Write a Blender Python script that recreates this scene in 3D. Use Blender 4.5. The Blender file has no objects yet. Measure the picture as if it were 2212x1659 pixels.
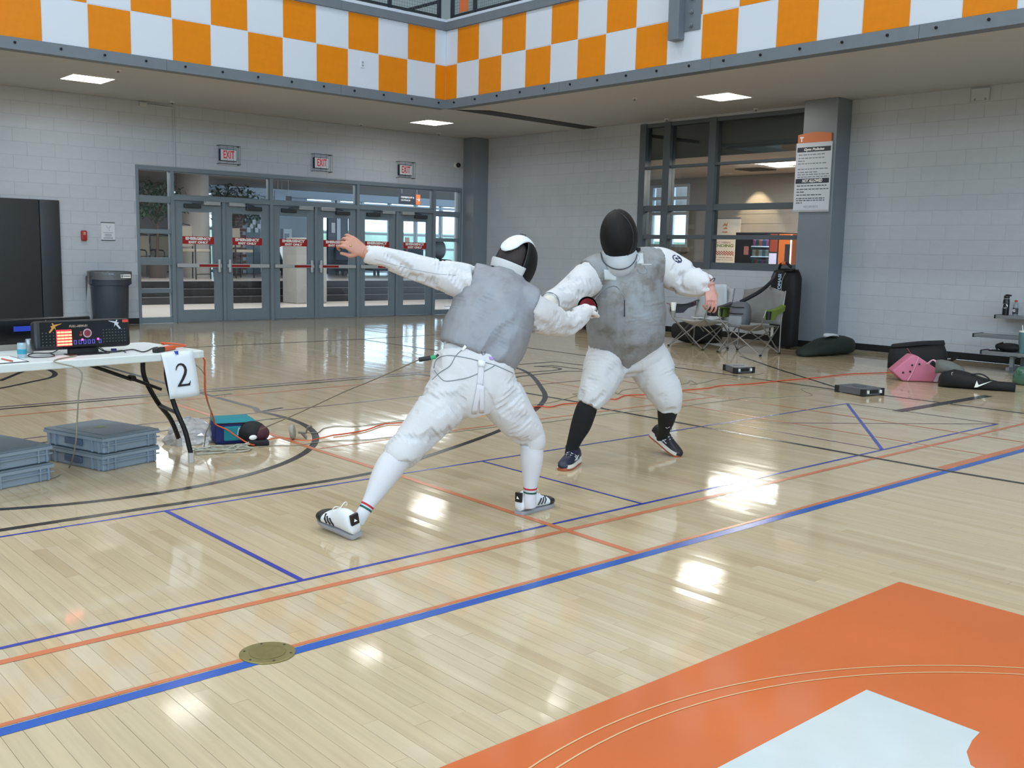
import bpy, bmesh, math, random
import numpy as np
from mathutils import Vector, Matrix, noise
random.seed(7)
SC = bpy.context.scene
COL = SC.collection
PI = math.pi

# ------------------------------------------------------------------ camera (solved from the photo, 2212 x 1659)
FPX, YAW, PITCH, ROLL, CAMH = 2165.0, 0.7255, -0.1316, 0.02187, 1.346
CX, CY = 1106.0, 829.5
_f = np.array([math.sin(YAW)*math.cos(PITCH), math.cos(YAW)*math.cos(PITCH), math.sin(PITCH)])
_r = np.cross(_f, [0, 0, 1]); _r /= np.linalg.norm(_r)
_u = np.cross(_r, _f)
RGT = math.cos(ROLL)*_r + math.sin(ROLL)*_u
UPV = -math.sin(ROLL)*_r + math.cos(ROLL)*_u
FWD = _f
CAMP = np.array([0.0, 0.0, CAMH])
cam_d = bpy.data.cameras.new('camera')
cam = bpy.data.objects.new('camera', cam_d)
COL.objects.link(cam)
cam_d.sensor_width = 36.0
cam_d.lens = FPX/2212.0*36.0
cam_d.clip_start = 0.05
cam_d.clip_end = 200
cam.matrix_world = Matrix(((RGT[0], UPV[0], -FWD[0], 0), (RGT[1], UPV[1], -FWD[1], 0), (RGT[2], UPV[2], -FWD[2], CAMH), (0, 0, 0, 1)))
SC.camera = cam
SC.view_settings.view_transform = 'Standard'
SC.view_settings.look = 'None'
SC.view_settings.gamma = 1.0
SC.view_settings.use_curve_mapping = False
SC.view_settings.exposure = 0.12
SC.cycles.max_bounces = 4
SC.cycles.diffuse_bounces = 3
SC.cycles.glossy_bounces = 2
SC.cycles.transmission_bounces = 2
SC.cycles.transparent_max_bounces = 8
SC.cycles.adaptive_threshold = 0.04
SC.cycles.caustics_reflective = False
SC.cycles.caustics_refractive = False

def ray(px, py):
    return RGT*((px-CX)/FPX) - UPV*((py-CY)/FPX) + FWD
def at(px, py, axis, val):
    d = ray(px, py); i = 'xyz'.index(axis)
    return Vector(CAMP + d*((val-CAMP[i])/d[i]))
def fl(px, py, z=0.0):
    return at(px, py, 'z', z)
def pd(px, py, depth):
    return Vector(CAMP + ray(px, py)*depth)

# ------------------------------------------------------------------ world and large lights
wd = bpy.data.worlds.new('world'); SC.world = wd
wd.use_nodes = True
bgn = wd.node_tree.nodes['Background']
bgn.inputs[0].default_value = (0.62, 0.80, 1.0, 1)
bgn.inputs[1].default_value = 4.0
def area(name, loc, sx, sy, power, color=(1, 1, 1), rot=(0, 0, 0)):
    l = bpy.data.lights.new(name, 'AREA'); l.shape = 'RECTANGLE'; l.size = sx; l.size_y = sy; l.energy = power; l.color = color
    o = bpy.data.objects.new(name, l); COL.objects.link(o); o.location = loc; o.rotation_euler = rot
    return o
HALL = (0.90, 0.955, 1.0)
for gx in (-8.0, -3.0, 2.0, 7.0):
    for gy in (-8.0, -3.0, 2.0, 7.0, 11.0):
        area('high_bay_light', (gx, gy, 8.9), 0.7, 1.3, 92, HALL)
for gx in (-10.0, -5.0, 0.0, 5.0):
    area('front_daylight_fill', (gx, -15.85, 6.2), 4.0, 2.6, 460, (0.50, 0.76, 1.0), (PI/2, 0, 0))  # unseen area lamps added as bluish window light on the door wall
for gy in (-9.0, -3.0, 3.0):
    area('left_daylight_fill', (-13.85, gy, 6.2), 2.6, 4.0, 280, (0.66, 0.85, 1.0), (0, -PI/2, 0))  # unseen lamps added as side daylight to lift the window wall
for gx in (-4, 0.5, 5, 10):
    area('lobby_fill_light', (gx+4, 19.9, 3.1), 3.6, 4.6, 270, (0.96, 0.98, 1.0))  # oversized out-of-view panels, added to brighten the lobby
area('vending_room_light', (15.6, 11.0, 3.0), 0.9, 0.9, 150, (1.0, 0.93, 0.84))

# ------------------------------------------------------------------ materials
def lin(h):
    if isinstance(h, str):
        h = h.lstrip('#'); c = [int(h[i:i+2], 16)/255 for i in (0, 2, 4)]
    else:
        c = [v/255 for v in h]
    return tuple(v/12.92 if v <= .04045 else ((v+.055)/1.055)**2.4 for v in c) + (1,)
MATS = {}
def mat(name, col, rough=0.5, metal=0.0, var=0.0, vscale=8.0, bump=0.0, bscale=60.0, emit=0.0, coat=0.0, spec=0.5, stretch=None, sheen=0.0):
    if name in MATS: return MATS[name]
    m = bpy.data.materials.new(name); m.use_nodes = True
    nt = m.node_tree; p = nt.nodes['Principled BSDF']
    c = lin(col) if not (isinstance(col, tuple) and len(col) == 4) else col
    p.inputs['Base Color'].default_value = c
    p.inputs['Roughness'].default_value = rough
    p.inputs['Metallic'].default_value = metal
    p.inputs['Specular IOR Level'].default_value = spec
    p.inputs['Coat Weight'].default_value = coat
    p.inputs['Sheen Weight'].default_value = sheen
    if emit:
        p.inputs['Emission Color'].default_value = c; p.inputs['Emission Strength'].default_value = emit
    tc = None
    if var or bump:
        tc = nt.nodes.new('ShaderNodeTexCoord'); mp = nt.nodes.new('ShaderNodeMapping')
        nt.links.new(tc.outputs['Object'], mp.inputs['Vector'])
        if stretch: mp.inputs['Scale'].default_value = stretch
    if var:
        n = nt.nodes.new('ShaderNodeTexNoise'); n.inputs['Scale'].default_value = vscale; n.inputs['Detail'].default_value = 5
        nt.links.new(mp.outputs[0], n.inputs['Vector'])
        mr = nt.nodes.new('ShaderNodeMapRange'); mr.inputs[1].default_value = .3; mr.inputs[2].default_value = .7
        mr.inputs[3].default_value = 1-var; mr.inputs[4].default_value = 1+var*.6
        nt.links.new(n.outputs[0], mr.inputs[0])
        vm = nt.nodes.new('ShaderNodeVectorMath'); vm.operation = 'SCALE'; vm.inputs[0].default_value = c[:3]
        nt.links.new(mr.outputs[0], vm.inputs['Scale']); nt.links.new(vm.outputs[0], p.inputs['Base Color'])
    if bump:
        n = nt.nodes.new('ShaderNodeTexNoise'); n.inputs['Scale'].default_value = bscale; n.inputs['Detail'].default_value = 4
        nt.links.new(mp.outputs[0], n.inputs['Vector'])
        b = nt.nodes.new('ShaderNodeBump'); b.inputs['Strength'].default_value = bump; b.inputs['Distance'].default_value = .01
        nt.links.new(n.outputs[0], b.inputs['Height']); nt.links.new(b.outputs[0], p.inputs['Normal'])
    MATS[name] = m
    return m
def glass_mat(name, tint=(0.93, 0.97, 0.98), refl=1.45, haze=0.0):
    if name in MATS: return MATS[name]
    m = bpy.data.materials.new(name); m.use_nodes = True; nt = m.node_tree
    for n in list(nt.nodes):
        if n.type != 'OUTPUT_MATERIAL': nt.nodes.remove(n)
    out = nt.nodes['Material Output']
    tr = nt.nodes.new('ShaderNodeBsdfTransparent'); tr.inputs[0].default_value = tint + (1,)
    gl = nt.nodes.new('ShaderNodeBsdfGlossy'); gl.inputs['Roughness'].default_value = .02
    fr = nt.nodes.new('ShaderNodeFresnel'); fr.inputs[0].default_value = refl
    mx = nt.nodes.new('ShaderNodeMixShader')
    nt.links.new(fr.outputs[0], mx.inputs[0]); nt.links.new(tr.outputs[0], mx.inputs[1]); nt.links.new(gl.outputs[0], mx.inputs[2])
    last = mx
    if haze:
        df = nt.nodes.new('ShaderNodeBsdfDiffuse'); df.inputs[0].default_value = (.9, .9, .92, 1)
        m2 = nt.nodes.new('ShaderNodeMixShader'); m2.inputs[0].default_value = haze
        nt.links.new(mx.outputs[0], m2.inputs[1]); nt.links.new(df.outputs[0], m2.inputs[2]); last = m2
    nt.links.new(last.outputs[0], out.inputs[0])
    MATS[name] = m
    return m

# ------------------------------------------------------------------ object helpers
def ident():
    return Matrix.Identity(4)
def thing(name, label, cat, loc=(0, 0, 0), rotz=0.0, group=None, kind=None):
    o = bpy.data.objects.new(name, None); COL.objects.link(o)
    o.location = loc; o.rotation_euler = (0, 0, rotz)
    o.empty_display_size = .1
    tag(o, label, cat, group, kind)
    return o
def tag(o, label=None, cat=None, group=None, kind=None):
    if label: o['label'] = label
    if cat: o['category'] = cat
    if group: o['group'] = group
    if kind: o['kind'] = kind
    return o
def wmat(o):
    m = Matrix.Translation(o.location) @ Matrix.Rotation(o.rotation_euler.z, 4, 'Z') if o.type == 'EMPTY' else Matrix.Translation(o.location)
    return (wmat(o.parent) @ m) if o.parent else m
def to_linked(name, me, mt, parent=None, world=True, recentre=True):
    """me: mesh in world coordinates (world) or in the parent's own (not world)."""
    if mt is not None and not me.materials:
        for q in (mt if isinstance(mt, (list, tuple)) else [mt]): me.materials.append(q)
    o = bpy.data.objects.new(name, me); COL.objects.link(o)
    if parent is not None:
        if world:
            me.transform(wmat(parent).inverted())
        o.parent = parent
    elif recentre and len(me.vertices):
        co = np.empty(len(me.vertices)*3); me.vertices.foreach_get('co', co); co = co.reshape(-1, 3)
        lo, hi = co.min(0), co.max(0)
        c = Vector(((lo[0]+hi[0])/2, (lo[1]+hi[1])/2, lo[2]))
        me.transform(Matrix.Translation(-c)); o.location = c
    return o
def frame_from(d, up=(0, 0, 1)):
    d = Vector(d).normalized(); up = Vector(up)
    if abs(d.dot(up)) > .98: up = Vector((0, 1, 0)) if abs(d.y) < .9 else Vector((1, 0, 0))
    a = d.cross(up).normalized(); b = a.cross(d).normalized()
    return a, b, d
def smooth_pts(pts, n=8):
    """Catmull-Rom through tuples of any length."""
    P = [np.array(p, float) for p in pts]
    if len(P) < 3: return [tuple(P[0]+(P[-1]-P[0])*i/n) for i in range(n+1)]
    out = []
    Q = [2*P[0]-P[1]] + P + [2*P[-1]-P[-2]]
    for i in range(1, len(Q)-2):
        for k in range(n):
            t = k/n
            a, b, c, d = Q[i-1], Q[i], Q[i+1], Q[i+2]
            out.append(tuple(.5*((2*b)+(-a+c)*t+(2*a-5*b+4*c-d)*t*t+(-a+3*b-3*c+d)*t**3)))
    out.append(tuple(P[-1]))
    return out
class MB:
    """collects geometry; build() makes ONE mesh object"""
    def __init__(s): s.v = []; s.f = []; s.mi = []; s.cur = 0
    def add(s, vs, fs, M=None):
        b = len(s.v)
        s.v += [tuple(M @ Vector(v)) for v in vs] if M is not None else [tuple(v) for v in vs]
        s.f += [tuple(i+b for i in f) for f in fs]; s.mi += [s.cur]*len(fs)
        return s
    def box(s, a, b, M=None):
        (x0, y0, z0), (x1, y1, z1) = a, b
        x0, x1 = min(x0, x1), max(x0, x1); y0, y1 = min(y0, y1), max(y0, y1); z0, z1 = min(z0, z1), max(z0, z1)
        return s.add([(x0, y0, z0), (x1, y0, z0), (x1, y1, z0), (x0, y1, z0), (x0, y0, z1), (x1, y0, z1), (x1, y1, z1), (x0, y1, z1)],
                     [(0, 3, 2, 1), (4, 5, 6, 7), (0, 1, 5, 4), (1, 2, 6, 5), (2, 3, 7, 6), (3, 0, 4, 7)], M)
    def cbox(s, c, d, M=None):
        return s.box([c[i]-d[i]/2 for i in range(3)], [c[i]+d[i]/2 for i in range(3)], M)
    def bar(s, p, q, w, h, up=(0, 0, 1)):
        p, q = Vector(p), Vector(q); a, b, d = frame_from(q-p, up)
        vs = []
        for e in (p, q):
            for i, j in ((-1, -1), (1, -1), (1, 1), (-1, 1)): vs.append(e+a*(i*w/2)+b*(j*h/2))
        return s.add(vs, [(0, 1, 2, 3), (7, 6, 5, 4), (0, 4, 5, 1), (1, 5, 6, 2), (2, 6, 7, 3), (3, 7, 4, 0)])
    def tube(s, pts, r, n=8, caps=True, closed=False):
        pts = [Vector(p) for p in pts]; m = len(pts)
        rr = r if isinstance(r, (list, tuple)) else [r]*m
        b0 = len(s.v); prev = None
        vs = []; fs = []
        for i, p in enumerate(pts):
            if closed: t = pts[(i+1) % m]-pts[i-1]
            else: t = pts[min(i+1, m-1)]-pts[max(i-1, 0)]
            if t.length < 1e-9: t = Vector((0, 0, 1))
            t.normalize()
            if prev is None: a, b, _ = frame_from(t)
            else:
                a = prev - t*prev.dot(t)
                if a.length < 1e-6: a, b, _ = frame_from(t)
                a.normalize(); b = a.cross(t)
            prev = a
            for k in range(n):
                th = 2*PI*k/n
                vs.append(p + (a*math.cos(th)+b*math.sin(th))*rr[i])
        for i in range(m if closed else m-1):
            j = (i+1) % m
            for k in range(n):
                l = (k+1) % n
                fs.append((i*n+k, j*n+k, j*n+l, i*n+l))
        if caps and not closed:
            fs.append(tuple(range(n))); fs.append(tuple((m-1)*n+k for k in reversed(range(n))))
        return s.add(vs, fs)
    def lathe(s, prof, c=(0, 0, 0), n=24, M=None, caps=True):
        """prof: list of (r, z)"""
        vs = []; fs = []
        for r, z in prof:
            for k in range(n):
                th = 2*PI*k/n; vs.append((c[0]+r*math.cos(th), c[1]+r*math.sin(th), c[2]+z))
        for i in range(len(prof)-1):
            for k in range(n):
                l = (k+1) % n; fs.append((i*n+k, i*n+l, (i+1)*n+l, (i+1)*n+k))
        if caps:
            fs.append(tuple(reversed(range(n)))); fs.append(tuple((len(prof)-1)*n+k for k in range(n)))
        return s.add(vs, fs, M)
    def prism(s, poly, h0, h1, M=None):
        """poly in xy, extruded from z=h0 to h1; M places it"""
        n = len(poly)
        vs = [(x, y, h0) for x, y in poly]+[(x, y, h1) for x, y in poly]
        fs = [tuple(reversed(range(n))), tuple(range(n, 2*n))]+[(i, (i+1) % n, n+(i+1) % n, n+i) for i in range(n)]
        return s.add(vs, fs, M)
    def ell(s, c, r, n=16, m=10, M=None):
        vs = []; fs = []
        for i in range(m+1):
            ph = PI*i/m
            for k in range(n):
                th = 2*PI*k/n
                vs.append((c[0]+r[0]*math.sin(ph)*math.cos(th), c[1]+r[1]*math.sin(ph)*math.sin(th), c[2]-r[2]*math.cos(ph)))
        for i in range(m):
            for k in range(n):
                l = (k+1) % n; fs.append((i*n+k, i*n+l, (i+1)*n+l, (i+1)*n+k))
        return s.add(vs, fs, M)
    def rings(s, rings, caps=True):
        n = len(rings[0]); vs = [p for r in rings for p in r]; fs = []
        for i in range(len(rings)-1):
            for k in range(n):
                l = (k+1) % n; fs.append((i*n+k, i*n+l, (i+1)*n+l, (i+1)*n+k))
        if caps:
            fs.append(tuple(reversed(range(n)))); fs.append(tuple((len(rings)-1)*n+k for k in range(n)))
        return s.add(vs, fs)
    def quad(s, a, b, c, d): return s.add([a, b, c, d], [(0, 1, 2, 3)])
    def mesh(s, name, bevel=0.0, segs=2, smooth=False, subdiv=0, weld=0.0):
        me = bpy.data.meshes.new(name); me.from_pydata(s.v, [], s.f)
        if any(s.mi): me.polygons.foreach_set('material_index', s.mi)
        bm = bmesh.new(); bm.from_mesh(me)
        if weld: bmesh.ops.remove_doubles(bm, verts=bm.verts, dist=weld)
        bmesh.ops.recalc_face_normals(bm, faces=bm.faces)
        if bevel:
            ed = [e for e in bm.edges if len(e.link_faces) == 2 and e.calc_face_angle(0) > .5]
            bmesh.ops.bevel(bm, geom=ed, offset=bevel, segments=segs, profile=.5, affect='EDGES', clamp_overlap=True)
        bm.to_mesh(me); bm.free()
        if smooth:
            me.polygons.foreach_set('use_smooth', [True]*len(me.polygons))
            if smooth != 'all': 
                try: me.set_sharp_from_angle(angle=.8)
                except Exception: pass
        return me
    def build(s, name, mt, parent=None, bevel=0.0, segs=2, smooth=False, world=True, weld=0.0):
        return to_linked(name, s.mesh(name, bevel, segs, smooth, weld=weld), mt, parent, world)
def box(name, a, b, mt, parent=None, bevel=0.0, world=True, **k):
    return MB().box(a, b).build(name, mt, parent, bevel=bevel, world=world, **k)
def struct(o, label=None):
    o['kind'] = 'structure'
    if label: o['label'] = label
    return o
def place(M):  # helper: axes matrix from columns
    return M
def axes(o, x, y, z=None):
    x = Vector(x).normalized(); y = Vector(y); y = (y-x*y.dot(x)).normalized(); z = x.cross(y) if z is None else Vector(z)
    return Matrix(((x.x, y.x, z.x, o[0]), (x.y, y.y, z.y, o[1]), (x.z, y.z, z.z, o[2]), (0, 0, 0, 1)))
def text(name, s, size, mt, M, parent=None, width=None, align='CENTER', ext=.0006, shear=0.0, world=True, bold=0.0, height=None):
    """lettering as flat relief; M maps the text plane (x right, y up, z out)"""
    cu = bpy.data.curves.new(name, 'FONT'); cu.body = s; cu.size = size; cu.align_x = align; cu.align_y = 'CENTER'
    cu.extrude = ext; cu.shear = shear; cu.offset = bold; cu.resolution_u = 3
    o = bpy.data.objects.new(name, cu); COL.objects.link(o)
    dg = bpy.context.evaluated_depsgraph_get(); dg.update()
    me = bpy.data.meshes.new_from_object(o.evaluated_get(dg))
    bpy.data.objects.remove(o); bpy.data.curves.remove(cu)
    me.materials.clear()
    if len(me.vertices) == 0: return None
    co = np.empty(len(me.vertices)*3); me.vertices.foreach_get('co', co); co = co.reshape(-1, 3)
    if width:
        w = co[:, 0].max()-co[:, 0].min(); k = width/w
        me.transform(Matrix.Diagonal((k, k if height is None else height/(co[:, 1].max()-co[:, 1].min()), 1, 1)))
    me.transform(M)
    return to_linked(name, me, mt, parent, world)
def copy_tree(o, parent=None):
    c = o.copy(); COL.objects.link(c); c.parent = parent
    for ch in [q for q in bpy.data.objects if q.parent == o]: copy_tree(ch, c)
    return c
# ================================================================== THE HALL
D, W, SOF = 16.75, 13.75, 3.66        # door wall plane, window wall plane, soffit height
BX, BY = 10.04, 13.07                 # balcony faces

def wood_mat():
    m = bpy.data.materials.new('maple_floor'); m.use_nodes = True; nt = m.node_tree; p = nt.nodes['Principled BSDF']
    N = nt.nodes.new; L = nt.links.new
    geo = N('ShaderNodeNewGeometry'); oi = N('ShaderNodeObjectInfo')
    ad = N('ShaderNodeMath'); ad.operation = 'ADD'; L(geo.outputs['Random Per Island'], ad.inputs[0]); L(oi.outputs['Random'], ad.inputs[1])
    fr = N('ShaderNodeMath'); fr.operation = 'FRACT'; L(ad.outputs[0], fr.inputs[0])
    ramp = N('ShaderNodeValToRGB'); L(fr.outputs[0], ramp.inputs[0])
    e = ramp.color_ramp.elements
    e[0].position = 0; e[0].color = lin('#bda887')
    e[1].position = 1; e[1].color = lin('#cab798')
    for pos, c in ((.12, '#c3b08f'), (.35, '#c9b696'), (.6, '#c5b191'), (.8, '#ccba9c'), (.93, '#c0ac8a')):
        q = ramp.color_ramp.elements.new(pos); q.color = lin(c)
    mp = N('ShaderNodeMapping'); mp.inputs['Scale'].default_value = (38, 1.6, 38); L(geo.outputs['Position'], mp.inputs['Vector'])
    cmb = N('ShaderNodeVectorMath'); cmb.operation = 'ADD'
    sc = N('ShaderNodeVectorMath'); sc.operation = 'SCALE'; sc.inputs[0].default_value = (13, 31, 7); L(fr.outputs[0], sc.inputs['Scale'])
    L(mp.outputs[0], cmb.inputs[0]); L(sc.outputs[0], cmb.inputs[1])
    n = N('ShaderNodeTexNoise'); n.inputs['Scale'].default_value = 1.0; n.inputs['Detail'].default_value = 6; n.inputs['Roughness'].default_value = .6
    L(cmb.outputs[0], n.inputs['Vector'])
    mr = N('ShaderNodeMapRange'); mr.inputs[1].default_value = .3; mr.inputs[2].default_value = .75; mr.inputs[3].default_value = .9; mr.inputs[4].default_value = 1.06
    L(n.outputs[0], mr.inputs[0])
    vm = N('ShaderNodeVectorMath'); vm.operation = 'SCALE'; L(ramp.outputs[0], vm.inputs[0]); L(mr.outputs[0], vm.inputs['Scale'])
    L(vm.outputs[0], p.inputs['Base Color'])
    n2 = N('ShaderNodeTexNoise'); n2.inputs['Scale'].default_value = 1.3; n2.inputs['Detail'].default_value = 3; L(geo.outputs['Position'], n2.inputs['Vector'])
    r = N('ShaderNodeMapRange'); r.inputs[3].default_value = .045; r.inputs[4].default_value = .11; L(n2.outputs[0], r.inputs[0]); L(r.outputs[0], p.inputs['Roughness'])
    b = N('ShaderNodeBump'); b.inputs['Strength'].default_value = .16; b.inputs['Distance'].default_value = .002
    n3 = N('ShaderNodeTexNoise'); n3.inputs['Scale'].default_value = 9; n3.inputs['Detail'].default_value = 2
    mp3 = N('ShaderNodeMapping'); mp3.inputs['Scale'].default_value = (1.0, .35, 1); L(geo.outputs['Position'], mp3.inputs['Vector']); L(mp3.outputs[0], n3.inputs['Vector'])
    L(n3.outputs[0], b.inputs['Height']); L(b.outputs[0], p.inputs['Normal'])
    p.inputs['Specular IOR Level'].default_value = .55
    return m
M_WOOD = wood_mat()
M_GAP = mat('floor_gap', '#54432b', .5)
M_WALL = mat('painted_block', '#c0c5cd', .55, var=.04, vscale=2.5, bump=.25, bscale=140)
M_MORT = mat('painted_mortar', '#b4b9c1', .7)
M_SOF = mat('soffit_paint', '#c2c1c1', .6, var=.02)
M_WHITE = mat('white_paint', '#c9d1dd', .4, bump=.06, bscale=90)
M_ORANGE = mat('orange_paint', '#d67f10', .35, spec=.2, var=.05, vscale=6, bump=.08, bscale=90)
M_GREY = mat('grey_steel_paint', '#68717a', .45, var=.04, bump=.05)
M_FRAME = mat('grey_door_paint', '#79858e', .4, var=.03)
M_BLACK = mat('black_rubber', '#0d0d0f', .55)

floor = box('floor', (-14, -16, -.12), (W, D, -.0035), M_GAP)
struct(floor, 'pale maple sports floor with painted court lines')
PW = .05715
unit = MB().add([(-.5, -.5, 0), (.5, -.5, 0), (.5, .5, 0), (-.5, .5, 0), (-.5, -.5, -.0034), (.5, -.5, -.0034), (.5, .5, -.0034), (-.5, .5, -.0034)],
                [(0, 1, 2, 3), (0, 4, 5, 1), (1, 5, 6, 2), (2, 6, 7, 3), (3, 7, 4, 0)]).mesh('plank')
unit.materials.append(M_WOOD)
pl = []
rp = random.Random(3)
x = -1.2
while x < W-.02:
    y = -.6 - rp.random()*1.5
    w = min(PW, W-.02-x)
    while y < D-.02:
        L_ = rp.uniform(.45, 1.9); y1 = min(y+L_, D-.02)
        if y1 > .2 and y1-y > .02:
            pl.append((x+w/2, (max(y, .0)+y1)/2, w-.0011, y1-max(y, .0)-.0011, rp.gauss(0, .0042), rp.gauss(0, .0004)))
        y = y1
    x += PW
def inview(px_, py_):
    v = np.array([px_, py_, 0])-CAMP; d = v@FWD
    if d < .3: return False
    u = v@RGT/d*FPX+CX; q = CY-v@UPV/d*FPX
    return -30 < u < 2242 and -30 < q < 1680
order = sorted(range(len(pl)), key=lambda i: (0 if inview(pl[i][0], pl[i][1]) or inview(pl[i][0], pl[i][1]+pl[i][3]/2) else 1, pl[i][0]**2+pl[i][1]**2))
single = set(order[:300])
st = MB()
for i, (cx_, cy_, w, l, tx, ty) in enumerate(pl):
    if i in single:
        o = bpy.data.objects.new('plank', unit); COL.objects.link(o); o.parent = floor
        o.location = Vector((cx_, cy_, 0))-floor.location; o.scale = (w, l, 1); o.rotation_euler = (ty, tx, 0)
    else:
        hw, hl = w/2, l/2
        vs = [(cx_+a*hw, cy_+b*hl, -a*hw*tx+b*hl*ty) for a, b in ((-1, -1), (1, -1), (1, 1), (-1, 1))]
        st.add(vs+[(q[0], q[1], -.0034) for q in vs], [(0, 1, 2, 3), (0, 4, 5, 1), (1, 5, 6, 2), (2, 6, 7, 3), (3, 7, 4, 0)])
o = st.build('plank_field', M_WOOD, floor); o['kind'] = 'stuff'
box('plank_border', (-14, -16, -.003), (-1.21, D, -.0005), M_WOOD, floor)
box('plank_border', (-1.205, -16, -.003), (W, -.005, -.0005), M_WOOD, floor)

# ---- painted lines (0.4 mm proud of the boards)
P_BLUE = mat('line_blue', '#2b3aa0', .2); P_BLUE2 = mat('line_bright_blue', '#1d57b0', .2, var=.12, vscale=3)
P_OR = mat('line_orange', '#c9754e', .22, var=.08, vscale=5); P_BLK = mat('line_black', '#231d1a', .22)
P_PURP = mat('line_violet', '#5b4560', .25); P_OR2 = mat('paint_orange', '#cf6d3e', .12, var=.05, vscale=2.5); P_WH = mat('paint_white', '#c6d0d2', .12, var=.03)
P_TAN = mat('bare_line', '#d9b184', .25)
LN = [0]
def line(pts, w, mt, z=.0012):
    """strip of floor paint along floor points"""
    LN[0] += 1; z += LN[0]*1.5e-5
    P = [Vector((p[0], p[1], z)) for p in pts]
    vs = []; n = len(P)
    for i in range(n):
        a = (P[i]-P[i-1]).normalized() if i else (P[1]-P[0]).normalized()
        b = (P[i+1]-P[i]).normalized() if i < n-1 else a
        t = (a+b).normalized(); nrm = Vector((-t.y, t.x, 0)); k = 1/max(.5, t.dot(a))
        vs += [P[i]+nrm*w/2*k, P[i]-nrm*w/2*k]
    m = MB(); m.add(vs, [(2*i, 2*i+1, 2*i+3, 2*i+2) for i in range(n-1)])
    me = bpy.data.meshes.new('court_line'); me.from_pydata(m.v, [], m.f)
    if me.polygons[0].normal.z < 0: me.flip_normals()
    return to_linked('court_line', me, mt, floor)
def pline(px, w, mt, sm=0, z=.0012):
    p = [tuple(fl(*q))[:2] for q in px]
    return line(smooth_pts(p, sm) if sm else p, w, mt, z)
line([(-6, 2.875), (7.62, 2.875)], .05, P_BLUE2)
line([(-6, 2.918), (7.55, 2.918)], .022, P_OR)
line([(-6, 3.497), (8.55, 3.5)], .022, P_BLUE, .0012)
line([(-6, 3.378), (9.9, 3.372)], .037, P_OR)
pline([(2031, 1011), (2212, 964), (2400, 915)], .045, P_OR)
line([(-6, 4.872), (8.53, 4.866)], .02, P_BLUE, .0012)
line([(8.53, 4.866), (8.55, 3.5)], .018, P_PURP); line([(6.655, 4.866), (6.645, 3.5)], .018, P_PURP)
line([(6.655, 4.866), (8.55, 3.5)], .018, P_PURP, .0014); line([(8.515, 4.866), (6.645, 3.5)], .026, P_BLUE, .0016)
line([(1.985, 4.872), (1.985, 3.5)], .025, P_BLUE, .0014)
line([(4.07, 4.872), (4.07, 3.5)], .018, P_BLUE, .0014)
line([(3.4, 4.67), (3.36, 2.92)], .04, P_OR); pline([(366, 869), (461.5, 899.4), (568, 931.7), (685.6, 972.5), (900, 1038.7)], .04, P_OR)
pline([(690, 969), (839, 949.5), (964, 932), (1171, 905), (1418, 874), (1543, 857)], .022, P_OR)
pline([(1163, 821), (1252.8, 836.5), (1487, 877), (1700, 912.7), (2133, 983.3)], .022, P_OR)
pline([(1340, 822), (1475, 845.6), (1700, 879), (2212, 955.5)], .022, P_OR)
pline([(1130, 848), (1262, 871), (1304, 883), (1454, 911), (1860, 984.3), (2031, 1015), (2212, 1045), (2420, 1085)], .045, P_BLK, z=.0011)
pline([(1123, 749), (1266, 768.5), (1461.6, 794), (1799, 841), (1901, 853), (2212, 893), (2400, 918)], .045, P_BLK)
pline([(1599, 769.5), (1690.5, 800.8), (1810, 838)], .04, P_BLK)
pline([(1938, 888.6), (2135, 855)], .1, P_BLK)
line(smooth_pts([(-3, 5.0), (1.239, 4.985), (2.548, 4.965), (3.3, 4.99), (3.813, 5.17), (4.99, 5.70), (6.132, 6.495), (6.82, 7.25), (7.643, 8.432), (8.0, 9.6)], 8), .05, P_BLK, .0010)
line([(2.03+1.83*math.cos(t), 7.08+1.83*math.sin(t)) for t in np.linspace(-2.4, .2, 40)] + [(3.885, 7.6), (3.89, 9.2), (3.88, 11.9)], .05, P_BLK, .0010)
line([(.17, 7.6), (.17, 11.9)], .05, P_BLK)
pline([(-60, 884.5), (300, 854.6), (500, 837.5), (931, 802)], .04, P_PURP); pline([(-60, 889.5), (300, 858.5), (500, 842), (908, 808), (930, 812)], .045, P_BLK)
pline([(-60, 905.5), (336, 868.8), (500, 855), (926, 818)], .025, P_OR)
pline([(-60, 962), (306, 917), (564, 891), (760, 871), (906, 855), (1000, 847), (1258, 821.6)], .022, P_PURP)
pline([(-60, 973), (116, 953.5), (405, 925.6), (537, 910), (610, 903)], .03, P_BLK)
pline([(454, 856), (500, 851)], .04, P_BLK); pline([(566, 888.5), (610, 881)], .04, P_BLK)
pline([(250, 760), (420, 750), (779.5, 732.7), (959, 722), (1100, 714)], .05, P_BLK); pline([(779.5, 732.7), (934, 755.7), (1000, 766)], .05, P_BLK)
pline([(0, 822.7), (53, 801), (90, 786)], .05, P_BLK); pline([(-40, 843), (0, 839), (68, 825), (108.5, 816), (119, 808.5), (111, 801), (95, 797)], .05, P_BLK, 5)
for q in ([(1060, 793), (1106.6, 788.4), (1199.6, 781.4), (1266, 789.7), (1330, 798)], [(1154, 791.6), (1192, 789.7), (1262, 798.5), (1300, 804)],
          [(1100, 807.5), (1194, 800.4), (1209, 798.5), (1211, 796.5), (1195, 793), (1154, 791.6)], [(1105, 817.5), (1123.7, 813), (1224, 802), (1262, 801.7)], [(1340, 814), (1363, 811.8), (1420, 806)]):
    pline(q, .04, P_BLK)
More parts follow.
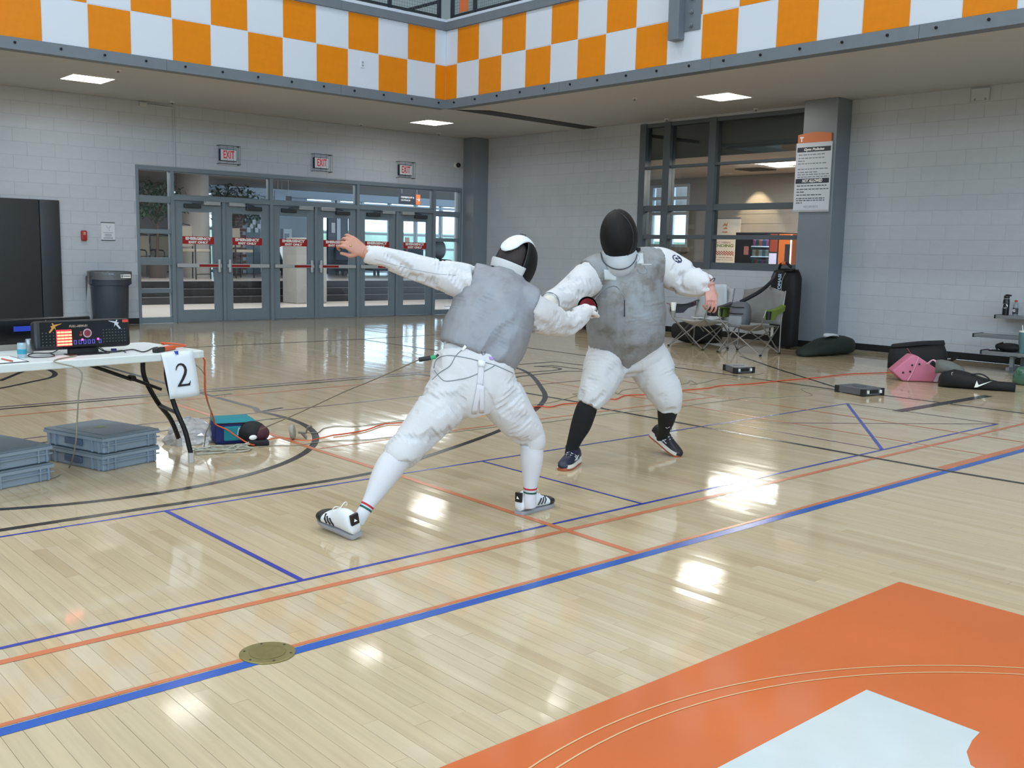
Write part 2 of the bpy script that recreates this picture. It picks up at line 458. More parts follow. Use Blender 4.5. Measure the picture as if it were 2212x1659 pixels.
# centre-court painted block with its letter
m = MB(); m.add([(.15, -1.96, .0011), (3.945, -1.96, .0011), (3.945, 1.96, .0011), (.15, 1.96, .0011)], [(0, 1, 2, 3)])
o = to_linked('painted_block', m.mesh('painted_block'), P_OR2, floor)
hT = [(2.847, 1.495), (2.84, 1.138), (2.774, 1.13), (2.694, 1.11), (2.63, 1.07), (2.60, 1.0), (2.60, .93), (2.36, .93), (2.36, -1.0), (2.55, -1.0), (2.55, -1.45)]
poly = hT + [(4.12-x, y) for x, y in reversed(hT)]
m = MB(); m.add([(x, y, .0015) for x, y in poly], [tuple(range(len(poly)))]); me = m.mesh('letter')
if me.polygons[0].normal.z < 0: me.flip_normals()
to_linked('painted_letter', me, P_WH, floor)
for r in (1.79, 1.845):
    line([(2.06+r*math.cos(t), r*math.sin(t)) for t in np.linspace(.15, PI-.15, 60)], .006, P_TAN, .0019)

# ---- masonry walls: slab + single blocks standing 4 mm proud of the joints
BLK_W, BLK_H, J = .4064, .2032, .006
def block_mesh():
    b = MB(); h = .0025; e = .012
    b.add([(-.5, 0, -.5), (.5, 0, -.5), (.5, 0, .5), (-.5, 0, .5), (-.5+e/2, -h, -.5+e), (.5-e/2, -h, -.5+e), (.5-e/2, -h, .5-e), (-.5+e/2, -h, .5-e)],
          [(4, 5, 6, 7), (0, 1, 5, 4), (1, 2, 6, 5), (2, 3, 7, 6), (3, 0, 4, 7)])
    me = b.mesh('block'); me.materials.append(M_WALL); return me
BLOCK = block_mesh()
def blocks(parent, u0, u1, holes, put, rot, zmax=SOF, limit=300, off=0.0):
    """put(u, z) -> world point on the wall plane; holes: (u0,u1,z0,z1)"""
    out = []
    nz = int(round(zmax/BLK_H))
    for k in range(nz):
        z0, z1 = k*BLK_H, (k+1)*BLK_H
        u = math.floor((u0-off)/BLK_W)*BLK_W + off - (BLK_W/2 if k % 2 else 0)
        while u < u1:
            seg = [(max(u, u0), min(u+BLK_W, u1))]
            zz = (z0, z1)
            for h in holes:
                if h[2] < z1-.02 and h[3] > z0+.02:
                    if h[3] < z1-.03: 
                        if seg and seg[0][1] > h[0] and seg[0][0] < h[1]: zz = (h[3], z1)
                        continue
                    if h[2] > z0+.03:
                        if seg and seg[0][1] > h[0] and seg[0][0] < h[1]: zz = (z0, h[2])
                        continue
                    ns = []
                    for a, b in seg:
                        if b <= h[0] or a >= h[1]: ns.append((a, b))
                        else:
                            if a < h[0]-.03: ns.append((a, h[0]))
                            if b > h[1]+.03: ns.append((h[1], b))
                    seg = ns
            for a, b in seg:
                if b-a > .04: out.append(((a+b)/2, (zz[0]+zz[1])/2, b-a-J, zz[1]-zz[0]-J))
            u += BLK_W
    pts = [(put(a, z), w, h) for a, z, w, h in out]
    pts.sort(key=lambda q: (q[0]-Vector(CAMP)).length)
    rest = MB()
    for i, (p, w, h) in enumerate(pts):
        if i < limit:
            o = bpy.data.objects.new('block', BLOCK); COL.objects.link(o); o.parent = parent
            o.location = p-parent.location; o.rotation_euler = (0, 0, rot); o.scale = (w, 1, h)
        else:
            Mx = Matrix.Translation(p) @ Matrix.Rotation(rot, 4, 'Z') @ Matrix.Diagonal((w, 1, h, 1))
            rest.add([v.co for v in BLOCK.vertices], [tuple(f.vertices) for f in BLOCK.polygons], Mx)
    if rest.v:
        o = rest.build('block_field', M_WALL, parent); o['kind'] = 'stuff'
OPX0, OPX1, OPZ = 6.455, 13.335, 2.63
wb = MB().box((-14, D, 0), (OPX0, D+.25, SOF)).box((OPX0, D, OPZ), (W+.25, D+.25, SOF)).box((OPX1, D, 0), (W+.25, D+.25, OPZ)).build('wall_back', M_MORT)
struct(wb, 'light grey painted block wall with the row of grey doors')
blocks(wb, 3.4, 13.36, [(OPX0, OPX1, 0, OPZ)], lambda u, z: Vector((u, D, z)), 0, limit=290, off=.12)
WY0, WY1, WZ0, WZ1 = 8.3, 12.2, 1.12, 3.62
wr = MB().box((W, -16, 0), (W+.25, WY0, SOF)).box((W, WY0, 0), (W+.25, WY1, WZ0)).box((W, WY1, 0), (W+.25, D, SOF)).box((W, WY0, WZ1), (W+.25, WY1, SOF)).build('wall_right', M_MORT)
struct(wr, 'light grey painted block wall with the interior window')
blocks(wr, 4.6, 16.4, [(8.09, 8.65, 0, SOF), (WY0, WY1, WZ0, SOF)], lambda u, z: Vector((W, u, z)), -PI/2, limit=300, off=.05)
# baseboards
for a, b in (((-14, D-.012, 0), (OPX0-.005, D-.004, .1)),):
    struct(box('baseboard_back', a, b, M_BLACK), 'black rubber base along the door wall')
for a, b in (((W-.012, -16, 0), (W-.004, 8.09, .1)), ((W-.012, 8.65, 0), (W-.004, 16.4, .1))):
    struct(box('baseboard_right', a, b, M_BLACK), 'black rubber base along the window wall')
struct(MB().box((13.358, 8.078, 0), (W-.004, 8.088, .1)).box((13.358, 8.088, 0), (13.368, 8.66, .1)).build('baseboard_column', M_BLACK), 'black rubber base around the grey column')
# columns
struct(box('column_corner', (13.36, 16.40, 0), (W-.0, D, SOF), mat('column_paint', '#7f8790', .4, var=.03), bevel=.004), 'grey steel column in the corner')
struct(box('column_window', (13.37, 8.09, 0), (W, 8.65, SOF), MATS['column_paint'], bevel=.006), 'wide grey column beside the interior window')
# soffit, upper floor, ceiling, unseen hall walls
struct(MB().box((-14, BY+.1, SOF), (W+.25, D+.25, SOF+.25)).box((BX+.1, -16, SOF), (W+.25, BY+.1, SOF+.25)).build('ceiling_soffit', M_SOF), 'painted underside of the balcony')
M_UP = mat('upper_wall_paint', '#c4ccc9', .6)
struct(MB().box((-14, D, SOF+.25), (W+.25, D+.2, 9.2)).build('wall_upper_back', M_UP)); struct(MB().box((W, -16, SOF+.25), (W+.2, D, 9.2)).build('wall_upper_right', M_UP))
struct(box('wall_left', (-14.2, -16, 0), (-14, D, 9.2), M_UP)); struct(box('wall_front', (-14, -16.2, 0), (W, -16, 9.2), M_UP))
struct(box('ceiling', (-14.2, -16.2, 9.2), (W+.2, D+.2, 9.4), mat('hall_ceiling', '#d4d6d8', .7)))

wfw = thing('window_9', 'added unseen high window frames behind the camera, for the bluish daylight', None, (0, -15.95, 4.9), kind='structure')  # frames added on the solid wall around the front daylight lamps
for gx in (-10.0, -5.0, 0.0, 5.0):
    m = MB()
    for a, b in (((-2.1, 4.8), (2.1, 4.9)), ((-2.1, 7.5), (2.1, 7.6)), ((-2.1, 4.9), (-2.0, 7.5)), ((2.0, 4.9), (2.1, 7.5))): m.box((gx+a[0], -16, a[1]), (gx+b[0], -15.9, b[1]))
    m.build('frame', M_GREY, wfw)
wfl = thing('window_10', 'added high window frames on the unseen side, for the daylight fill', None, (-13.95, -3, 4.9), kind='structure')  # same added frames for the lamps on the left wall
for gy in (-9.0, -3.0, 3.0):
    m = MB()
    for a, b in (((-2.1, 4.8), (2.1, 4.9)), ((-2.1, 7.5), (2.1, 7.6)), ((-2.1, 4.9), (-2.0, 7.5)), ((2.0, 4.9), (2.1, 7.5))): m.box((-14, gy+a[0], a[1]), (-13.9, gy+b[0], b[1]))
    m.build('frame', M_GREY, wfl)

# ---- balcony fascia: checkerboard panels, steel trims
SQ = .533; Z0 = 3.71
fb = struct(box('wall_balcony_back', (-14, BY+.004, SOF-.06), (BX+.004, BY+.2, 4.95), M_WHITE), 'white and orange checkered balcony front above the doors')
fr_ = struct(box('wall_balcony_right', (BX+.004, -16, SOF-.06), (BX+.2, BY+.2, 4.95), M_WHITE), 'white and orange checkered balcony front on the window side')
sqm = {}
for nm, mt in (('o', M_ORANGE), ('w', M_WHITE)):
    b = MB(); b.add([(0, 0, 0), (1, 0, 0), (1, 0, 1), (0, 0, 1), (0, -.003, 0), (1, -.003, 0), (1, -.003, 1), (0, -.003, 1)],
                    [(4, 5, 6, 7), (0, 1, 5, 4), (1, 2, 6, 5), (2, 3, 7, 6), (3, 0, 4, 7)]); sqm[nm] = b.mesh('checker'); sqm[nm].materials.append(mt)
def checker(parent, p, w, h, rot, orange):
    g = .006
    o = bpy.data.objects.new('checker_panel', sqm['o' if orange else 'w']); COL.objects.link(o); o.parent = parent
    d = Vector((math.cos(rot), math.sin(rot), 0))
    o.location = Vector(p)+d*g+Vector((0, 0, g))-parent.location; o.scale = (w-2*g, 1, h-2*g); o.rotation_euler = (0, 0, rot)
xr = 9.83
for row in range(2):
    checker(fb, (xr, BY+.004, Z0+row*SQ), BX-xr+.006, SQ, 0, row == 0)
    for k in range(16):
        checker(fb, (xr-(k+1)*SQ, BY+.004, Z0+row*SQ), SQ, SQ, 0, (k+row) % 2 == 1)
    yr = 12.785
    checker(fr_, (BX+.004, BY+.004, Z0+row*SQ), BY-yr+.004, SQ, -PI/2, row == 0)
    for k in range(19):
        checker(fr_, (BX+.004, yr-k*SQ, Z0+row*SQ), SQ, SQ, -PI/2, (k+row) % 2 == 1)
bolt = MB().lathe([(.016, 0), (.016, .012), (.009, .014), (.009, .02)], n=8).mesh('bolt'); bolt.materials.append(mat('dark_bolt', '#1c2026', .4, .6))
def bolts(parent, pts, M):
    for p in pts:
        o = bpy.data.objects.new('bolt', bolt); COL.objects.link(o); o.parent = parent; o.location = Vector(p)-parent.location; o.rotation_euler = M
def trim_run(name, p0, p1, z0, z1, out, label, boltz=None, seg=2.62, bsp=.52, boff=.2):
    """steel angle pieces along p0->p1, standing 'out' proud"""
    p0, p1 = Vector(p0), Vector(p1); d = (p1-p0).normalized(); nrm = Vector((d.y, -d.x, 0)); Ln = (p1-p0).length
    t = thing(name, label, None, (p0.x, p0.y, z0), kind='structure')
    s = 0
    while s < Ln-.01:
        e = min(s+seg, Ln)
        a, b = p0+d*(s+.002), p0+d*(e-.002)
        m = MB(); q = nrm*out; r = -nrm*.16
        m.add([(*(a+q)[:2], z0), (*(b+q)[:2], z0), (*(b+r)[:2], z0), (*(a+r)[:2], z0), (*(a+q)[:2], z1), (*(b+q)[:2], z1), (*(b+r)[:2], z1), (*(a+r)[:2], z1)],
              [(0, 3, 2, 1), (4, 5, 6, 7), (0, 1, 5, 4), (1, 2, 6, 5), (2, 3, 7, 6), (3, 0, 4, 7)])
        m.build('steel_angle', M_GREY, t); s = e
    if boltz:
        k = boff
        while k < Ln:
            a = p0+d*k+nrm*out
            o = bpy.data.objects.new('bolt', bolt); COL.objects.link(o); o.parent = t
            o.location = Vector((a.x, a.y, boltz))-t.location; o.rotation_euler = (PI/2, 0, math.atan2(d.y, d.x)); k += bsp
    return t
trim_run('trim_1', (-5, BY, 0), (BX, BY, 0), 3.575, 3.712, .012, 'grey steel edge angle under the checkered front above the doors', 3.655, boff=.33)
trim_run('trim_2', (BX, BY, 0), (BX, -3, 0), 3.575, 3.712, .012, 'grey steel edge angle under the checkered front on the window side', 3.655, boff=.24)
trim_run('trim_3', (-5, BY, 0), (BX, BY, 0), 4.776, 4.90, .03, 'grey steel cap along the balcony above the doors')
trim_run('trim_4', (BX, BY, 0), (BX, -3, 0), 4.776, 4.90, .03, 'grey steel cap along the balcony on the window side')
# expansion joint strip in the soffit
struct(MB().add([tuple(at(x, y, 'z', z)) for z in (SOF-.008, SOF+.01) for x, y in ((985, 238), (1060, 240), (1298, 277), (1275, 281))], [(0, 1, 2, 3), (4, 7, 6, 5), (0, 4, 5, 1), (1, 5, 6, 2), (2, 6, 7, 3), (3, 7, 4, 0)]).build('trim_5', mat('dark_strip', '#2b2826', .6)), 'dark joint strip across the soffit')
# balcony railing with wire mesh
M_RAIL = mat('rail_steel', '#2c343a', .4, .3); M_MESHW = mat('rail_mesh', '#6d7a80', .4, .5)
def railing(name, p0, p1, label, posts, zt=5.98):
    p0, p1 = Vector(p0), Vector(p1); d = (p1-p0).normalized(); Ln = (p1-p0).length
    t = thing(name, label, 'railing', (p0.x, p0.y, 4.9))
    for s in posts:
        q = p0+d*s; MB().cbox((q.x, q.y, 5.44), (.05, .05, 1.08)).build('post', M_RAIL, t)
    ps = list(posts)
    for a, b in zip(ps[:-1], ps[1:]):
        A, B = p0+d*(a+.04), p0+d*(b-.04)
        for z in (5.0, 5.93): MB().bar((A.x, A.y, z), (B.x, B.y, z), .035, .035).build('rail', M_RAIL, t)
        m = MB(); n = int((b-a)/.05)
        for k in range(1, n):
            q = A+(B-A)*(k/n); m.bar((q.x, q.y, 5.0), (q.x, q.y, 5.93), .003, .003)
        for k in range(1, 19):
            z = 5.0+.93*k/19; m.bar((A.x, A.y, z), (B.x, B.y, z), .003, .003)
        o = m.build('wire_mesh', M_MESHW, t); o['kind'] = 'stuff'
    return t
railing('balcony_railing', (BX-.0, BY+.09, 0), (4.5, BY+.09, 0), 'dark steel railing with wire mesh above the doors', (.08, 1.02, 1.95, 2.85, 3.8, 4.8))
t = railing('balcony_railing', (BX+.09, BY+.02, 0), (BX+.09, 8.5, 0), 'dark steel railing with wire mesh above the window side', (.06, .62, 1.6, 2.6, 3.6, 4.4))
p = at(1003, 8, 'x', BX+.06)
box('notice_plate', (BX+.05, p.y-.1, p.z-.12), (BX+.056, p.y+.1, p.z+.14), mat('orange_notice', '#cf6a35', .5), t)
# diagonal pipe behind the railing
MB().tube([at(855, 28, 'y', BY+.5), at(950, 3, 'y', BY+.5)], .025).build('brace', M_RAIL, [o for o in COL.objects if o.name == 'balcony_railing'][0])
# steel bracket bolted to the fascia
p = at(1437, 92, 'x', BX-.06); t = thing('steel_bracket', 'grey steel post bracket with bolts on the checkered balcony front', 'bracket', (BX, p.y, p.z))
pA, pB = at(1437, 90, 'x', BX-.1), at(1459, 92, 'x', BX-.1)
box('plate', (BX-.012, pB.y-.30, p.z+.10), (BX+.0, pA.y-.02, 5.2), M_GREY, t, bevel=.002)
box('post', (BX-.13, pB.y-.06, p.z), (BX-.012, pA.y-.06, 5.2), M_GREY, t, bevel=.004)
for k in range(4):
    for yy in (pB.y-.2, pB.y-.26):
        pass
for k in range(5):
    MB().lathe([(.026, 0), (.026, .02), (.016, .022), (.016, .035)], n=6, M=Matrix.Translation((BX-.012, pB.y-.17, p.z+.16+k*.16)) @ Matrix.Rotation(-PI/2, 4, 'Y')).build('bolt', M_GREY, t)
    MB().lathe([(.016, 0), (.016, .02)], n=6, M=Matrix.Translation((BX-.012, pA.y-.035, p.z+.14+k*.14)) @ Matrix.Rotation(-PI/2, 4, 'Y')).build('bolt', M_GREY, t)
# outlet on the checkered front
p = at(783, 138, 'y', BY); t = thing('outlet', 'small white double outlet on the checkered balcony front', 'outlet', (p.x, BY, p.z-.06))
box('plate', (p.x-.035, BY-.008, p.z-.057), (p.x+.035, BY+.001, p.z+.057), M_WHITE, t, bevel=.002)
for dz in (-.022, .022): box('socket', (p.x-.014, BY-.011, p.z+dz-.013), (p.x+.014, BY-.007, p.z+dz+.013), mat('socket_grey', '#8e9499', .5), t)

# ---- recessed 2x2 ft lights in the soffit
M_LED = mat('led_panel', (1.0, .97, .92, 1), .5, emit=17.0)
M_LFR = mat('light_frame', '#e4e4e2', .4)
def soffit_light(x, y, label):
    t = thing('ceiling_light', label, 'ceiling light', (x, y, SOF-.012), group='square lights in the soffit')
    m = MB(); h = .305; q = .022
    for a, b in (((-h, -h), (h, -h+q)), ((-h, h-q), (h, h)), ((-h, -h+q), (-h+q, h-q)), ((h-q, -h+q), (h, h-q))): m.box((x+a[0], y+a[1], SOF-.012), (x+b[0], y+b[1], SOF-.001))
    m.build('frame', M_LFR, t)
    box('diffuser', (x-h+q, y-h+q, SOF-.008), (x+h-q, y+h-q, SOF-.002), M_LED, t)
soffit_light(5.17, 15.1, 'lit square ceiling light at the far end nearest the black wall pad')
soffit_light(11.33, 15.15, 'lit square ceiling light near the corner column')
soffit_light(12.27, 9.3, 'lit square ceiling light above the interior window')
for x, y, w_ in ((-1, 15.1, 'first past the picture edge along the door wall'), (-7.2, 15.1, 'second past the picture edge along the door wall'), (12.27, 3.1, 'first past the picture edge along the window wall'), (12.27, -3.1, 'second past the picture edge along the window wall'), (12.27, -9.3, 'third past the picture edge along the window wall')):
    soffit_light(x, y, 'lit square ceiling light, '+w_)
# sprinkler heads
for px, py, w_ in ((1371, 212, 'beside the dark joint strip'), (1440, 257, 'above the narrow panes of the interior window'), (1633, 235, 'above the wide panes of the interior window'), (780, 268, 'above the middle exit sign'), (948, 288, 'nearest the corner column'), (255, 151, 'beside the light over the wall pads'), (372, 220, 'above the thin conduit')):
    p = at(px, py, 'z', SOF)
    t = thing('sprinkler_head', 'small white sprinkler head in the soffit '+w_, 'sprinkler', (p.x, p.y, SOF-.02), group='sprinkler heads in the soffit')
    MB().lathe([(.045, .0), (.045, -.006), (.03, -.012)], (p.x, p.y, SOF-.0005), 14).build('escutcheon', M_LFR, t)
    MB().lathe([(.012, 0), (.012, -.02), (.02, -.022), (.02, -.026)], (p.x, p.y, SOF-.012), 10).build('head', mat('sprinkler_metal', '#8a8884', .3, .7), t)

# pendant lights of the upper walkway (above the frame, mirrored in the floor)
def pendant(x, y, label):
    t = thing('pendant_light', label, 'pendant light', (x, y, 6.25), group='pendant lights over the upper walkway')
    box('housing', (x-.31, y-.31, 6.27), (x+.31, y+.31, 6.37), M_LFR, t, bevel=.01); box('diffuser', (x-.29, y-.29, 6.255), (x+.29, y+.29, 6.275), mat('pendant_diffuser', (1.0, .97, .93, 1), .5, emit=7.0), t); MB().tube([(x, y, 6.36), (x, y, 9.2)], .012, 8).build('stem', M_LFR, t)
pendant(10.15, 15.35, 'pendant light over the upper walkway near the corner'); pendant(6.5, 15.3, 'pendant light over the upper walkway above the middle doors'); pendant(11.6, 11.9, 'pendant light over the upper walkway on the window side')
# ================================================================== DOORS AND WINDOWS
M_GLASS = glass_mat('door_glass')
M_RED = mat('sign_red', '#a81d1f', .4); M_TXT = mat('lettering_white', '#f2f2f0', .5)
M_ALU = mat('brushed_aluminium', '#9aa0a4', .35, .8); M_ALU2 = mat('pale_hardware', '#b9bdc0', .4, .3)
M_DARKMET = mat('dark_hardware', '#43484d', .4, .5)
WALLX = lambda x, z, out=0.0: Matrix(((1, 0, 0, x), (0, 0, -1, D-out), (0, 1, 0, z), (0, 0, 0, 1)))   # text plane on the door wall
YD = D+.06            # door plane (leaf centre)
def rect_frame(m, x0, x1, z0, z1, l, r, b, t, y0, y1):
    m.box((x0, y0, z0), (x0+l, y1, z1)); m.box((x1-r, y0, z0), (x1, y1, z1)); m.box((x0+l, y0, z0), (x1-r, y1, z0+b)); m.box((x0+l, y0, z1-t), (x1-r, y1, z1))
mod = [7.075, 8.925, 10.775, 12.625]
fx = MB()
fx.box((OPX0, D-.01, 0), (OPX0+.05, D+.14, OPZ)); fx.box((OPX1-.05, D-.01, 0), (OPX1, D+.14, OPZ)); fx.box((OPX0+.05, D-.01, OPZ-.07), (OPX1-.05, D+.14, OPZ))
for x in mod: fx.box((x-.03, D-.01, 0), (x+.03, D+.14, OPZ-.07))
for x in (8.0, 9.85, 11.70): fx.box((x-.025, D+.0, 0), (x+.025, D+.12, 2.09))
for a, b in zip(mod[:-1], mod[1:]): fx.box((a+.03, D-.01, 2.085), (b-.03, D+.14, 2.165))
frm = fx.build('door_frame', M_FRAME, bevel=.004); struct(frm, 'grey steel frame holding the six glazed doors')
for a, b in zip(mod[:-1], mod[1:]):
    box('threshold', (a+.03, D-.06, .0005), (b-.03, D+.12, .012), M_ALU, frm)
n = 0
for a, b in zip(mod[:-1], mod[1:]):
    n += 1
    w = thing('window_%d' % n, None, None, (a+.03, D, 2.165), kind='structure')
    box('pane', (a+.03, D+.05, 2.165), (b-.03, D+.056, OPZ-.07), M_GLASS, w)
    m = MB(); rect_frame(m, a+.03, b-.03, 2.165, OPZ-.07, .018, .018, .018, .018, D+.03, D+.08); m.build('glazing_bead', M_FRAME, w)
for a, b in ((OPX0+.05, mod[0]-.03), (mod[-1]+.03, OPX1-.05)):
    n += 1
    w = thing('window_%d' % n, None, None, (a, D, 0), kind='structure')
    zs = [(.10, .515), (.59, .985), (1.11, 1.515), (1.585, 2.03), (2.14, 2.55)]
    m = MB(); lastz = 0
    for z0, z1 in zs:
        m.box((a, D+.01, lastz), (b, D+.11, z0)); lastz = z1
    m.box((a, D+.01, lastz), (b, D+.11, OPZ-.07)); m.build('muntin', M_FRAME, w, bevel=.003)
    for z0, z1 in zs:
        box('pane', (a, D+.055, z0), (b, D+.061, z1), M_GLASS, w)
def make_door(i, x0, x1, latch_right):
    d = thing('door_%d' % i, None, None, (x0, D, 0), kind='structure')
    m = MB(); g = .012
    st = .135
    rect_frame(m, x0+g, x1-g, .016, 2.085, st, st, .2, .185, D+.03, D+.075)
    m.build('leaf', M_FRAME, d, bevel=.003)
    ga, gb = x0+g+st, x1-g-st
    box('pane', (ga, D+.05, .216), (gb, D+.056, 1.9), M_GLASS, d)
    stk = box('warning_sticker', (ga-.005, D+.042, 1.352), (gb+.005, D+.0495, 1.482), M_RED, d)
    cx_ = (ga+gb)/2
    text('lettering', 'EMERGENCY', .07, M_TXT, WALLX(cx_, 1.443, -.0415), stk, width=.47, height=.052, bold=.004)
    text('lettering', 'EXIT ONLY', .06, M_TXT, WALLX(cx_, 1.381, -.0415), stk, width=.36, height=.042, bold=.004)
    pb = MB().box((x0+.03, D-.02, .95), (x1-.03, D+.028, 1.015)).build('push_bar', M_ALU2, d, bevel=.006)
    xa, xb = (x1-.45, x1-.1) if latch_right else (x0+.1, x0+.45)
    dec = box('decal', (xa, D-.0225, .962), (xb, D-.0205, 1.003), M_RED, pb)
    text('lettering', 'ALARM WILL SOUND', .03, mat('decal_ink', '#3a0d0c', .5), WALLX((xa+xb)/2, .983, .0228), pb, width=xb-xa-.02, height=.022)
    xe = x1-.075 if latch_right else x0+.075
    MB().box((xe-.026, D-.03, .86), (xe+.026, D+.028, 1.1)).build('latch_case', M_ALU2, d, bevel=.02, segs=3)
    cz = 2.0
    c0, c1 = (x0+.17, x0+.47) if latch_right else (x1-.47, x1-.17)
    cl = box('door_closer', (c0, D-.035, cz-.035), (c1, D+.028, cz+.035), M_DARKMET, d, bevel=.008)
    sgn = 1 if latch_right else -1
    MB().bar(((c0+c1)/2, D-.01, cz+.05), ((c0+c1)/2+sgn*.22, D-.045, cz+.075), .025, .012).build('closer_arm', M_DARKMET, cl)
    e0, e1 = (x1-.36, x1-.06) if latch_right else (x0+.06, x0+.36)
    box('magnet_lock', (e0, D-.055, 2.025), (e1, D+.028, 2.09), mat('lock_cover', '#a9adb0', .4, .3), d, bevel=.006)
    return d
k = 0
for a, b in zip(mod[:-1], mod[1:]):
    mid = (a+b)/2
    k += 1; make_door(k, a+.03, mid-.025, True)
    k += 1; make_door(k, mid+.025, b-.03, False)
# interior window on the right
wt = thing('window_6', 'grey framed interior window looking into the vending room', None, (W, 12.2, WZ0), kind='structure')
m = MB()
YS = [(12.2, 12.06), (11.655, 11.505), (10.675, 10.535), (8.66, WY0)]
for a, b in YS: m.box((W-.02, b, WZ0), (W+.14, a, WZ1))
ZS = [(WZ0, 1.235), (1.62, 1.69), (2.10, 2.20), (2.84, 2.885), (3.555, WZ1)]
for a, b in ZS:
    for (p, q), (r, s) in zip(YS[:-1], YS[1:]): m.box((W+.0, r, a), (W+.12, q, b))
m.build('mullion_frame', mat('window_frame_grey', '#5b636a', .4), wt, bevel=.003)
M_GLASS2 = glass_mat('interior_glass', (.9, .93, .93), 1.5)
for (p, q), (r, s) in zip(YS[:-1], YS[1:]):
    for (za, zb), (zc, zd) in zip(ZS[:-1], ZS[1:]):
        box('pane', (W+.06, r, zb), (W+.066, q, zc), M_GLASS2, wt)

# ================================================================== WALL FITTINGS
def exit_sign(px0, px1, py0, py1, label):
    a, b = at(px0, py1, 'y', D), at(px1, py0, 'y', D)
    cx_, cz = (a.x+b.x)/2-.02, (a.z+b.z)/2
    t = thing('exit_sign', label, 'exit sign', (cx_, D-.004, cz-.11), group='exit signs above the doors')
    box('housing', (cx_-.155, D-.065, cz-.1), (cx_+.155, D-.004, cz+.1), mat('sign_housing', '#20252b', .4), t, bevel=.004)
    fc = box('face', (cx_-.147, D-.0685, cz-.092), (cx_+.147, D-.0655, cz+.092), mat('exit_face', '#dfe3ea', .4), t)
    text('lettering', 'EXIT', .15, mat('exit_red', '#c0283a', .4, emit=.25), WALLX(cx_, cz, .0687), fc, width=.2, height=.135, bold=.003)
    y0, y1 = D-.004, D-.13
    for z in (cz-.155, cz+.155):
        MB().tube([(cx_-.19, y0, z), (cx_-.19, y1, z), (cx_+.19, y1, z), (cx_+.19, y0, z)], .006, 6).build('cage_rail', M_DARKMET, t)
    for x in (-.19, -.06, .06, .19): MB().tube([(cx_+x, y1, cz-.155), (cx_+x, y1, cz+.155)], .0022, 5).build('cage_wire', M_DARKMET, t)
    for q in (-.19, .19): MB().tube([(cx_+q, D-.07, cz-.155), (cx_+q, D-.07, cz+.155)], .0022, 5).build('cage_wire', M_DARKMET, t)
exit_sign(471, 514, 316, 356, 'red lettered exit sign in a wire cage above the doors nearest the trash bin')
exit_sign(672, 714, 333, 373, 'red lettered exit sign in a wire cage above the middle pair of doors')
exit_sign(855, 893, 348, 388, 'red lettered exit sign in a wire cage nearest the security camera')
p = at(984, 357, 'y', D)
t = thing('security_camera', 'small white dome camera with black lens beside the corner column', 'camera', (p.x, D-.004, p.z-.06))
box('base', (p.x-.06, D-.05, p.z-.06), (p.x+.06, D-.004, p.z+.06), mat('cam_white', '#dcdcdc', .4), t, bevel=.02)
MB().ell((p.x+.02, D-.07, p.z), (.05, .05, .05), 16, 10).build('lens_ball', mat('cam_black', '#101114', .15), t, smooth='all')
t = thing('conduit', 'thin painted conduit with a junction box below the soffit', 'conduit', (7.12, D-.004, OPZ+.01))
box('junction_box', (6.54, D-.06, 3.575), (6.66, D-.004, 3.64), M_SOF, t, bevel=.004)
MB().tube([(6.66, D-.018, 3.61), (7.10, D-.018, 3.61), (7.12, D-.018, 3.59), (7.12, D-.018, OPZ+.005)], .011, 8).build('pipe', M_WALL, t)
p = at(180, 509, 'y', D)
t = thing('fire_alarm', 'red fire alarm strobe on the block wall', 'alarm', (p.x, D-.004, p.z-.085))
box('housing', (p.x-.045, D-.06, p.z-.082), (p.x+.045, D-.004, p.z+.082), mat('alarm_red', '#a6281f', .35), t, bevel=.018)
box('strobe_lens', (p.x-.018, D-.066, p.z+.01), (p.x+.018, D-.058, p.z+.06), mat('lens_pink', '#d09a8c', .2), t, bevel=.003)
p = at(233, 500, 'y', D)
t = thing('notice', 'small white notice with grey print in clear holder on block wall', 'notice', (p.x, D-.004, p.z-.145))
box('sheet', (p.x-.108, D-.010, p.z-.142), (p.x+.108, D-.004, p.z+.142), mat('notice_white', '#d7dbe0', .5), t)
for z in (-.142, .142): box('holder_rail', (p.x-.112, D-.014, p.z+z-.006), (p.x+.112, D-.004, p.z+z+.006), M_DARKMET, t)
M_PRINT = mat('grey_print', '#8b9097', .6)
for i, (w_, z) in enumerate(((.16, -.02), (.1, -.045), (.12, -.06), (.11, -.078), (.15, -.1), (.15, -.112))):
    box('print_line', (p.x-w_/2, D-.0108, p.z+z-.004), (p.x+w_/2, D-.0098, p.z+z+.004), M_PRINT, t)
MB().tube([(p.x-.03, D-.0108, p.z+.1), (p.x+.0, D-.0108, p.z+.05), (p.x+.04, D-.0108, p.z+.09), (p.x+.01, D-.0108, p.z+.03), (p.x+.03, D-.0108, p.z+.01)], .003, 5).build('printed_figure', M_PRINT, t)
# wall pad
M_PAD = mat('pad_vinyl', '#2e3237', .42, bump=.05, bscale=40)
for nm, x0, x1, lb in (('wall_pad', 4.925, 5.225, 'narrow dark grey vinyl wall pad beside the block wall'), ('wall_pad', 3.3, 4.92, 'wide dark grey vinyl wall pad at the picture edge')):
    o = MB().box((x0, D-.055, .1), (x1, D-.004, 1.985)).build(nm, M_PAD, bevel=.012, segs=3, smooth=True); tag(o, lb, 'wall pad', 'wall pads')
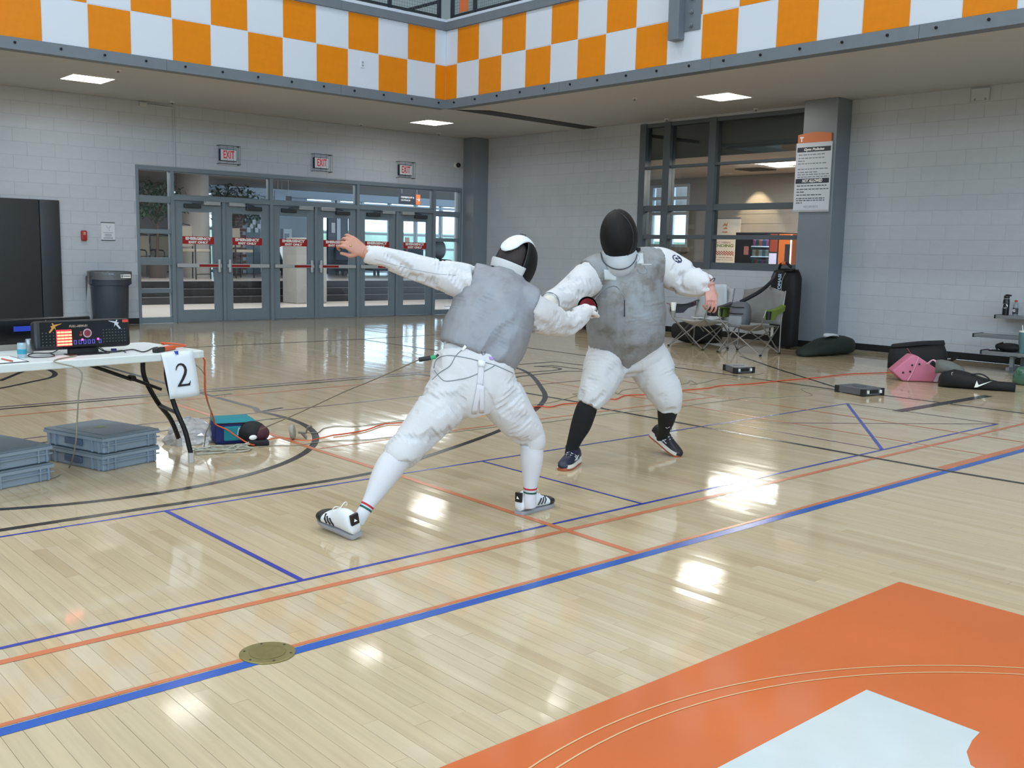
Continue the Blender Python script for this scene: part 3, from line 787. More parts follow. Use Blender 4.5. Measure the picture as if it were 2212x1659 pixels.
# trash bin
cx_, cy_ = 5.86, 16.40
t = thing('trash_bin', 'dark blue grey round plastic trash bin with clear liner', 'trash bin', (cx_, cy_, 0))
M_BIN = mat('bin_plastic', '#3a434e', .45, var=.05)
MB().lathe([(.25, .0), (.265, .02), (.285, .66), (.285, .665), (.305, .67), (.308, .69), (.31, .86), (.325, .865), (.325, .885), (.30, .885), (.29, .8), (.25, .05), (.0, .04)], (cx_, cy_, 0), 40).build('body', M_BIN, t, smooth=True)
for s in (-1, 1):
    MB().box((cx_+s*.30-.025, cy_-.07, .68), (cx_+s*.30+.03, cy_+.07, .80)).build('handle', M_BIN, t, bevel=.012)
M_FILM = glass_mat('clear_film', (.93, .95, .96), 1.35, .12)
rb = random.Random(5)
MB().lathe([(.296, .80), (.302, .888), (.330, .893), (.337, .875), (.333, .80), (.328, .76)], (cx_, cy_, 0), 40, caps=False).build('liner', M_FILM, t, smooth='all')
m = MB(); m.add([(cx_-.34, cy_-.03, .85), (cx_-.36, cy_+.05, .8), (cx_-.37, cy_+.02, .4), (cx_-.335, cy_-.05, .12), (cx_-.31, cy_-.02, .5)], [(0, 1, 2, 4), (4, 2, 3)]); m.build('liner_tail', M_FILM, t)
a = math.radians(-62)
lb_ = box('label_plate', (cx_+.06, cy_-.318, .79), (cx_+.22, cy_-.312, .85), M_TXT, t); lb_.matrix_basis = lb_.matrix_basis
MB().box((cx_+.075, cy_-.3195, .808), (cx_+.1, cy_-.318, .835)).box((cx_+.11, cy_-.3195, .812), (cx_+.21, cy_-.318, .83)).build('label_print', M_PRINT, t)
# policy sign on the column
XS = 13.37
SG = lambda y, z, out: Matrix(((0, 0, -1, XS-out), (-1, 0, 0, y), (0, 1, 0, z), (0, 0, 0, 1)))
y0, y1, z0, z1 = 8.735, 8.135, 2.025, 3.04
t = thing('policy_sign', 'tall gym policies sign with orange header on the grey column', 'sign', (XS, (y0+y1)/2, z0))
M_SIGN = mat('sign_sheet', '#ccd2da', .3); M_NAVY = mat('sign_navy', '#2f3742', .4); M_SOR = mat('sign_orange', '#cf7440', .4); M_SPR = mat('sign_print', '#7d838c', .5)
MB().box((XS-.022, y1, z0), (XS-.001, y0, z1)).build('panel', M_SIGN, t, bevel=.003)
box('bottom_rail', (XS-.026, y1, z0), (XS-.0215, y0, z0+.03), MATS['pale_hardware'], t)
hd = [(0, 0)]+[(.0+.56*i/14, .12+.03*math.sin(PI*i/14)) for i in range(15)]+[(.56, 0)]
MB().prism(hd, 0, .018, SG(y0-.02, z1+.0, .004)).build('header', M_SOR, t)
SGT = lambda u, z, out=.0225: SG(y0-u, z, out)
for zc, s in ((2.94, 'Gym Policies'), (2.48, 'NOT ALLOWED')):
    b_ = MB().box((XS-.0232, y1+.02, zc-.035), (XS-.0218, y0-.02, zc+.035)).build('banner', M_NAVY, t)
    text('lettering', s, .06, M_TXT, SGT(.3, zc, .0236), b_, width=.34, height=.05, shear=.2, bold=.002)
text('header_letter', 'T', .09, M_TXT, SGT(.085, z1+.05, .0226), t, bold=.006)
rz = random.Random(2)
for z, w_ in ((2.865, .45), (2.815, .44), (2.775, .11), (2.735, .5), (2.655, .52), (2.61, .35), (2.575, .54), (2.54, .54), (2.51, .18), (2.41, .5), (2.36, .55), (2.32, .15), (2.275, .42), (2.225, .48), (2.195, .5), (2.16, .13)):
    u = .045
    m = MB()
    while u < .045+w_-.02:
        l = rz.uniform(.025, .07); l = min(l, .045+w_-u)
        m.box((XS-.0228, y0-u-l, z-.007), (XS-.0218, y0-u, z+.007)); u += l+.012
    m.build('print_line', M_SPR if z > 2.45 else mat('sign_print_dark', '#525862', .5), t)
text('footer_print', 'RECSPORTS', .03, M_PRINT, SGT(.3, 2.1), t, width=.24)
# wall box high on the right wall
p = at(2120, 204, 'x', W)
t = thing('wall_box', 'painted junction box high on the block wall', 'junction box', (W-.004, p.y, p.z-.07))
box('cover', (W-.03, p.y-.12, p.z-.08), (W-.004, p.y+.12, p.z+.08), M_WALL, t, bevel=.004)
for s in (-1, 1): box('knockout', (W-.034, p.y+s*.07-.012, p.z-.078), (W-.029, p.y+s*.07+.012, p.z-.05), MATS['socket_grey'], t)
# ================================================================== LOBBY BEHIND THE DOORS
M_LF = mat('lobby_floor', '#b3a9a0', .25, var=.03); M_STEP = mat('dark_step', '#1b181a', .4); M_LC = mat('lobby_ceiling', '#a39890', .7); M_LW = mat('lobby_wall', '#c9cdd2', .6)
UF = .5
lf = struct(MB().box((2, D+.25, -.12), (26, 21.9, 0)).build('floor_lobby', M_LF), 'pale lobby floor behind the doors')
uf = struct(MB().box((2, 22.45, 0), (34, 33, UF)).build('floor_lobby_upper', M_LF), 'raised lobby floor behind the steps')
stp = thing('lobby_steps', 'dark steps up to the raised lobby floor', None, (12, 21.9, 0), kind='structure')
for i in range(3):
    y = 21.9+.27*i
    box('step', (2, y, 0), (34, 22.46, UF*(i+1)/3-.012), M_STEP, stp)
    box('nosing', (2, y-.008, UF*(i+1)/3-.012), (34, y+.03, UF*(i+1)/3+.001), mat('step_edge', '#5d5a5c', .4), stp)
struct(MB().box((2, D+.25, 3.15), (34, 33, 3.3)).build('ceiling_lobby', M_LC), 'lobby ceiling')
struct(MB().box((1.8, D+.25, 0), (2, 33, 3.15)).build('wall_lobby_left', M_LW))
# glazed far wall of the lobby
YF = 30.0
wl = MB()
def farbox(x0, x1, z0, z1, mt, name='wall_panel', y0=YF, y1=YF+.2, parent=None):
    return box(name, (x0, y0, z0), (x1, y1, z1), mt, parent)
M_MUL = mat('white_mullion', '#dfe8ef', .4)
wf = thing('window_7', 'tall lobby windows with white mullions', None, (18, YF, UF), kind='structure')
for x in np.arange(12.6, 31, 1.15):
    if 14.2 < x < 17.3: continue
    MB().box((x-.045, YF, UF), (x+.045, YF+.15, 3.15)).build('mullion', M_MUL, wf)
for z in (UF+.04, 1.35, 1.85, 2.85):
    MB().box((12.6, YF+.02, z-.04), (14.2, YF+.13, z+.04)).build('transom', M_MUL, wf); MB().box((17.3, YF+.02, z-.04), (31, YF+.13, z+.04)).build('transom', M_MUL, wf)
for x in np.arange(12.6, 30, 1.15):
    if 13.5 < x < 17.3: continue
    box('pane', (x+.045, YF+.07, UF), (x+1.105, YF+.076, 3.15), M_GLASS, wf)
struct(box('wall_lobby_far', (14.2, YF, UF), (17.3, YF+.2, 3.15), mat('lobby_white', '#d6e0ea', .6)), 'white wall panel at the far side of the lobby')
struct(box('wall_lobby_far_left', (2, YF, UF), (12.55, YF+.2, 3.15), mat('lobby_taupe', '#8d847d', .6)))
struct(box('wall_lobby_bulkhead', (12.55, YF-.6, 2.92), (34, YF-.05, 3.15), mat('lobby_blue_white', '#cfdcea', .6)))
struct(box('wall_outside', (0, 44, -1), (60, 44.2, 2.2), mat('outside_green', '#8fa58a', .9, var=.3, vscale=2)), 'pale greenery outside the lobby windows')
struct(box('ground_outside', (0, 30.3, -1), (60, 44, .3), mat('outside_paving', '#c3c8c8', .9)))
# brown brick pier and bookcase-like dark window
def lob(px0, px1, py0, py1, y, dpt, name, mt, label, cat, kind=None, bevel=.0):
    a, b = at(px0, py1, 'y', y), at(px1, py0, 'y', y)
    o = MB().box((a.x, y, max(a.z, 0)), (b.x, y+dpt, b.z)).build(name, mt, bevel=bevel)
    if kind: struct(o, label)
    else: tag(o, label, cat)
    return o
M_BRK = mat('brown_brick', '#6f4d44', .8, var=.2, vscale=14)
a = at(498, 590, 'y', 28.6); b = at(530, 462, 'y', 28.6)
pr = thing('brick_pier', 'brown brick pier seen through the second door', None, (a.x, 28.6, UF), kind='structure')
box('core', (a.x-.3, 28.62, UF), (b.x, 29.2, 3.0), M_MORT, pr)
bm_ = MB().box((0, 0, 0), (.23, .03, .085)).mesh('brick'); bm_.materials.append(M_BRK)
for r in range(24):
    for c in range(6):
        o = bpy.data.objects.new('brick', bm_); COL.objects.link(o); o.parent = pr
        xx = a.x-.3+c*.24-(.12 if r % 2 else 0)
        if xx+.23 > b.x+.02: continue
        o.location = Vector((xx, 28.6, UF+.01+r*.097))-pr.location
dk = lob(532, 563, 590, 463, 28.9, .3, 'dark_cabinet', mat('dark_teal', '#2f4a52', .3), 'dark teal glass cabinet seen through the second door', 'cabinet')
for i in range(5):
    p = at(536+i*5.5, 500, 'y', 28.9); 
    box('shelf_item', (p.x-.05, 28.85, 1.75+.12*(i % 3)), (p.x+.06, 28.9, 1.9+.12*(i % 3)), M_MUL, dk)
# round column
p = at(418, 560, 'y', 25.4)
struct(MB().lathe([(.42, UF), (.42, 3.15)], (p.x, 25.4, 0), 40).build('column_lobby', mat('column_beige', '#9c938a', .45), smooth=True), 'round beige lobby column behind the first door')
# grey low wall end between the third and fourth doors
a, b = at(642, 650, 'y', 21.2), at(706, 515, 'y', 21.2)
o = MB().prism([(0, 0), (b.x-a.x, 0), (b.x-a.x, b.z-.1), (b.x-a.x-.25, b.z), (.12, b.z), (.0, b.z-.1)], 0, .7, Matrix(((1, 0, 0, a.x), (0, 0, 1, 21.2), (0, 1, 0, 0), (0, 0, 0, 1)))).build('low_wall', mat('low_wall_grey', '#8a8681', .6, var=.05), bevel=.02)
struct(o, 'grey low wall end seen between the third and fourth doors')
# ---- ficus trees
def ficus(name, label, p, h, r, cz, seed, n=520):
    t = thing(name, label, 'potted tree', p)
    rr = random.Random(seed)
    MB().lathe([(.2, 0), (.27, .38), (.29, .38), (.29, .42), (.25, .42), (.24, .36), (0, .35)], p, 20).build('pot', mat('pot_brown', '#4a3b33', .5), t, smooth=True)
    m = MB(); m.tube([(p[0], p[1], p[2]+.35), (p[0]+.04, p[1], p[2]+h*.5), (p[0], p[1], p[2]+h*.8)], [.04, .03, .015], 8)
    for k in range(9):
        th = rr.uniform(0, 2*PI); m.tube([(p[0]+.02, p[1], p[2]+h*.5+.05*k), (p[0]+math.cos(th)*r*.6, p[1]+math.sin(th)*r*.6, p[2]+cz+rr.uniform(-.2, .3))], .012, 5)
    m.build('trunk', mat('bark', '#4d3e33', .8), t)
    lf_ = MB()
    for k in range(n):
        while True:
            v = Vector((rr.uniform(-1, 1), rr.uniform(-1, 1), rr.uniform(-1, 1)))
            if .15 < v.length < 1: break
        c = Vector((p[0]+v.x*r, p[1]+v.y*r, p[2]+cz+v.z*r*.62))
        d = Vector((rr.gauss(0, 1), rr.gauss(0, 1), rr.gauss(-.5, .6))).normalized(); a_, b_, _ = frame_from(d)
        l, w_ = rr.uniform(.10, .17), rr.uniform(.025, .045)
        lf_.add([c, c+d*l*.5+a_*w_, c+d*l, c+d*l*.5-a_*w_], [(0, 1, 2), (0, 2, 3)])
    o = lf_.build('foliage', mat('ficus_leaf', '#37523a', .45, var=.35, vscale=9), t); o['kind'] = 'stuff'
p = at(335, 560, 'y', 24.6); ficus('potted_tree', 'leafy green potted tree seen through the sidelight by the trash bin', (p.x+.05, 24.6, UF), 2.4, .8, 1.9, 11, 900)
p = at(505, 560, 'y', 26.6); ficus('potted_tree', 'leafy dark potted tree behind the round lobby column', (p.x, 26.6, UF), 2.3, .95, 2.0, 12, 1000)
# ---- lobby chairs
M_CFR = mat('chair_black', '#17181b', .4); M_UPH = mat('chair_beige', '#9b9080', .85, var=.05)
def lobby_chair(x, y, rz, label, tall=False):
    t = thing('lobby_chair', label, 'chair', (x, y, UF), rz, 'beige lobby chairs')
    sh = .46 if not tall else .72
    MB().box((-.27, -.26, sh-.06), (.27, .26, sh+.02)).build('seat', M_UPH, t, bevel=.025, segs=3, world=False, smooth=True)
    MB().rings([[(x_, .25+.03*q+.04*(1-(x_/.27)**2), sh+.08+q*.5+zz) for x_, zz in ((-.26, 0), (-.13, -.01), (0, -.015), (.13, -.01), (.26, 0))]+[(x_, .29+.03*q+.04*(1-(x_/.27)**2), sh+.08+q*.5) for x_ in (.26, .13, 0, -.13, -.26)] for q in (0, .4, .8, 1.0)]).build('backrest', M_UPH, t, world=False, smooth=True)
    for sx in (-.29, .29):
        MB().tube([(sx, .30, sh+.35), (sx, .28, sh-.05), (sx, .30, 0)], .018, 7).build('leg', M_CFR, t, world=False)
        MB().tube([(sx, -.25, 0), (sx, -.24, sh+.16), (sx, -.2, sh+.21), (sx, .1, sh+.23), (sx, .29, sh+.2)], .018, 7).build('leg', M_CFR, t, world=False)
    MB().tube([(-.29, .3, sh+.36), (-.25, .34, sh+.6), (0, .36, sh+.63), (.25, .34, sh+.6), (.29, .3, sh+.36)], .016, 7).build('back_frame', M_CFR, t, world=False)
    for zz in (.12, .3): MB().tube([(-.29, -.24, zz), (.29, -.24, zz)], .012, 6).build('stretcher', M_CFR, t, world=False)
    return t
def lpos(px, py, y): q = at(px, py, 'y', y); return q.x
lobby_chair(lpos(322, 560, 25.6), 25.6, .35, 'beige lobby chair with curved black arms nearest the trash bin')
lobby_chair(lpos(355, 560, 26.0), 26.0, -.1, 'beige lobby chair with curved black arms beside the round column')
lobby_chair(lpos(421, 560, 23.9), 23.9, .5, 'tall beige lobby stool chair behind the first door', True)
lobby_chair(lpos(516, 560, 24.6), 24.6, .2, 'tall beige lobby stool chair behind the second door', True)
t = thing('side_table', 'low black round lobby table behind the sidelight', 'table', (lpos(338, 560, 27.0), 27.0, UF))
MB().lathe([(.0, .70), (.55, .70), (.55, .74), (0, .74)], n=24, c=(t.location.x, t.location.y, UF)).build('table_top', M_CFR, t)
MB().lathe([(.25, 0), (.25, .02), (.04, .04), (.04, .7)], n=16, c=(t.location.x, t.location.y, UF)).build('pedestal', M_CFR, t)
# ---- sofas
M_SOFA = mat('sofa_blue', '#34424f', .7)
def sofa(px0, px1, y, label):
    x0, x1 = lpos(px0, 560, y), lpos(px1, 560, y)
    t = thing('lobby_sofa', label, 'sofa', ((x0+x1)/2, y, UF), group='dark lobby sofas')
    MB().box((x0, y-.4, UF+.14), (x1, y+.4, UF+.44)).build('seat', M_SOFA, t, bevel=.04, segs=3, smooth=True)
    MB().box((x0, y+.25, UF+.44), (x1, y+.42, UF+.85)).build('backrest', M_SOFA, t, bevel=.05, segs=3, smooth=True)
    for a in (x0+.12, (x0+x1)/2, x1-.12):
        for s in (-.33, .33): box('leg', (a-.03, y+s-.03, UF), (a+.03, y+s+.03, UF+.15), M_CFR, t)
sofa(604, 640, 26.2, 'dark blue sofa seen through the third door')
sofa(735, 775, 26.4, 'dark blue sofa seen behind the raised hand')
sofa(790, 868, 27.2, 'long dark blue sofa seen through the fifth door')
sofa(872, 925, 27.6, 'dark blue sofa seen through the last door')
p = at(949, 545, 'y', 25.0)
t = thing('office_chair', 'black round backed chair behind the last sidelight', 'chair', (p.x, 25.0, UF))
MB().ell((p.x, 25, UF+.85), (.26, .06, .3), 16, 10).build('backrest', M_CFR, t, smooth='all'); MB().ell((p.x, 24.75, UF+.5), (.26, .26, .06), 16, 8).build('seat', M_CFR, t, smooth='all')
MB().tube([(p.x, 24.75, UF), (p.x, 24.75, UF+.46)], .03).tube([(p.x, 24.8, UF+.5), (p.x, 25.05, UF+.6), (p.x, 25.03, UF+.8)], .025).lathe([(.28, 0), (.28, .03), (.05, .06)], (p.x, 24.75, UF), 5).build('pedestal', M_CFR, t)
# leaning display board, kiosk, framed notice
a, b = at(634, 625, 'y', 24.2), at(650, 530, 'y', 24.2)
o = MB().bar((a.x+.15, 24.2, UF+.012), (a.x-.1, 24.4, b.z), .5, .03, (0, 1, 0)).build('display_board', M_LW); tag(o, 'pale panel leaning behind the third door', 'board')
a, b = at(608, 512, 'y', 26.9), at(622, 498, 'y', 26.9)
t = thing('kiosk', 'white slim kiosk standing in the lobby behind the third door', 'kiosk', (a.x+.2, 29.0, UF))
a = at(609, 520, 'y', 29.0)
box('cabinet', (a.x, 28.9, UF), (a.x+.3, 29.1, 1.9), M_MUL, t, bevel=.01); box('screen', (a.x+.05, 28.885, 1.3), (a.x+.2, 28.9, 1.75), mat('screen_grey', '#6c737c', .2), t)
a, b = at(708, 640, 'y', 28.4), at(745, 470, 'y', 28.4)
t = thing('dark_doorway', 'dark lobby doorway with a small white notice behind the fourth door', 'doorway', (a.x, 28.4, UF))
box('panel', (at(709, 560, 'y', 28.4).x, 28.4, UF), (at(727, 560, 'y', 28.4).x, 28.5, 2.75), mat('doorway_dark', '#3c434c', .3), t)
box('panel', (at(735, 560, 'y', 28.4).x, 28.4, UF), (at(752, 560, 'y', 28.4).x, 28.5, 2.75), MATS['doorway_dark'], t)
box('jamb', (at(727, 560, 'y', 28.4).x, 28.38, UF), (at(735, 560, 'y', 28.4).x, 28.5, 2.85), M_MUL, t)
q = at(719.5, 492, 'y', 28.4); box('notice_sheet', (q.x-.07, 28.385, q.z-.16), (q.x+.07, 28.398, q.z+.16), M_TXT, t)
# hanging direction sign
a, b = at(863, 440, 'y', 19.0), at(908, 421, 'y', 19.0)
t = thing('direction_sign', 'dark hanging sign lettered membership and outreach with orange arrow', 'sign', ((a.x+b.x)/2, 19.0, a.z))
xm = at(898.5, 430, 'y', 19.0).x
pn = box('panel', (a.x, 19.0, a.z), (xm, 19.04, b.z), mat('sign_dark', '#262a38', .4), t); po = box('arrow_panel', (xm, 19.0, a.z), (b.x, 19.04, b.z), mat('sign_orange2', '#cf6a30', .4), t)
TS = lambda x, z: Matrix(((1, 0, 0, x), (0, 0, -1, 18.998), (0, 1, 0, z), (0, 0, 0, 1)))
text('lettering', 'MEMBERSHIP &', .05, M_TXT, TS(a.x+.04, (a.z+b.z)/2+.035), pn, width=(xm-a.x)*.78, align='LEFT'); text('lettering', 'OUTREACH', .05, M_TXT, TS(a.x+.04, (a.z+b.z)/2-.03), pn, width=(xm-a.x)*.55, align='LEFT')
cz = (a.z+b.z)/2; cxx = (xm+b.x)/2
MB().bar((cxx-.045, 18.997, cz), (cxx+.04, 18.997, cz), .004, .012).bar((cxx+.04, 18.997, cz), (cxx+.01, 18.997, cz+.035), .004, .012).bar((cxx+.04, 18.997, cz), (cxx+.01, 18.997, cz-.035), .004, .012).build('arrow', M_TXT, po)
for x in (a.x+.08, b.x-.08): MB().tube([(x, 19.02, b.z), (x, 19.02, 3.15)], .004, 6).build('hanger', M_ALU, t)
q0, q1 = at(594, 436, 'y', 24), at(617, 412, 'y', 24)
o = box('banner_panel', (q0.x, 24, q0.z), (q1.x, 24.04, q1.z), mat('banner_blue', '#71859b', .5)); tag(o, 'pale blue hanging panel near the lobby ceiling', 'panel')
for x in (q0.x+.1, q1.x-.1): MB().tube([(x, 24.02, q1.z-.01), (x, 24.02, 3.15)], .004, 6).build('hanger', M_ALU, o)
q0, q1 = at(617, 433, 'y', 24.2), at(630, 424, 'y', 24.2)
t = thing('dark_sign', 'small dark hanging sign near the lobby ceiling', 'sign', (q0.x, 24.2, q0.z)); pn = box('panel', (q0.x, 24.2, q0.z), (q1.x, 24.24, q1.z), MATS['sign_dark'], t); MB().tube([((q0.x+q1.x)/2, 24.22, q1.z-.01), ((q0.x+q1.x)/2, 24.22, 3.15)], .006, 6).build('hanger', M_ALU, t)
# far orange notice in the last door
q0, q1 = at(876, 548, 'y', 27.0), at(884, 513, 'y', 27.0)
t = thing('orange_post_sign', 'slim orange and white post sign behind the last door', 'sign', ((q0.x+q1.x)/2, 27.0, UF)); cx_ = (q0.x+q1.x)/2
box('placard', (cx_-.08, 27, q1.z-.3), (cx_+.08, 27.02, q1.z), mat('placard', '#e3c0ad', .5), t); MB().tube([(cx_, 27.03, UF), (cx_, 27.03, q1.z-.05)], .015).lathe([(.16, 0), (.16, .02)], (cx_, 27.03, UF), 14).build('post', mat('orange_post', '#d46a35', .4), t)

# ================================================================== VENDING ROOM BEHIND THE INTERIOR WINDOW
XV = 18.0
M_VW = mat('vending_wall', '#9c948c', .7, var=.03); M_VC = mat('vending_ceiling', '#b9aa9c', .7)
vw = MB().box((XV, 7, 0), (XV+.2, 14.45, 3.05)).box((XV, 14.45, 0), (XV+.2, 16.3, 1.52)).box((XV, 14.45, 2.93), (XV+.2, 16.3, 3.05)).box((XV, 16.3, 0), (XV+.2, 17.0, 3.05)).build('wall_vending', M_VW); struct(vw, 'beige block wall behind the vending machines')
for k in range(15):
    m = MB().box((XV-.006, 7, k*BLK_H+.006), (XV, 14.4, (k+1)*BLK_H-.006)).build('block_course', M_VW, vw)
struct(box('wall_vending_side', (W+.25, 7.0, 0), (XV, 7.2, 3.05), M_VW)); struct(box('wall_vending_end', (W+.25, 16.75, 0), (XV, 16.95, 3.05), mat('end_wall', '#7f858c', .6)))
struct(box('floor_vending', (W+.25, 7, -.1), (XV, 17, 0), M_LF)); struct(box('ceiling_vending', (W+.3, 7, 3.05), (XV+.2, 17, 3.15), M_VC), 'beige vending room ceiling')
struct(box('wall_vending_bulkhead', (W+.25, 7, 3.02), (W+.3, 17, SOF), mat('bulkhead_dark', '#565a58', .5)))
wv = thing('window_8', 'bright outside window with pale frame in the vending room', None, (XV, 15.4, 1.52), kind='structure')
for y in (14.5, 15.02, 15.6, 16.25): MB().box((XV+.02, y-.05, 1.52), (XV+.14, y+.05, 2.93)).build('mullion', M_MUL, wv)
for z in (1.55, 2.28, 2.62, 2.9): MB().box((XV+.03, 14.45, z-.035), (XV+.13, 16.3, z+.035)).build('transom', M_MUL, wv)
box('pane', (XV+.08, 14.45, 1.52), (XV+.086, 16.3, 2.93), M_GLASS, wv); box('sill', (XV-.08, 14.4, 1.42), (XV+.02, 16.35, 1.52), M_VW, wv)
# ceiling fittings
def ceil_item(px, py, name, label, cat, build):
    p = at(px, py, 'z', 3.05); t = thing(name, label, cat, (p.x, p.y, 3.03)); build(p, t)
def mk_panel(p, t):
    box('diffuser', (p.x-.3, p.y-.55, 3.036), (p.x+.3, p.y+.55, 3.0485), M_LED, t); m = MB(); 
    for a in (-1, 1): m.box((p.x+a*.31-.012, p.y-.57, 3.03), (p.x+a*.31+.012, p.y+.57, 3.0495)); m.box((p.x-.32, p.y+a*.56-.012, 3.03), (p.x+.32, p.y+a*.56+.012, 3.0495))
    m.build('frame', M_LFR, t)
ceil_item(1706, 351, 'ceiling_light', 'long lit ceiling panel inside the vending room', 'ceiling light', mk_panel)
def mk_can(p, t):
    MB().lathe([(.09, 0), (.09, .012), (.06, .012)], (p.x, p.y, 3.036), 18).build('trim_ring', M_LFR, t); MB().lathe([(.0, 0), (.055, 0)], (p.x, p.y, 3.043), 18, caps=False).build('lamp', mat('can_lamp', (1, .85, .62, 1), .5, emit=7), t)
ceil_item(1573, 374, 'downlight', 'small round downlight on the vending room ceiling, farther from the sign', 'downlight', mk_can)
ceil_item(1636, 380, 'downlight', 'small round downlight on the vending room ceiling, nearer the wall glow', 'downlight', mk_can)
def mk_vent(p, t):
    for i in range(4):
        r = .28-.065*i; m = MB()
        for a in (-1, 1): m.box((p.x+a*r-.008, p.y-r, 3.03-.004*i), (p.x+a*r+.008, p.y+r, 3.05)); m.box((p.x-r, p.y+a*r-.008, 3.03-.004*i), (p.x+r, p.y+a*r+.008, 3.05))
        m.build('louvre', mat('vent_dark', '#4c4540', .6), t)
ceil_item(1632, 365, 'air_diffuser', 'square dark air diffuser in the vending room ceiling', 'vent', mk_vent)
sp = bpy.data.lights.new('wall_wash', 'SPOT'); sp.energy = 95; sp.color = (1, .78, .5); sp.spot_size = 1.15; sp.spot_blend = .35; sp.shadow_soft_size = .05
so = bpy.data.objects.new('wall_wash', sp); COL.objects.link(so); p = at(1640, 420, 'x', XV); so.location = (XV-.45, p.y, 3.03); so.rotation_euler = Vector((.38, 0, -1)).to_track_quat('-Z', 'Y').to_euler()
# machines
def VY(px): return at(px, 540, 'x', 17.2).y
XM = 17.2
VM = lambda y, z, out=.001: Matrix(((0, 0, -1, XM-out), (-1, 0, 0, y), (0, 1, 0, z), (0, 0, 0, 1)))
t = thing('vending_machine', 'white vending machine printed basic needs vending', 'vending machine', (17.6, (VY(1536)+VY(1587))/2, 0), group='vending machines')
ya, yb = VY(1534), VY(1587)
box('cabinet', (XM, yb, 0), (17.95, ya, 1.72), mat('machine_white', '#d9cdbc', .5), t, bevel=.01)
cy = (ya+yb)/2; wd_ = ya-yb
text('lettering', 'BASIC NEEDS', .08, mat('print_maroon', '#8e3528', .5), VM(cy+.03, 1.62), t, width=wd_*.72, height=.035)
text('lettering', 'VENDING', .12, mat('print_olive', '#6f7a35', .5), VM(cy, 1.555), t, width=wd_*.9, height=.06, bold=.003)
m = MB()
for i in range(18):
    for j in range(4):
        if (i+j) % 2: y = ya-.02-(wd_-.04)*i/18; m.box((XM-.002, y-(wd_-.04)/18, 1.36+.022*j), (XM+.001, y, 1.382+.022*j))
m.build('printed_checks', mat('print_red', '#9c3a2c', .5), t)
text('lettering', 'Basic needs items', .05, MATS['print_maroon'], VM(cy, 1.315), t, width=wd_*.8, height=.03)
text('lettering', 'provided at no cost', .05, MATS['print_maroon'], VM(cy, 1.268), t, width=wd_*.88, height=.026)
pa, pb_ = at(1540, 507, 'x', 17.6), at(1599, 477, 'x', 17.6)
t = thing('poster_board', 'white board with small orange emblem standing above the vending machines', 'sign', (17.6, (pa.y+pb_.y)/2, 1.72))
box('panel', (17.6, pb_.y, 1.72), (17.63, pa.y, 2.13), mat('board_white', '#cfc8be', .5), t); box('top_rail', (17.59, pb_.y, 2.125), (17.64, pa.y, 2.15), M_ALU, t)
ec = Vector((17.595, pa.y*.55+pb_.y*.45, 1.96)); M_OL = mat('emblem_orange', '#b9733a', .5)
MB().prism([(-.07, .0), (0, .09), (.02, .04), (.07, .1), (.05, 0), (0, .03)], 0, .003, Matrix(((0, 0, 1, ec.x), (-1, 0, 0, ec.y), (0, 1, 0, ec.z), (0, 0, 0, 1)))).prism([(-.06, -.05), (.07, -.05), (.03, 0)], 0, .003, Matrix(((0, 0, 1, ec.x), (-1, 0, 0, ec.y), (0, 1, 0, ec.z), (0, 0, 0, 1)))).build('emblem', M_OL, t)
MB().box((17.594, ec.y-.07, 1.84), (17.598, ec.y+.07, 1.86)).build('print_line', M_OL, t)
ya, yb = VY(1588), VY(1680)
t = thing('vending_machine', 'black snack machine with lit shelves of coloured packets', 'vending machine', (17.6, (ya+yb)/2, 0), group='vending machines')
yw0, yw1 = VY(1621), VY(1661)
m = MB().box((XM, yw0, 0), (17.95, ya, 1.83)).box((XM, yb, 0), (17.95, yw1, 1.83)).box((XM, yw1, 0), (17.95, yw0, 1.1)).box((XM, yw1, 1.78), (17.95, yw0, 1.83)).box((17.7, yw1, 1.1), (17.95, yw0, 1.78)); m.build('cabinet', mat('machine_black', '#1c1a1d', .3), t)
box('red_panel', (XM-.004, VY(1679), 1.45), (XM, VY(1663), 1.8), mat('machine_red', '#7c2f1c', .4), t); box('pale_panel', (XM-.004, VY(1678), 1.15), (XM, VY(1662), 1.42), mat('machine_pale', '#b9b6d6', .4), t)
box('door_print', (XM-.003, VY(1617), 1.38), (XM, VY(1607), 1.55), mat('print_dull_red', '#8a5a55', .5), t)
for i, z in enumerate((1.14, 1.34, 1.545)):
    box('shelf', (XM+.02, yw1, z), (17.7, yw0, z+.012), mat('shelf_lit', (.75, .88, 1, 1), .4, emit=.9), t)
pk = random.Random(4); pc = ['#33524e', '#6f959a', '#a5605c', '#c8c8c4', '#34567f', '#a98f4a', '#9c5582', '#d3d3d8']
for i, z in enumerate((1.153, 1.353, 1.558)):
    for j in range(5):
        y = yw0-.05-(yw0-yw1-.08)*j/4.6; c_ = pc[(i*3+j*2) % 8]
        MB().box((XM+.04, y-.035, z), (XM+.07, y+.035, z+.13)).build('packet', mat('packet_'+c_[1:], c_, .4), t, bevel=.008)
box('glass_front', (XM+.004, yw1, 1.1), (XM+.008, yw0, 1.78), M_GLASS, t)
l = area('machine_shelf_light', (XM+.03, (yw0+yw1)/2, 1.76), .06, .35, 1.6, (.8, .9, 1))
ya, yb = VY(1681), VY(1711)
t = thing('vending_machine', 'orange drink machine nearest the grey column', 'vending machine', (17.6, (ya+yb)/2, 0), group='vending machines')
box('cabinet', (XM, yb, 0), (17.95, ya, 1.8), mat('machine_orange', '#a8561f', .4), t, bevel=.01); box('display_door', (XM-.01, yb+.05, .8), (XM, (ya+yb)/2, 1.6), MATS['machine_black'], t)
box('trim_strip', (XM-.012, yb+.01, .1), (XM, yb+.04, 1.78), M_MUL, t)
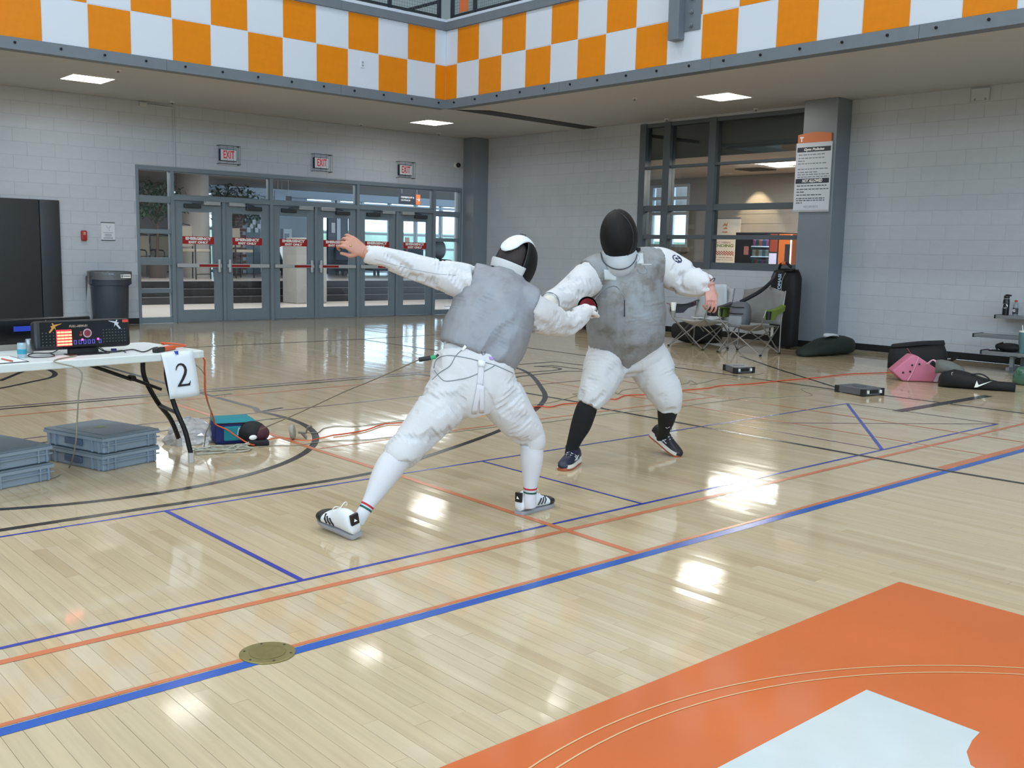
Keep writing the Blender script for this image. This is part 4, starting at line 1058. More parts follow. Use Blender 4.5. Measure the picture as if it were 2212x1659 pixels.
# ================================================================== SCORING TABLE
TZ = .712
td = Vector((.99, .143, 0)).normalized(); tn = Vector((-td.y, td.x, 0))
TR = Vector((2.615, 5.735, 0))          # front right corner on plan
def TP(u, v, z=TZ): return TR - td*u + tn*v + Vector((0, 0, z))     # u: leftwards from the right end, v: backwards
M_TBL = mat('table_plastic', '#d3d9d8', .4, bump=.08, bscale=200); M_TLEG = mat('table_leg_black', '#17171a', .35, .3); M_CAP = mat('cap_grey', '#b9b6b2', .6)
rz_t = math.atan2(td.y, td.x)
t = thing('folding_table', 'white plastic folding table with black legs', 'table', (TP(.9, .36, 0)))
m = MB(); L_, Wd = 1.83, .70
Mt = Matrix.Translation(TP(0, 0, 0)) @ Matrix.Rotation(rz_t, 4, 'Z')
c = .05; oct_ = [(-L_+c, 0), (-c, 0), (-.012, .012), (0, c), (0, Wd-c), (-.012, Wd-.012), (-c, Wd), (-L_+c, Wd), (-L_, Wd-c), (-L_, c)]
m.prism(oct_, TZ-.045, TZ, Mt); m.build('table_top', M_TBL, t, bevel=.006)
foot_n = Vector((2.577, 5.905, 0)); foot_f = Vector((2.72, 6.42, 0))
def tleg(u, foot, v, parent_name):
    top = TP(u, v, TZ-.045)
    mid = top.lerp(Vector((foot.x, foot.y, .35)), .75); mid = Vector((top.x, top.y, .42))
    pts = smooth_pts([tuple(top), (top.x, top.y, .52), tuple(Vector((top.x, top.y, 0)).lerp(foot, .35)+Vector((0, 0, .34))), tuple(Vector((top.x, top.y, 0)).lerp(foot, .75)+Vector((0, 0, .2))), (foot.x, foot.y, .05)], 5)
    lg = MB().tube(pts, .0155, 10).build('leg', M_TLEG, t, smooth=True)
    MB().tube([(foot.x, foot.y, .0), (foot.x, foot.y, .06)], .019, 10).build('foot_cap', M_CAP, lg)
    return [Vector(p) for p in pts]
la = tleg(.12, foot_n, .25, 'n'); lb = tleg(.12, foot_f, .52, 'f')
MB().tube([la[11], lb[11]], .012, 8).build('cross_bar', M_TLEG, t); MB().tube([TP(.12, .22, TZ-.05), TP(.12, .55, TZ-.05)], .012, 8).build('cross_bar', M_TLEG, t)
MB().tube([TP(.62, .38, TZ-.05), TP(.28, .38, .52)], .011, 8).build('brace', M_TLEG, t)
br = MB().tube([TP(.3, .38, .535), (la[8]+lb[8])/2+Vector((0, 0, .03))], .010, 8).build('brace', M_TLEG, t)
MB().tube([TP(.28, .355, .53), TP(.28, .405, .53)], .018, 8).build('hinge', M_TLEG, t)
for s in (.25, .52):
    f = TP(1.66, s, 0); lg = MB().tube([TP(1.6, s, TZ-.045), TP(1.6, s, .4), TP(1.68, s, .05)], .0155, 10).build('leg', M_TLEG, t)
    MB().tube([TP(1.68, s, 0), TP(1.68, s, .06)], .019, 10).build('foot_cap', M_CAP, lg)
# number sheet taped to the front edge
M_SHEET = mat('paper_white', '#dbe2ea', .7)
c0, c1, c2, c3 = at(345, 762, 'y', 5.70), at(414, 756, 'y', 5.715), at(427, 853, 'y', 5.705), at(362, 861, 'y', 5.69)
t = thing('number_sheet', 'white paper sheet with a black numeral two taped to the table', 'paper', (c3.lerp(c2, .5)))
m = MB(); rows = 8; cols = 6; dep = Vector((.02, -.035, 0))
vs = []
for i in range(rows+1):
    for j in range(cols+1):
        p = c0.lerp(c1, j/cols).lerp(c3.lerp(c2, j/cols), i/rows); vs.append(p + Vector((0, -.018-.02*math.sin(i/rows*2.2)+.004*math.sin(j*1.3), 0)))
fs = [(i*(cols+1)+j, i*(cols+1)+j+1, (i+1)*(cols+1)+j+1, (i+1)*(cols+1)+j) for i in range(rows) for j in range(cols)]
m.add(vs, fs); sh = m.build('sheet', M_SHEET, t, smooth='all')
sm = sh.modifiers.new('thickness', 'SOLIDIFY'); sm.thickness = .0006
two = [(.10, .72), (.16, .86), (.30, .97), (.48, 1.0), (.66, .95), (.77, .82), (.78, .66), (.70, .50), (.52, .30), (.28, .09), (.70, .09), (.80, .12), (.86, .20), (.90, .20), (.82, 0), (.05, 0), (.05, .03), (.36, .33), (.55, .55), (.62, .70), (.60, .82), (.50, .90), (.38, .91), (.26, .86), (.17, .76), (.14, .70)]
def on_sheet(u, v, out=.003):
    p = c0.lerp(c1, u).lerp(c3.lerp(c2, u), v); return p+Vector((.0, -.018-.02*math.sin(v*2.2)-out-.004, 0))
bm = bmesh.new(); vv = [bm.verts.new(on_sheet(.27+.52*x, .745-.5*y)) for x, y in two]; bm.faces.new(vv); bmesh.ops.triangulate(bm, faces=bm.faces[:])
me = bpy.data.meshes.new('numeral'); bm.to_mesh(me); bm.free(); to_linked('numeral', me, mat('ink_black', '#16161c', .6), t)
m = MB(); m.add([on_sheet(.38, -.02, .006), on_sheet(.52, -.02, .006), on_sheet(.50, .06, .006), on_sheet(.42, .05, .006)], [(0, 1, 2, 3)]); m.build('blue_tape', mat('tape_blue', '#2a3fb0', .5), t)
# ---- scoring machine
def quad3(a, b, c, d, n, dep):
    return [a, b, c, d], n*dep
sl, sr = at(76, 757, 'y', 5.86), at(283, 745, 'y', 5.95)
tl, tr_ = at(73, 693, 'y', 5.90), at(273, 686, 'y', 5.99)
xa = (sr-sl).normalized(); za = (tl-sl); hgt = za.length; za.normalize(); wid = (sr-sl).length; na = xa.cross(za).normalized()      # na points to the viewer
if na.y > 0: na = -na
t = thing('scoring_machine', 'black fencing scoring machine with lit red lamp block', 'scoring machine', (sl.lerp(sr, .5).x, sl.lerp(sr, .5).y, TZ))
MS = Matrix(((xa.x, za.x, na.x, sl.x), (xa.y, za.y, na.y, sl.y), (xa.z, za.z, na.z, sl.z), (0, 0, 0, 1)))
M_SB = mat('machine_case', '#16171b', .38); M_SF = mat('machine_face', '#0c0d10', .2)
MB().box((0, 0, -.055), (wid, hgt, 0), MS).build('case', M_SB, t, bevel=.014, segs=3, smooth=True)
face = MB().box((.03, .02, -.001), (wid-.025, hgt-.012, .002), MS).build('face_panel', M_SF, t)
SM = lambda u, v, o=.0025: MS @ Matrix.Translation((u*wid, v*hgt, o))
text('lettering', 'FULL-ARM-01', .03, mat('machine_gold', '#a89484', .4), SM(.44, .76), face, width=.19*wid/.54*.54, shear=.2, bold=.0006)
M_LAMP = mat('lamp_red', (1.0, .02, .03, 1), .4, emit=1.6); M_LAMPW = mat('lamp_hot', (1.0, .22, .10, 1), .4, emit=4.0); M_OFF = mat('lamp_off', '#585c58', .4)
for i in range(4):
    for j in range(5):
        MB().box((-.009, -.0045, 0), (.009, .0045, .004), SM(.235+i*.038, .14+j*.105)).build('red_lamp', M_LAMPW if (i+j) % 1 == 0 else M_LAMP, face)
MB().box((0, 0, 0), (.155*wid, .56*hgt, .0008), SM(.212, .09, .0021)).build('lamp_field', M_LAMP, face)
m = MB()
for i in range(4):
    for j in range(5): m.box((-.003, -.002, 0), (.003, .002, .003), SM(.075+i*.036, .14+j*.105))
for i in range(8):
    for j in range(5): m.box((-.003, -.002, 0), (.003, .002, .003), SM(.70+i*.033, .17+j*.105))
o = m.build('dark_lamp_array', M_OFF, face); o['kind'] = 'stuff'
M_DIG = mat('digit_blue', (.10, .08, .45, 1), .4, emit=.6); M_PNK = mat('lamp_pink', (1, .05, .3, 1), .4, emit=4)
for u in (.40, .45, .50, .545, .59, .66):
    m = MB()
    for (a0, b0, a1, b1) in ((-.008, -.012, .008, -.009), (-.008, .009, .008, .012), (-.008, -.012, -.005, .012), (.005, -.012, .008, .012)): m.box((a0, b0, 0), (a1, b1, .002), SM(u, .2))
    m.build('digit', M_DIG, face)
for u in (.475, .64): MB().lathe([(.006, 0), (.006, .003)], n=8, M=SM(u, .28)).build('pink_lamp', M_PNK, face)
MB().lathe([(.026, 0), (.026, .002)], n=24, M=SM(.53, .5)).build('badge_ring', mat('badge_pale', '#b99aa2', .4), face); MB().lathe([(.019, 0), (.019, .003)], n=24, M=SM(.53, .5)).build('badge', mat('badge_red', '#7c2f3c', .4), face)
MB().prism([(-.01, -.012), (.004, -.012), (.006, 0), (-.003, .003), (.006, .014), (-.008, .014), (-.002, .004), (-.01, 0)], 0, .002, SM(.465, .48)).build('mark', mat('mark_red', '#8e3a34', .4), face)
fig = [(-.03, -.03), (-.012, -.006), (-.02, .004), (-.006, .008), (-.012, .02), (-.004, .022), (0, .012), (.045, .018), (.045, .016), (.008, .002), (.01, -.02), (.003, -.006), (-.022, -.034)]
MB().prism(fig, 0, .002, SM(.19, .76)).build('printed_fencer', mat('figure_gold', '#c08a3c', .4), face); MB().prism([(-x, y) for x, y in fig], 0, .002, SM(.84, .80)).build('printed_fencer', mat('figure_pale', '#b9bcc6', .4), face)
MB().box((-.018, -.008, 0), (.018, .008, .002), SM(.945, .88)).build('red_tag', mat('tag_red', '#d04038', .5), face)
pA = fl(150, 768, TZ); pB = fl(218, 765, TZ)
MB().box((0.36*wid, -.075, -.05), (.66*wid, .03, -.02), MS).build('stand', M_SB, t); MB().prism([(-.1, -.05), (.13, -.05), (.11, .05), (-.09, .05)], 0, .004, Matrix.Translation((pA.lerp(pB, .5).x, pA.lerp(pB, .5).y+.03, TZ+.001)) @ Matrix.Rotation(rz_t, 4, 'Z')).build('stand_plate', M_SB, t)
# ---- dark display panel standing behind
a = at(-60, 752, 'y', 6.22); b = at(198, 745, 'y', 6.36)
t = thing('display_screen', 'black flat screen with blue tape behind the scoring machine', 'screen', (a.lerp(b, .5).x, a.lerp(b, .5).y, TZ))
xb_ = (Vector((b.x, b.y, 0))-Vector((a.x, a.y, 0))).normalized(); nb = Vector((xb_.y, -xb_.x, 0)); top = at(198, 682, 'y', 6.36).z
Mb = Matrix(((xb_.x, 0, nb.x, a.x), (xb_.y, 0, nb.y, a.y), (0, 1, 0, TZ), (0, 0, 0, 1))); wb_ = (Vector((b.x, b.y, 0))-Vector((a.x, a.y, 0))).length; hb = top-TZ
MB().box((0, .03, -.03), (wb_, hb, 0), Mb).build('panel', mat('screen_black', '#0e1013', .25), t, bevel=.012, segs=3, smooth=True)
MB().box((0, 0.0, -.06), (wb_, .035, .004), Mb).build('bottom_bar', mat('screen_bar', '#8f8a80', .5), t)
MB().box((.33*wb_, hb-.075, .0005), (.53*wb_, hb-.045, .002), Mb).build('blue_tape', MATS['tape_blue'], t)
MB().lathe([(.004, 0), (.004, .001)], n=8, M=Mb @ Matrix.Translation((.6*wb_, hb-.018, .0008))).build('camera_dot', M_ALU, t)
# ---- drinks, paper
p = fl(48, 773, TZ); t = thing('drink_can', 'clear cup with teal band near the scoring machine', 'cup', (p.x, p.y, TZ))
MB().lathe([(.022, .0), (.0235, .01), (.0235, .075), (.022, .082), (.0, .082)], tuple(t.location), 20).build('cup', mat('cup_clear', '#9fb3bd', .15, spec=.8), t, smooth=True); MB().lathe([(.0242, .022), (.0242, .048)], tuple(t.location), 20, caps=False).build('teal_band', mat('band_teal', '#2d93a8', .4), t, smooth=True)
p = fl(64, 762, TZ); t = thing('drink_can', 'plain grey can behind the teal banded cup', 'can', (p.x, p.y, TZ))
MB().lathe([(.019, 0), (.0225, .006), (.0225, .07), (.019, .076), (0, .076)], tuple(t.location), 20).build('can', M_ALU, t, smooth=True); MB().lathe([(.019, .076), (.019, .079), (.017, .079), (.017, .077)], tuple(t.location), 20, caps=False).build('rim', M_ALU2, t)
pp = [fl(-60, 790, TZ+.002), fl(63, 781, TZ+.002), fl(22, 769, TZ+.002), fl(-60, 772, TZ+.002)]
t = thing('score_sheet', 'white score sheet on a dark clipboard', 'paper', (pp[1].x-.1, pp[1].y, TZ))
MB().add([Vector((v.x, v.y, TZ+dz)) for dz in (.0005, .003) for v in pp], [(3, 2, 1, 0), (4, 5, 6, 7), (0, 1, 5, 4), (1, 2, 6, 5), (2, 3, 7, 6), (3, 0, 4, 7)]).build('clipboard', mat('clip_dark', '#22252c', .5), t)
qq = [v.lerp(pp[0].lerp(pp[2], .5), .06) for v in pp]; MB().add([Vector((v.x, v.y, TZ+.0036)) for v in qq], [(0, 1, 2, 3)]).build('sheet', M_SHEET, t)
a, b = fl(4, 775, TZ+.008), fl(22, 779, TZ+.008); t = thing('marker_pen', 'orange marker pen lying on the score sheet', 'pen', (a.x, a.y, TZ+.0036)); MB().tube([a, b], .0045, 8).build('barrel', mat('pen_orange', '#c86a4a', .4), t); MB().tube([b, b+(b-a)*.25], .005, 8).build('cap', mat('pen_cap', '#a9553a', .4), t)
# ---- loose leads on the table
def cable(name, label, pts, r, mt, cat='cable', sm=6, n=6, group=None):
    o = MB().tube(smooth_pts([tuple(p) for p in pts], sm), r, n).build(name, mt, smooth='all'); return tag(o, label, cat, group)
M_CB = mat('cable_black', '#15161a', .5); M_CO = mat('cable_orange', '#d0572c', .45); M_CG = mat('cable_grey', '#8d8a7a', .6); M_CW = mat('cable_pale', '#b4b1a2', .6)
z = TZ+.005
cable('audio_lead', 'thin black lead looped on the table left of the machine stand', [fl(130, 752, z+.01), fl(112, 762, z), fl(75, 763, z), fl(60, 768, z), fl(75, 772, z), fl(105, 771, z), fl(118, 768, z), fl(108, 762, z)], .0028, M_CB)
cable('power_lead', 'black lead bundle from the scoring machine to the orange connector', [fl(210, 750, z+.03), fl(225, 758, z), fl(250, 760, z), fl(285, 755, z), fl(310, 760, z), fl(330, 752, z), fl(340, 750, z)], .0035, M_CB)
cable('signal_lead', 'thin black lead curled between machine and connector', [fl(212, 748, z+.03), fl(222, 754, z), fl(232, 762, z), fl(262, 757, z), fl(272, 761, z+.0)], .0025, M_CB)
p = fl(246, 758, TZ); o = box('blue_plug', (p.x-.014, p.y-.01, TZ+.001), (p.x+.014, p.y+.012, TZ+.014), mat('plug_navy', '#1b2266', .4), bevel=.003); tag(o, 'small dark blue plug lying on the table', 'plug')
pa_, pb_ = fl(334, 757, TZ+.015), fl(376, 750, TZ+.015)
t = thing('extension_connector', 'black and orange cord connector on the table end', 'plug', (pa_.x, pa_.y, TZ))
mid = pa_.lerp(pb_, .42); MB().bar(pa_, mid, .034, .028).build('black_plug', M_CB, t, bevel=.005); MB().bar(mid, pb_, .03, .026).build('orange_socket', M_CO, t, bevel=.006)
# ---- stacked equipment crates
M_CRT = mat('crate_plastic', '#8793a0', .5, var=.05, vscale=5); M_CRD = mat('crate_lid', '#6d7982', .5, var=.08, vscale=5)
ca = Vector((.398, .123, 0)).normalized(); cb = Vector((-ca.y, ca.x, 0))
def crate(o, z0, h, label, sticker=None):
    """o: front-right? nearest corner on plan; a along ca (0.40), b along cb (0.57)"""
    Wc, Lc = .41, .57
    Mx = Matrix(((ca.x, cb.x, 0, o.x), (ca.y, cb.y, 0, o.y), (0, 0, 1, z0), (0, 0, 0, 1)))
    t = thing('equipment_crate', label, 'crate', (o.x+ca.x*.2+cb.x*.28, o.y+ca.y*.2+cb.y*.28, z0), group='grey equipment crates under the table')
    e = .012
    MB().rings([[(e+.012, e+.012, 0), (Wc-e-.012, e+.012, 0), (Wc-e-.012, Lc-e-.012, 0), (e+.012, Lc-e-.012, 0)], [(e, e, .01), (Wc-e, e, .01), (Wc-e, Lc-e, .01), (e, Lc-e, .01)], [(e, e, h-.02), (Wc-e, e, h-.02), (Wc-e, Lc-e, h-.02), (e, Lc-e, h-.02)]]).add([], [])
    b_ = MB(); b_.box((e, e, .0), (Wc-e, Lc-e, h-.02), Mx); b_.build('body', M_CRT, t, bevel=.008)
    m = MB(); m.box((0, 0, h-.024), (Wc, e+.004, h-.006), Mx); m.box((0, Lc-e-.004, h-.024), (Wc, Lc, h-.006), Mx); m.box((0, e+.004, h-.024), (e+.004, Lc-e-.004, h-.006), Mx); m.box((Wc-e-.004, e+.004, h-.024), (Wc, Lc-e-.004, h-.006), Mx); m.build('rim', M_CRT, t)
    for q in (.035, .085, .32, .37): MB().box((q, -.001, .004), (q+.008, e+.004, h-.02), Mx).build('rib', M_CRT, t)
    for q in (.04, .10, .45, .51): MB().box((Wc-e-.004, q, .004), (Wc+.001, q+.008, h-.02), Mx).build('rib', M_CRT, t); MB().box((-.001, q, .004), (e+.004, q+.008, h-.02), Mx).build('rib', M_CRT, t)
    MB().box((.0, -.0005, h*.48), (Wc, e+.002, h*.48+.006), Mx).build('rib', M_CRT, t)
    MB().box((-.004, .2, h*.3), (e, .36, h*.68), Mx).build('handle', mat('crate_handle', '#4c5a72', .5), t, bevel=.004)
    ld = MB().box((.002, .002, h-.008), (Wc-.002, Lc-.002, h+.004), Mx).build('lid', M_CRD, t, bevel=.005)
    MB().box((.05, .05, h+.0035), (Wc-.05, Lc-.05, h+.007), Mx).build('lid_panel', M_CRD, ld, bevel=.003)
    if sticker: MB().lathe([(.035, 0), (.035, .0015)], n=16, M=Mx @ Matrix.Translation((.2, .3, h+.0068))).build('sticker', mat('sticker_'+sticker[1:], sticker, .5), ld)
    return t
oC = Vector((2.045, 5.93, 0)); H1 = .097
crate(oC, 0, H1, 'lower grey crate of the stack beside the table legs'); crate(oC+Vector((.006, .004, 0)), H1+.0075, H1, 'upper grey crate of the stack beside the table legs', '#6f7f52')
oD = Vector((1.765, 5.90, 0))-ca*.41
crate(oD, 0, H1, 'lower grey crate of the stack cut by the picture edge'); crate(oD+Vector((-.004, .006, 0)), H1+.0075, H1, 'upper grey crate with red sticker at the picture edge', '#c5472f')
# ---- teal cooler bag, pouch, plastic bag, reel pulley
p = fl(452, 962)
q0, q1 = fl(470, 961), fl(548, 956)
ba = (q1-q0).normalized(); bb = Vector((-ba.y, ba.x, 0)); ln = (q1-q0).length+.03
t = thing('teal_bag', 'teal and navy soft bag with zipped lid on the floor by the table legs', 'bag', (q0.lerp(q1, .5)))
Mx = Matrix(((ba.x, bb.x, 0, q0.x-.012*ba.x), (ba.y, bb.y, 0, q0.y), (0, 0, 1, 0), (0, 0, 0, 1)))
M_TEAL = mat('bag_teal', '#14808c', .7, bump=.1); M_NVY = mat('bag_navy', '#1b2364', .7, bump=.1); M_BAGB = mat('bag_black', '#121216', .75, bump=.15, bscale=40)
MB().rings([[(x, y, 0) for x, y in ((0, 0), (ln, 0), (ln, .2), (0, .2))], [(x, y, .03) for x, y in ((-.01, -.01), (ln+.01, -.01), (ln+.01, .21), (-.01, .21))], [(x, y, .13) for x, y in ((-.006, -.008), (ln+.004, -.008), (ln, .2), (0, .2))]]).add([], [])
m = MB(); m.rings([[Mx @ Vector((x, y, 0)) for x, y in ((0, 0), (ln, 0), (ln, .2), (0, .2))], [Mx @ Vector((x, y, .05)) for x, y in ((-.01, -.01), (ln+.01, -.01), (ln+.01, .21), (-.01, .21))], [Mx @ Vector((x, y, .145)) for x, y in ((-.006, -.005), (ln+.004, -.005), (ln, .2), (0, .2))]]); m.build('body', M_NVY, t, bevel=.012, segs=2, smooth=True)
MB().box((.05, -.022, .025), (ln+.005, -.004, .125), Mx).build('front_pocket', M_TEAL, t, bevel=.01)
lp = MB().rings([[Mx @ Vector((x, y, .146)) for x, y in ((-.008, -.01), (ln, -.01), (ln, .205), (-.008, .205))], [Mx @ Vector((x, y, .17)) for x, y in ((.0, .02), (ln-.02, .03), (ln-.03, .2), (.0, .2))]]).build('lid', M_TEAL, t, bevel=.008, smooth=True)
MB().tube([Mx @ Vector(v) for v in ((-.01, -.012, .146), (ln*.5, -.014, .144), (ln+.004, -.012, .146))], .004, 6).build('zip', M_BAGB, lp)
MB().prism([(0, 0), (.075, .0), (.085, .05), (.01, .05)], 0, .003, Mx @ Matrix.Translation((ln*.5, -.0225, .065)) @ Matrix.Rotation(PI/2, 4, 'X')).build('white_patch', mat('patch_white', '#a9cdd4', .6), t)
text('lettering', 'AGA', .03, M_NVY, Mx @ Matrix.Translation((ln*.5+.045, -.0262, .09)) @ Matrix.Rotation(PI/2, 4, 'X'), t, width=.05)
MB().box((.0, -.012, .02), (.035, -.004, .13), Mx).build('side_panel', M_NVY, t, bevel=.003)
c = fl(549, 962); t = thing('mask_bag', 'dark maroon and black soft bag leaning on the teal bag', 'bag', (c.x+.03, c.y+.06, 0)); MB().ell((c.x+.03, c.y+.09, .075), (.1, .1, .078), 20, 12).build('body', M_BAGB, t, smooth='all'); MB().ell((c.x+.06, c.y+.05, .07), (.075, .07, .06), 18, 10).build('maroon_panel', mat('maroon', '#4a1f2a', .7), t, smooth='all'); MB().ell((c.x-.01, c.y-.005, .055), (.03, .012, .018), 12, 8).build('white_logo', M_TXT, t, smooth='all')
c = fl(556, 962); o = MB().prism([(-.075, -.03), (.08, -.03), (.07, .05), (-.07, .05)], .0005, .035, Matrix.Translation((c.x, c.y, 0)) @ Matrix.Rotation(-.5, 4, 'Z')).build('cable_pouch', M_BAGB, bevel=.008, smooth=True); tag(o, 'small black cable pouch lying in front of the teal bag', 'pouch')
c = fl(425, 958); M_FILM2 = glass_mat('bag_film', (.92, .93, .95), 1.4, .38)
rr = random.Random(9); m = MB(); N_, K_ = 22, 12; vs = []
for i in range(K_+1):
    ph = PI*i/K_*.5
    for k_ in range(N_):
        th = 2*PI*k_/N_; r = (.16*math.cos(ph)+.005)*(1+.22*noise.noise((math.cos(th)*3, math.sin(th)*3, ph*4)))
        vs.append((c.x+r*math.cos(th)*1.1, c.y+.08+r*math.sin(th)*.8, .16*math.sin(ph)*(1+.25*noise.noise((math.cos(th)*5, math.sin(th)*5, 2)))+.001))
m.add(vs, [(i*N_+k_, i*N_+(k_+1) % N_, (i+1)*N_+(k_+1) % N_, (i+1)*N_+k_) for i in range(K_) for k_ in range(N_)])
t = thing('plastic_bag', 'crumpled clear plastic bag on the floor behind the table leg', 'plastic bag', (c.x, c.y+.08, 0)); m.build('film', M_FILM2, t); 
m = MB()
for k_ in range(16): 
    a_ = Vector((c.x+rr.uniform(-.1, .1), c.y+.08+rr.uniform(-.06, .06), rr.uniform(.01, .1))); m.tube([a_, a_+Vector((rr.uniform(-.06, .06), rr.uniform(-.05, .05), rr.uniform(-.02, .03)))], .006, 5)
o = m.build('white_contents', mat('contents_white', '#cfd3dc', .6), t); o['kind'] = 'stuff'
c = fl(633, 949); t = thing('cord_pulley', 'grey round pulley wheel with a hook lying on the black court line', 'pulley', (c.x, c.y, 0))
ax = Vector((.62, -.5, .1)).normalized(); a_, b_, _ = frame_from(ax); Mp = Matrix(((a_.x, b_.x, ax.x, c.x), (a_.y, b_.y, ax.y, c.y), (a_.z, b_.z, ax.z, .055), (0, 0, 0, 1)))
MB().lathe([(.02, -.018), (.048, -.018), (.053, -.01), (.053, .004), (.045, .012), (.02, .014)], n=26, M=Mp).build('wheel', mat('pulley_grey', '#9a9488', .5), t, smooth=True); MB().tube([c+Vector((.03, -.02, .05)), c+Vector((.075, -.05, .045)), c+Vector((.085, -.055, .085)), c+Vector((.11, -.07, .095))], .008, 8).tube([c+Vector((.05, -.035, .045)), c+Vector((.075, -.05, .012)), c+Vector((.07, -.05, .008))], .01, 8).build('hook', mat('hook_grey', '#6d675f', .5), t)
# ---- floor cords
M_CO2 = mat('cord_orange_floor', '#cf4f2c', .45)
def fpts(px, z=.008): return [fl(x, y, z) for x, y in px]
e1 = TP(-.005, .3, TZ-.05)
cable('extension_cable', 'orange extension cord from the table end over the teal bag and along the floor', [pb_, fl(400, 746, TZ+.012), TP(.04, .45, TZ+.012), at(433, 768, 'y', 6.1), at(442, 800, 'y', 6.12), at(444, 850, 'y', 6.15), at(460, 900, 'y', 6.25), at(466, 917, 'y', 6.28), at(490, 928, 'y', 6.24), at(515, 945, 'y', 6.2), fl(545, 961, .012), fl(570, 955), fl(580, 950), fl(610, 946), fl(662, 952), fl(691, 947), fl(720, 940)], .0055, M_CO, 'cord')
cable('floor_cable', 'orange cord snaking across the floor between the two fencers', fpts([(720, 940), (745, 937), (790, 929), (830, 916), (872, 913), (960, 905), (1090, 888), (1158, 878), (1188, 879), (1215, 873), (1250, 870), (1316, 862), (1330, 862), (1352, 854), (1395, 852), (1440, 847), (1475, 843), (1530, 838), (1556, 833), (1620, 829), (1700, 821), (1760, 816), (1830, 808), (1880, 806), (1935, 804)]), .0055, M_CO2, 'cord')
cable('reel_wire', 'thin grey wire lying along the floor from the pulley to the far reel', fpts([(660, 934), (685, 935), (700, 925), (730, 920), (770, 921), (840, 912), (960, 897), (1080, 884), (1170, 872), (1195, 868), (1245, 855), (1240, 850), (1316, 850), (1325, 842), (1335, 851), (1345, 843), (1380, 838), (1478, 829), (1490, 822), (1505, 829), (1490, 831), (1520, 826), (1555, 818), (1610, 813), (1648, 806)], .004), .003, M_CG, 'wire')
cable('reel_wire', 'thin grey wire lying along the floor toward the nearer reel', fpts([(560, 966), (600, 962), (640, 962), (690, 955), (740, 951), (790, 950), (845, 944), (970, 934), (1080, 921), (1171, 913), (1225, 906), (1290, 897), (1340, 891), (1418, 884), (1473, 879), (1500, 874), (1530, 870), (1580, 864), (1625, 858), (1660, 860), (1710, 856), (1754, 854), (1740, 846), (1735, 839), (1805, 843)], .004), .003, M_CG, 'wire')
cable('drop_cable', 'thin grey cord hanging from the table front past the crates', [fl(165, 768, TZ+.006), TP(.935, -.012, TZ+.0), at(174, 800, 'y', 5.52), at(170, 850, 'y', 5.55), at(167, 900, 'y', 5.6), at(163, 960, 'y', 5.7), fl(150, 1009, .005), fl(120, 1030, .005), fl(60, 1040, .005), fl(-20, 1055, .005)], .004, M_CG, 'cord')
cable('hanging_cable', 'thin grey cord hanging from the table end beside the orange one', [TP(.0, .42, TZ-.02), at(436, 800, 'y', 6.13), at(445, 850, 'y', 6.16), at(455, 890, 'y', 6.2), at(452, 920, 'y', 6.25), at(445, 935, 'y', 6.3), fl(442, 958, .006), fl(440, 966, .006)], .0035, M_CG, 'cord')
rr = random.Random(21); m = MB(); c = fl(465, 972)
for k_ in range(11):
    y0 = rr.uniform(-.08, .08); pts = []
    for i in range(7):
        pts.append((c.x-.17+.36*i/6+rr.uniform(-.02, .02), c.y-.02+y0-.22*i/6*.35+rr.uniform(-.03, .03), .006+.004*k_*rr.random()))
    m.tube(smooth_pts(pts, 4), .0045, 6)
o = m.build('cable_coil', M_CW, smooth='all'); tag(o, 'loose coil of pale grey cable heaped beside the table leg', 'cable', kind='stuff')
# ---- brass floor plate
c = fl(578, 1411.5); t = thing('floor_plate', 'round brass floor cover plate over the blue line', 'floor plate', (c.x, c.y, 0)); M_BRS = mat('brass_plate', '#8a8050', .42, .55, var=.12, vscale=30)
MB().lathe([(.092, 0), (.092, .0035), (.088, .005), (.0, .005)], (c.x, c.y, .0), 48).build('plate', M_BRS, t); MB().lathe([(.06, .005), (.06, .0065), (.057, .0072), (.0, .0072)], (c.x, c.y, 0), 40).build('lid', mat('brass_lid', '#7d7446', .5, .5, var=.12, vscale=40), t)
for k_ in range(6): MB().lathe([(.004, .005), (.004, .0062)], (c.x+.078*math.cos(k_*PI/3+.3), c.y+.078*math.sin(k_*PI/3+.3), 0), 8).build('screw', mat('screw_dark', '#4b452c', .4, .6), t)
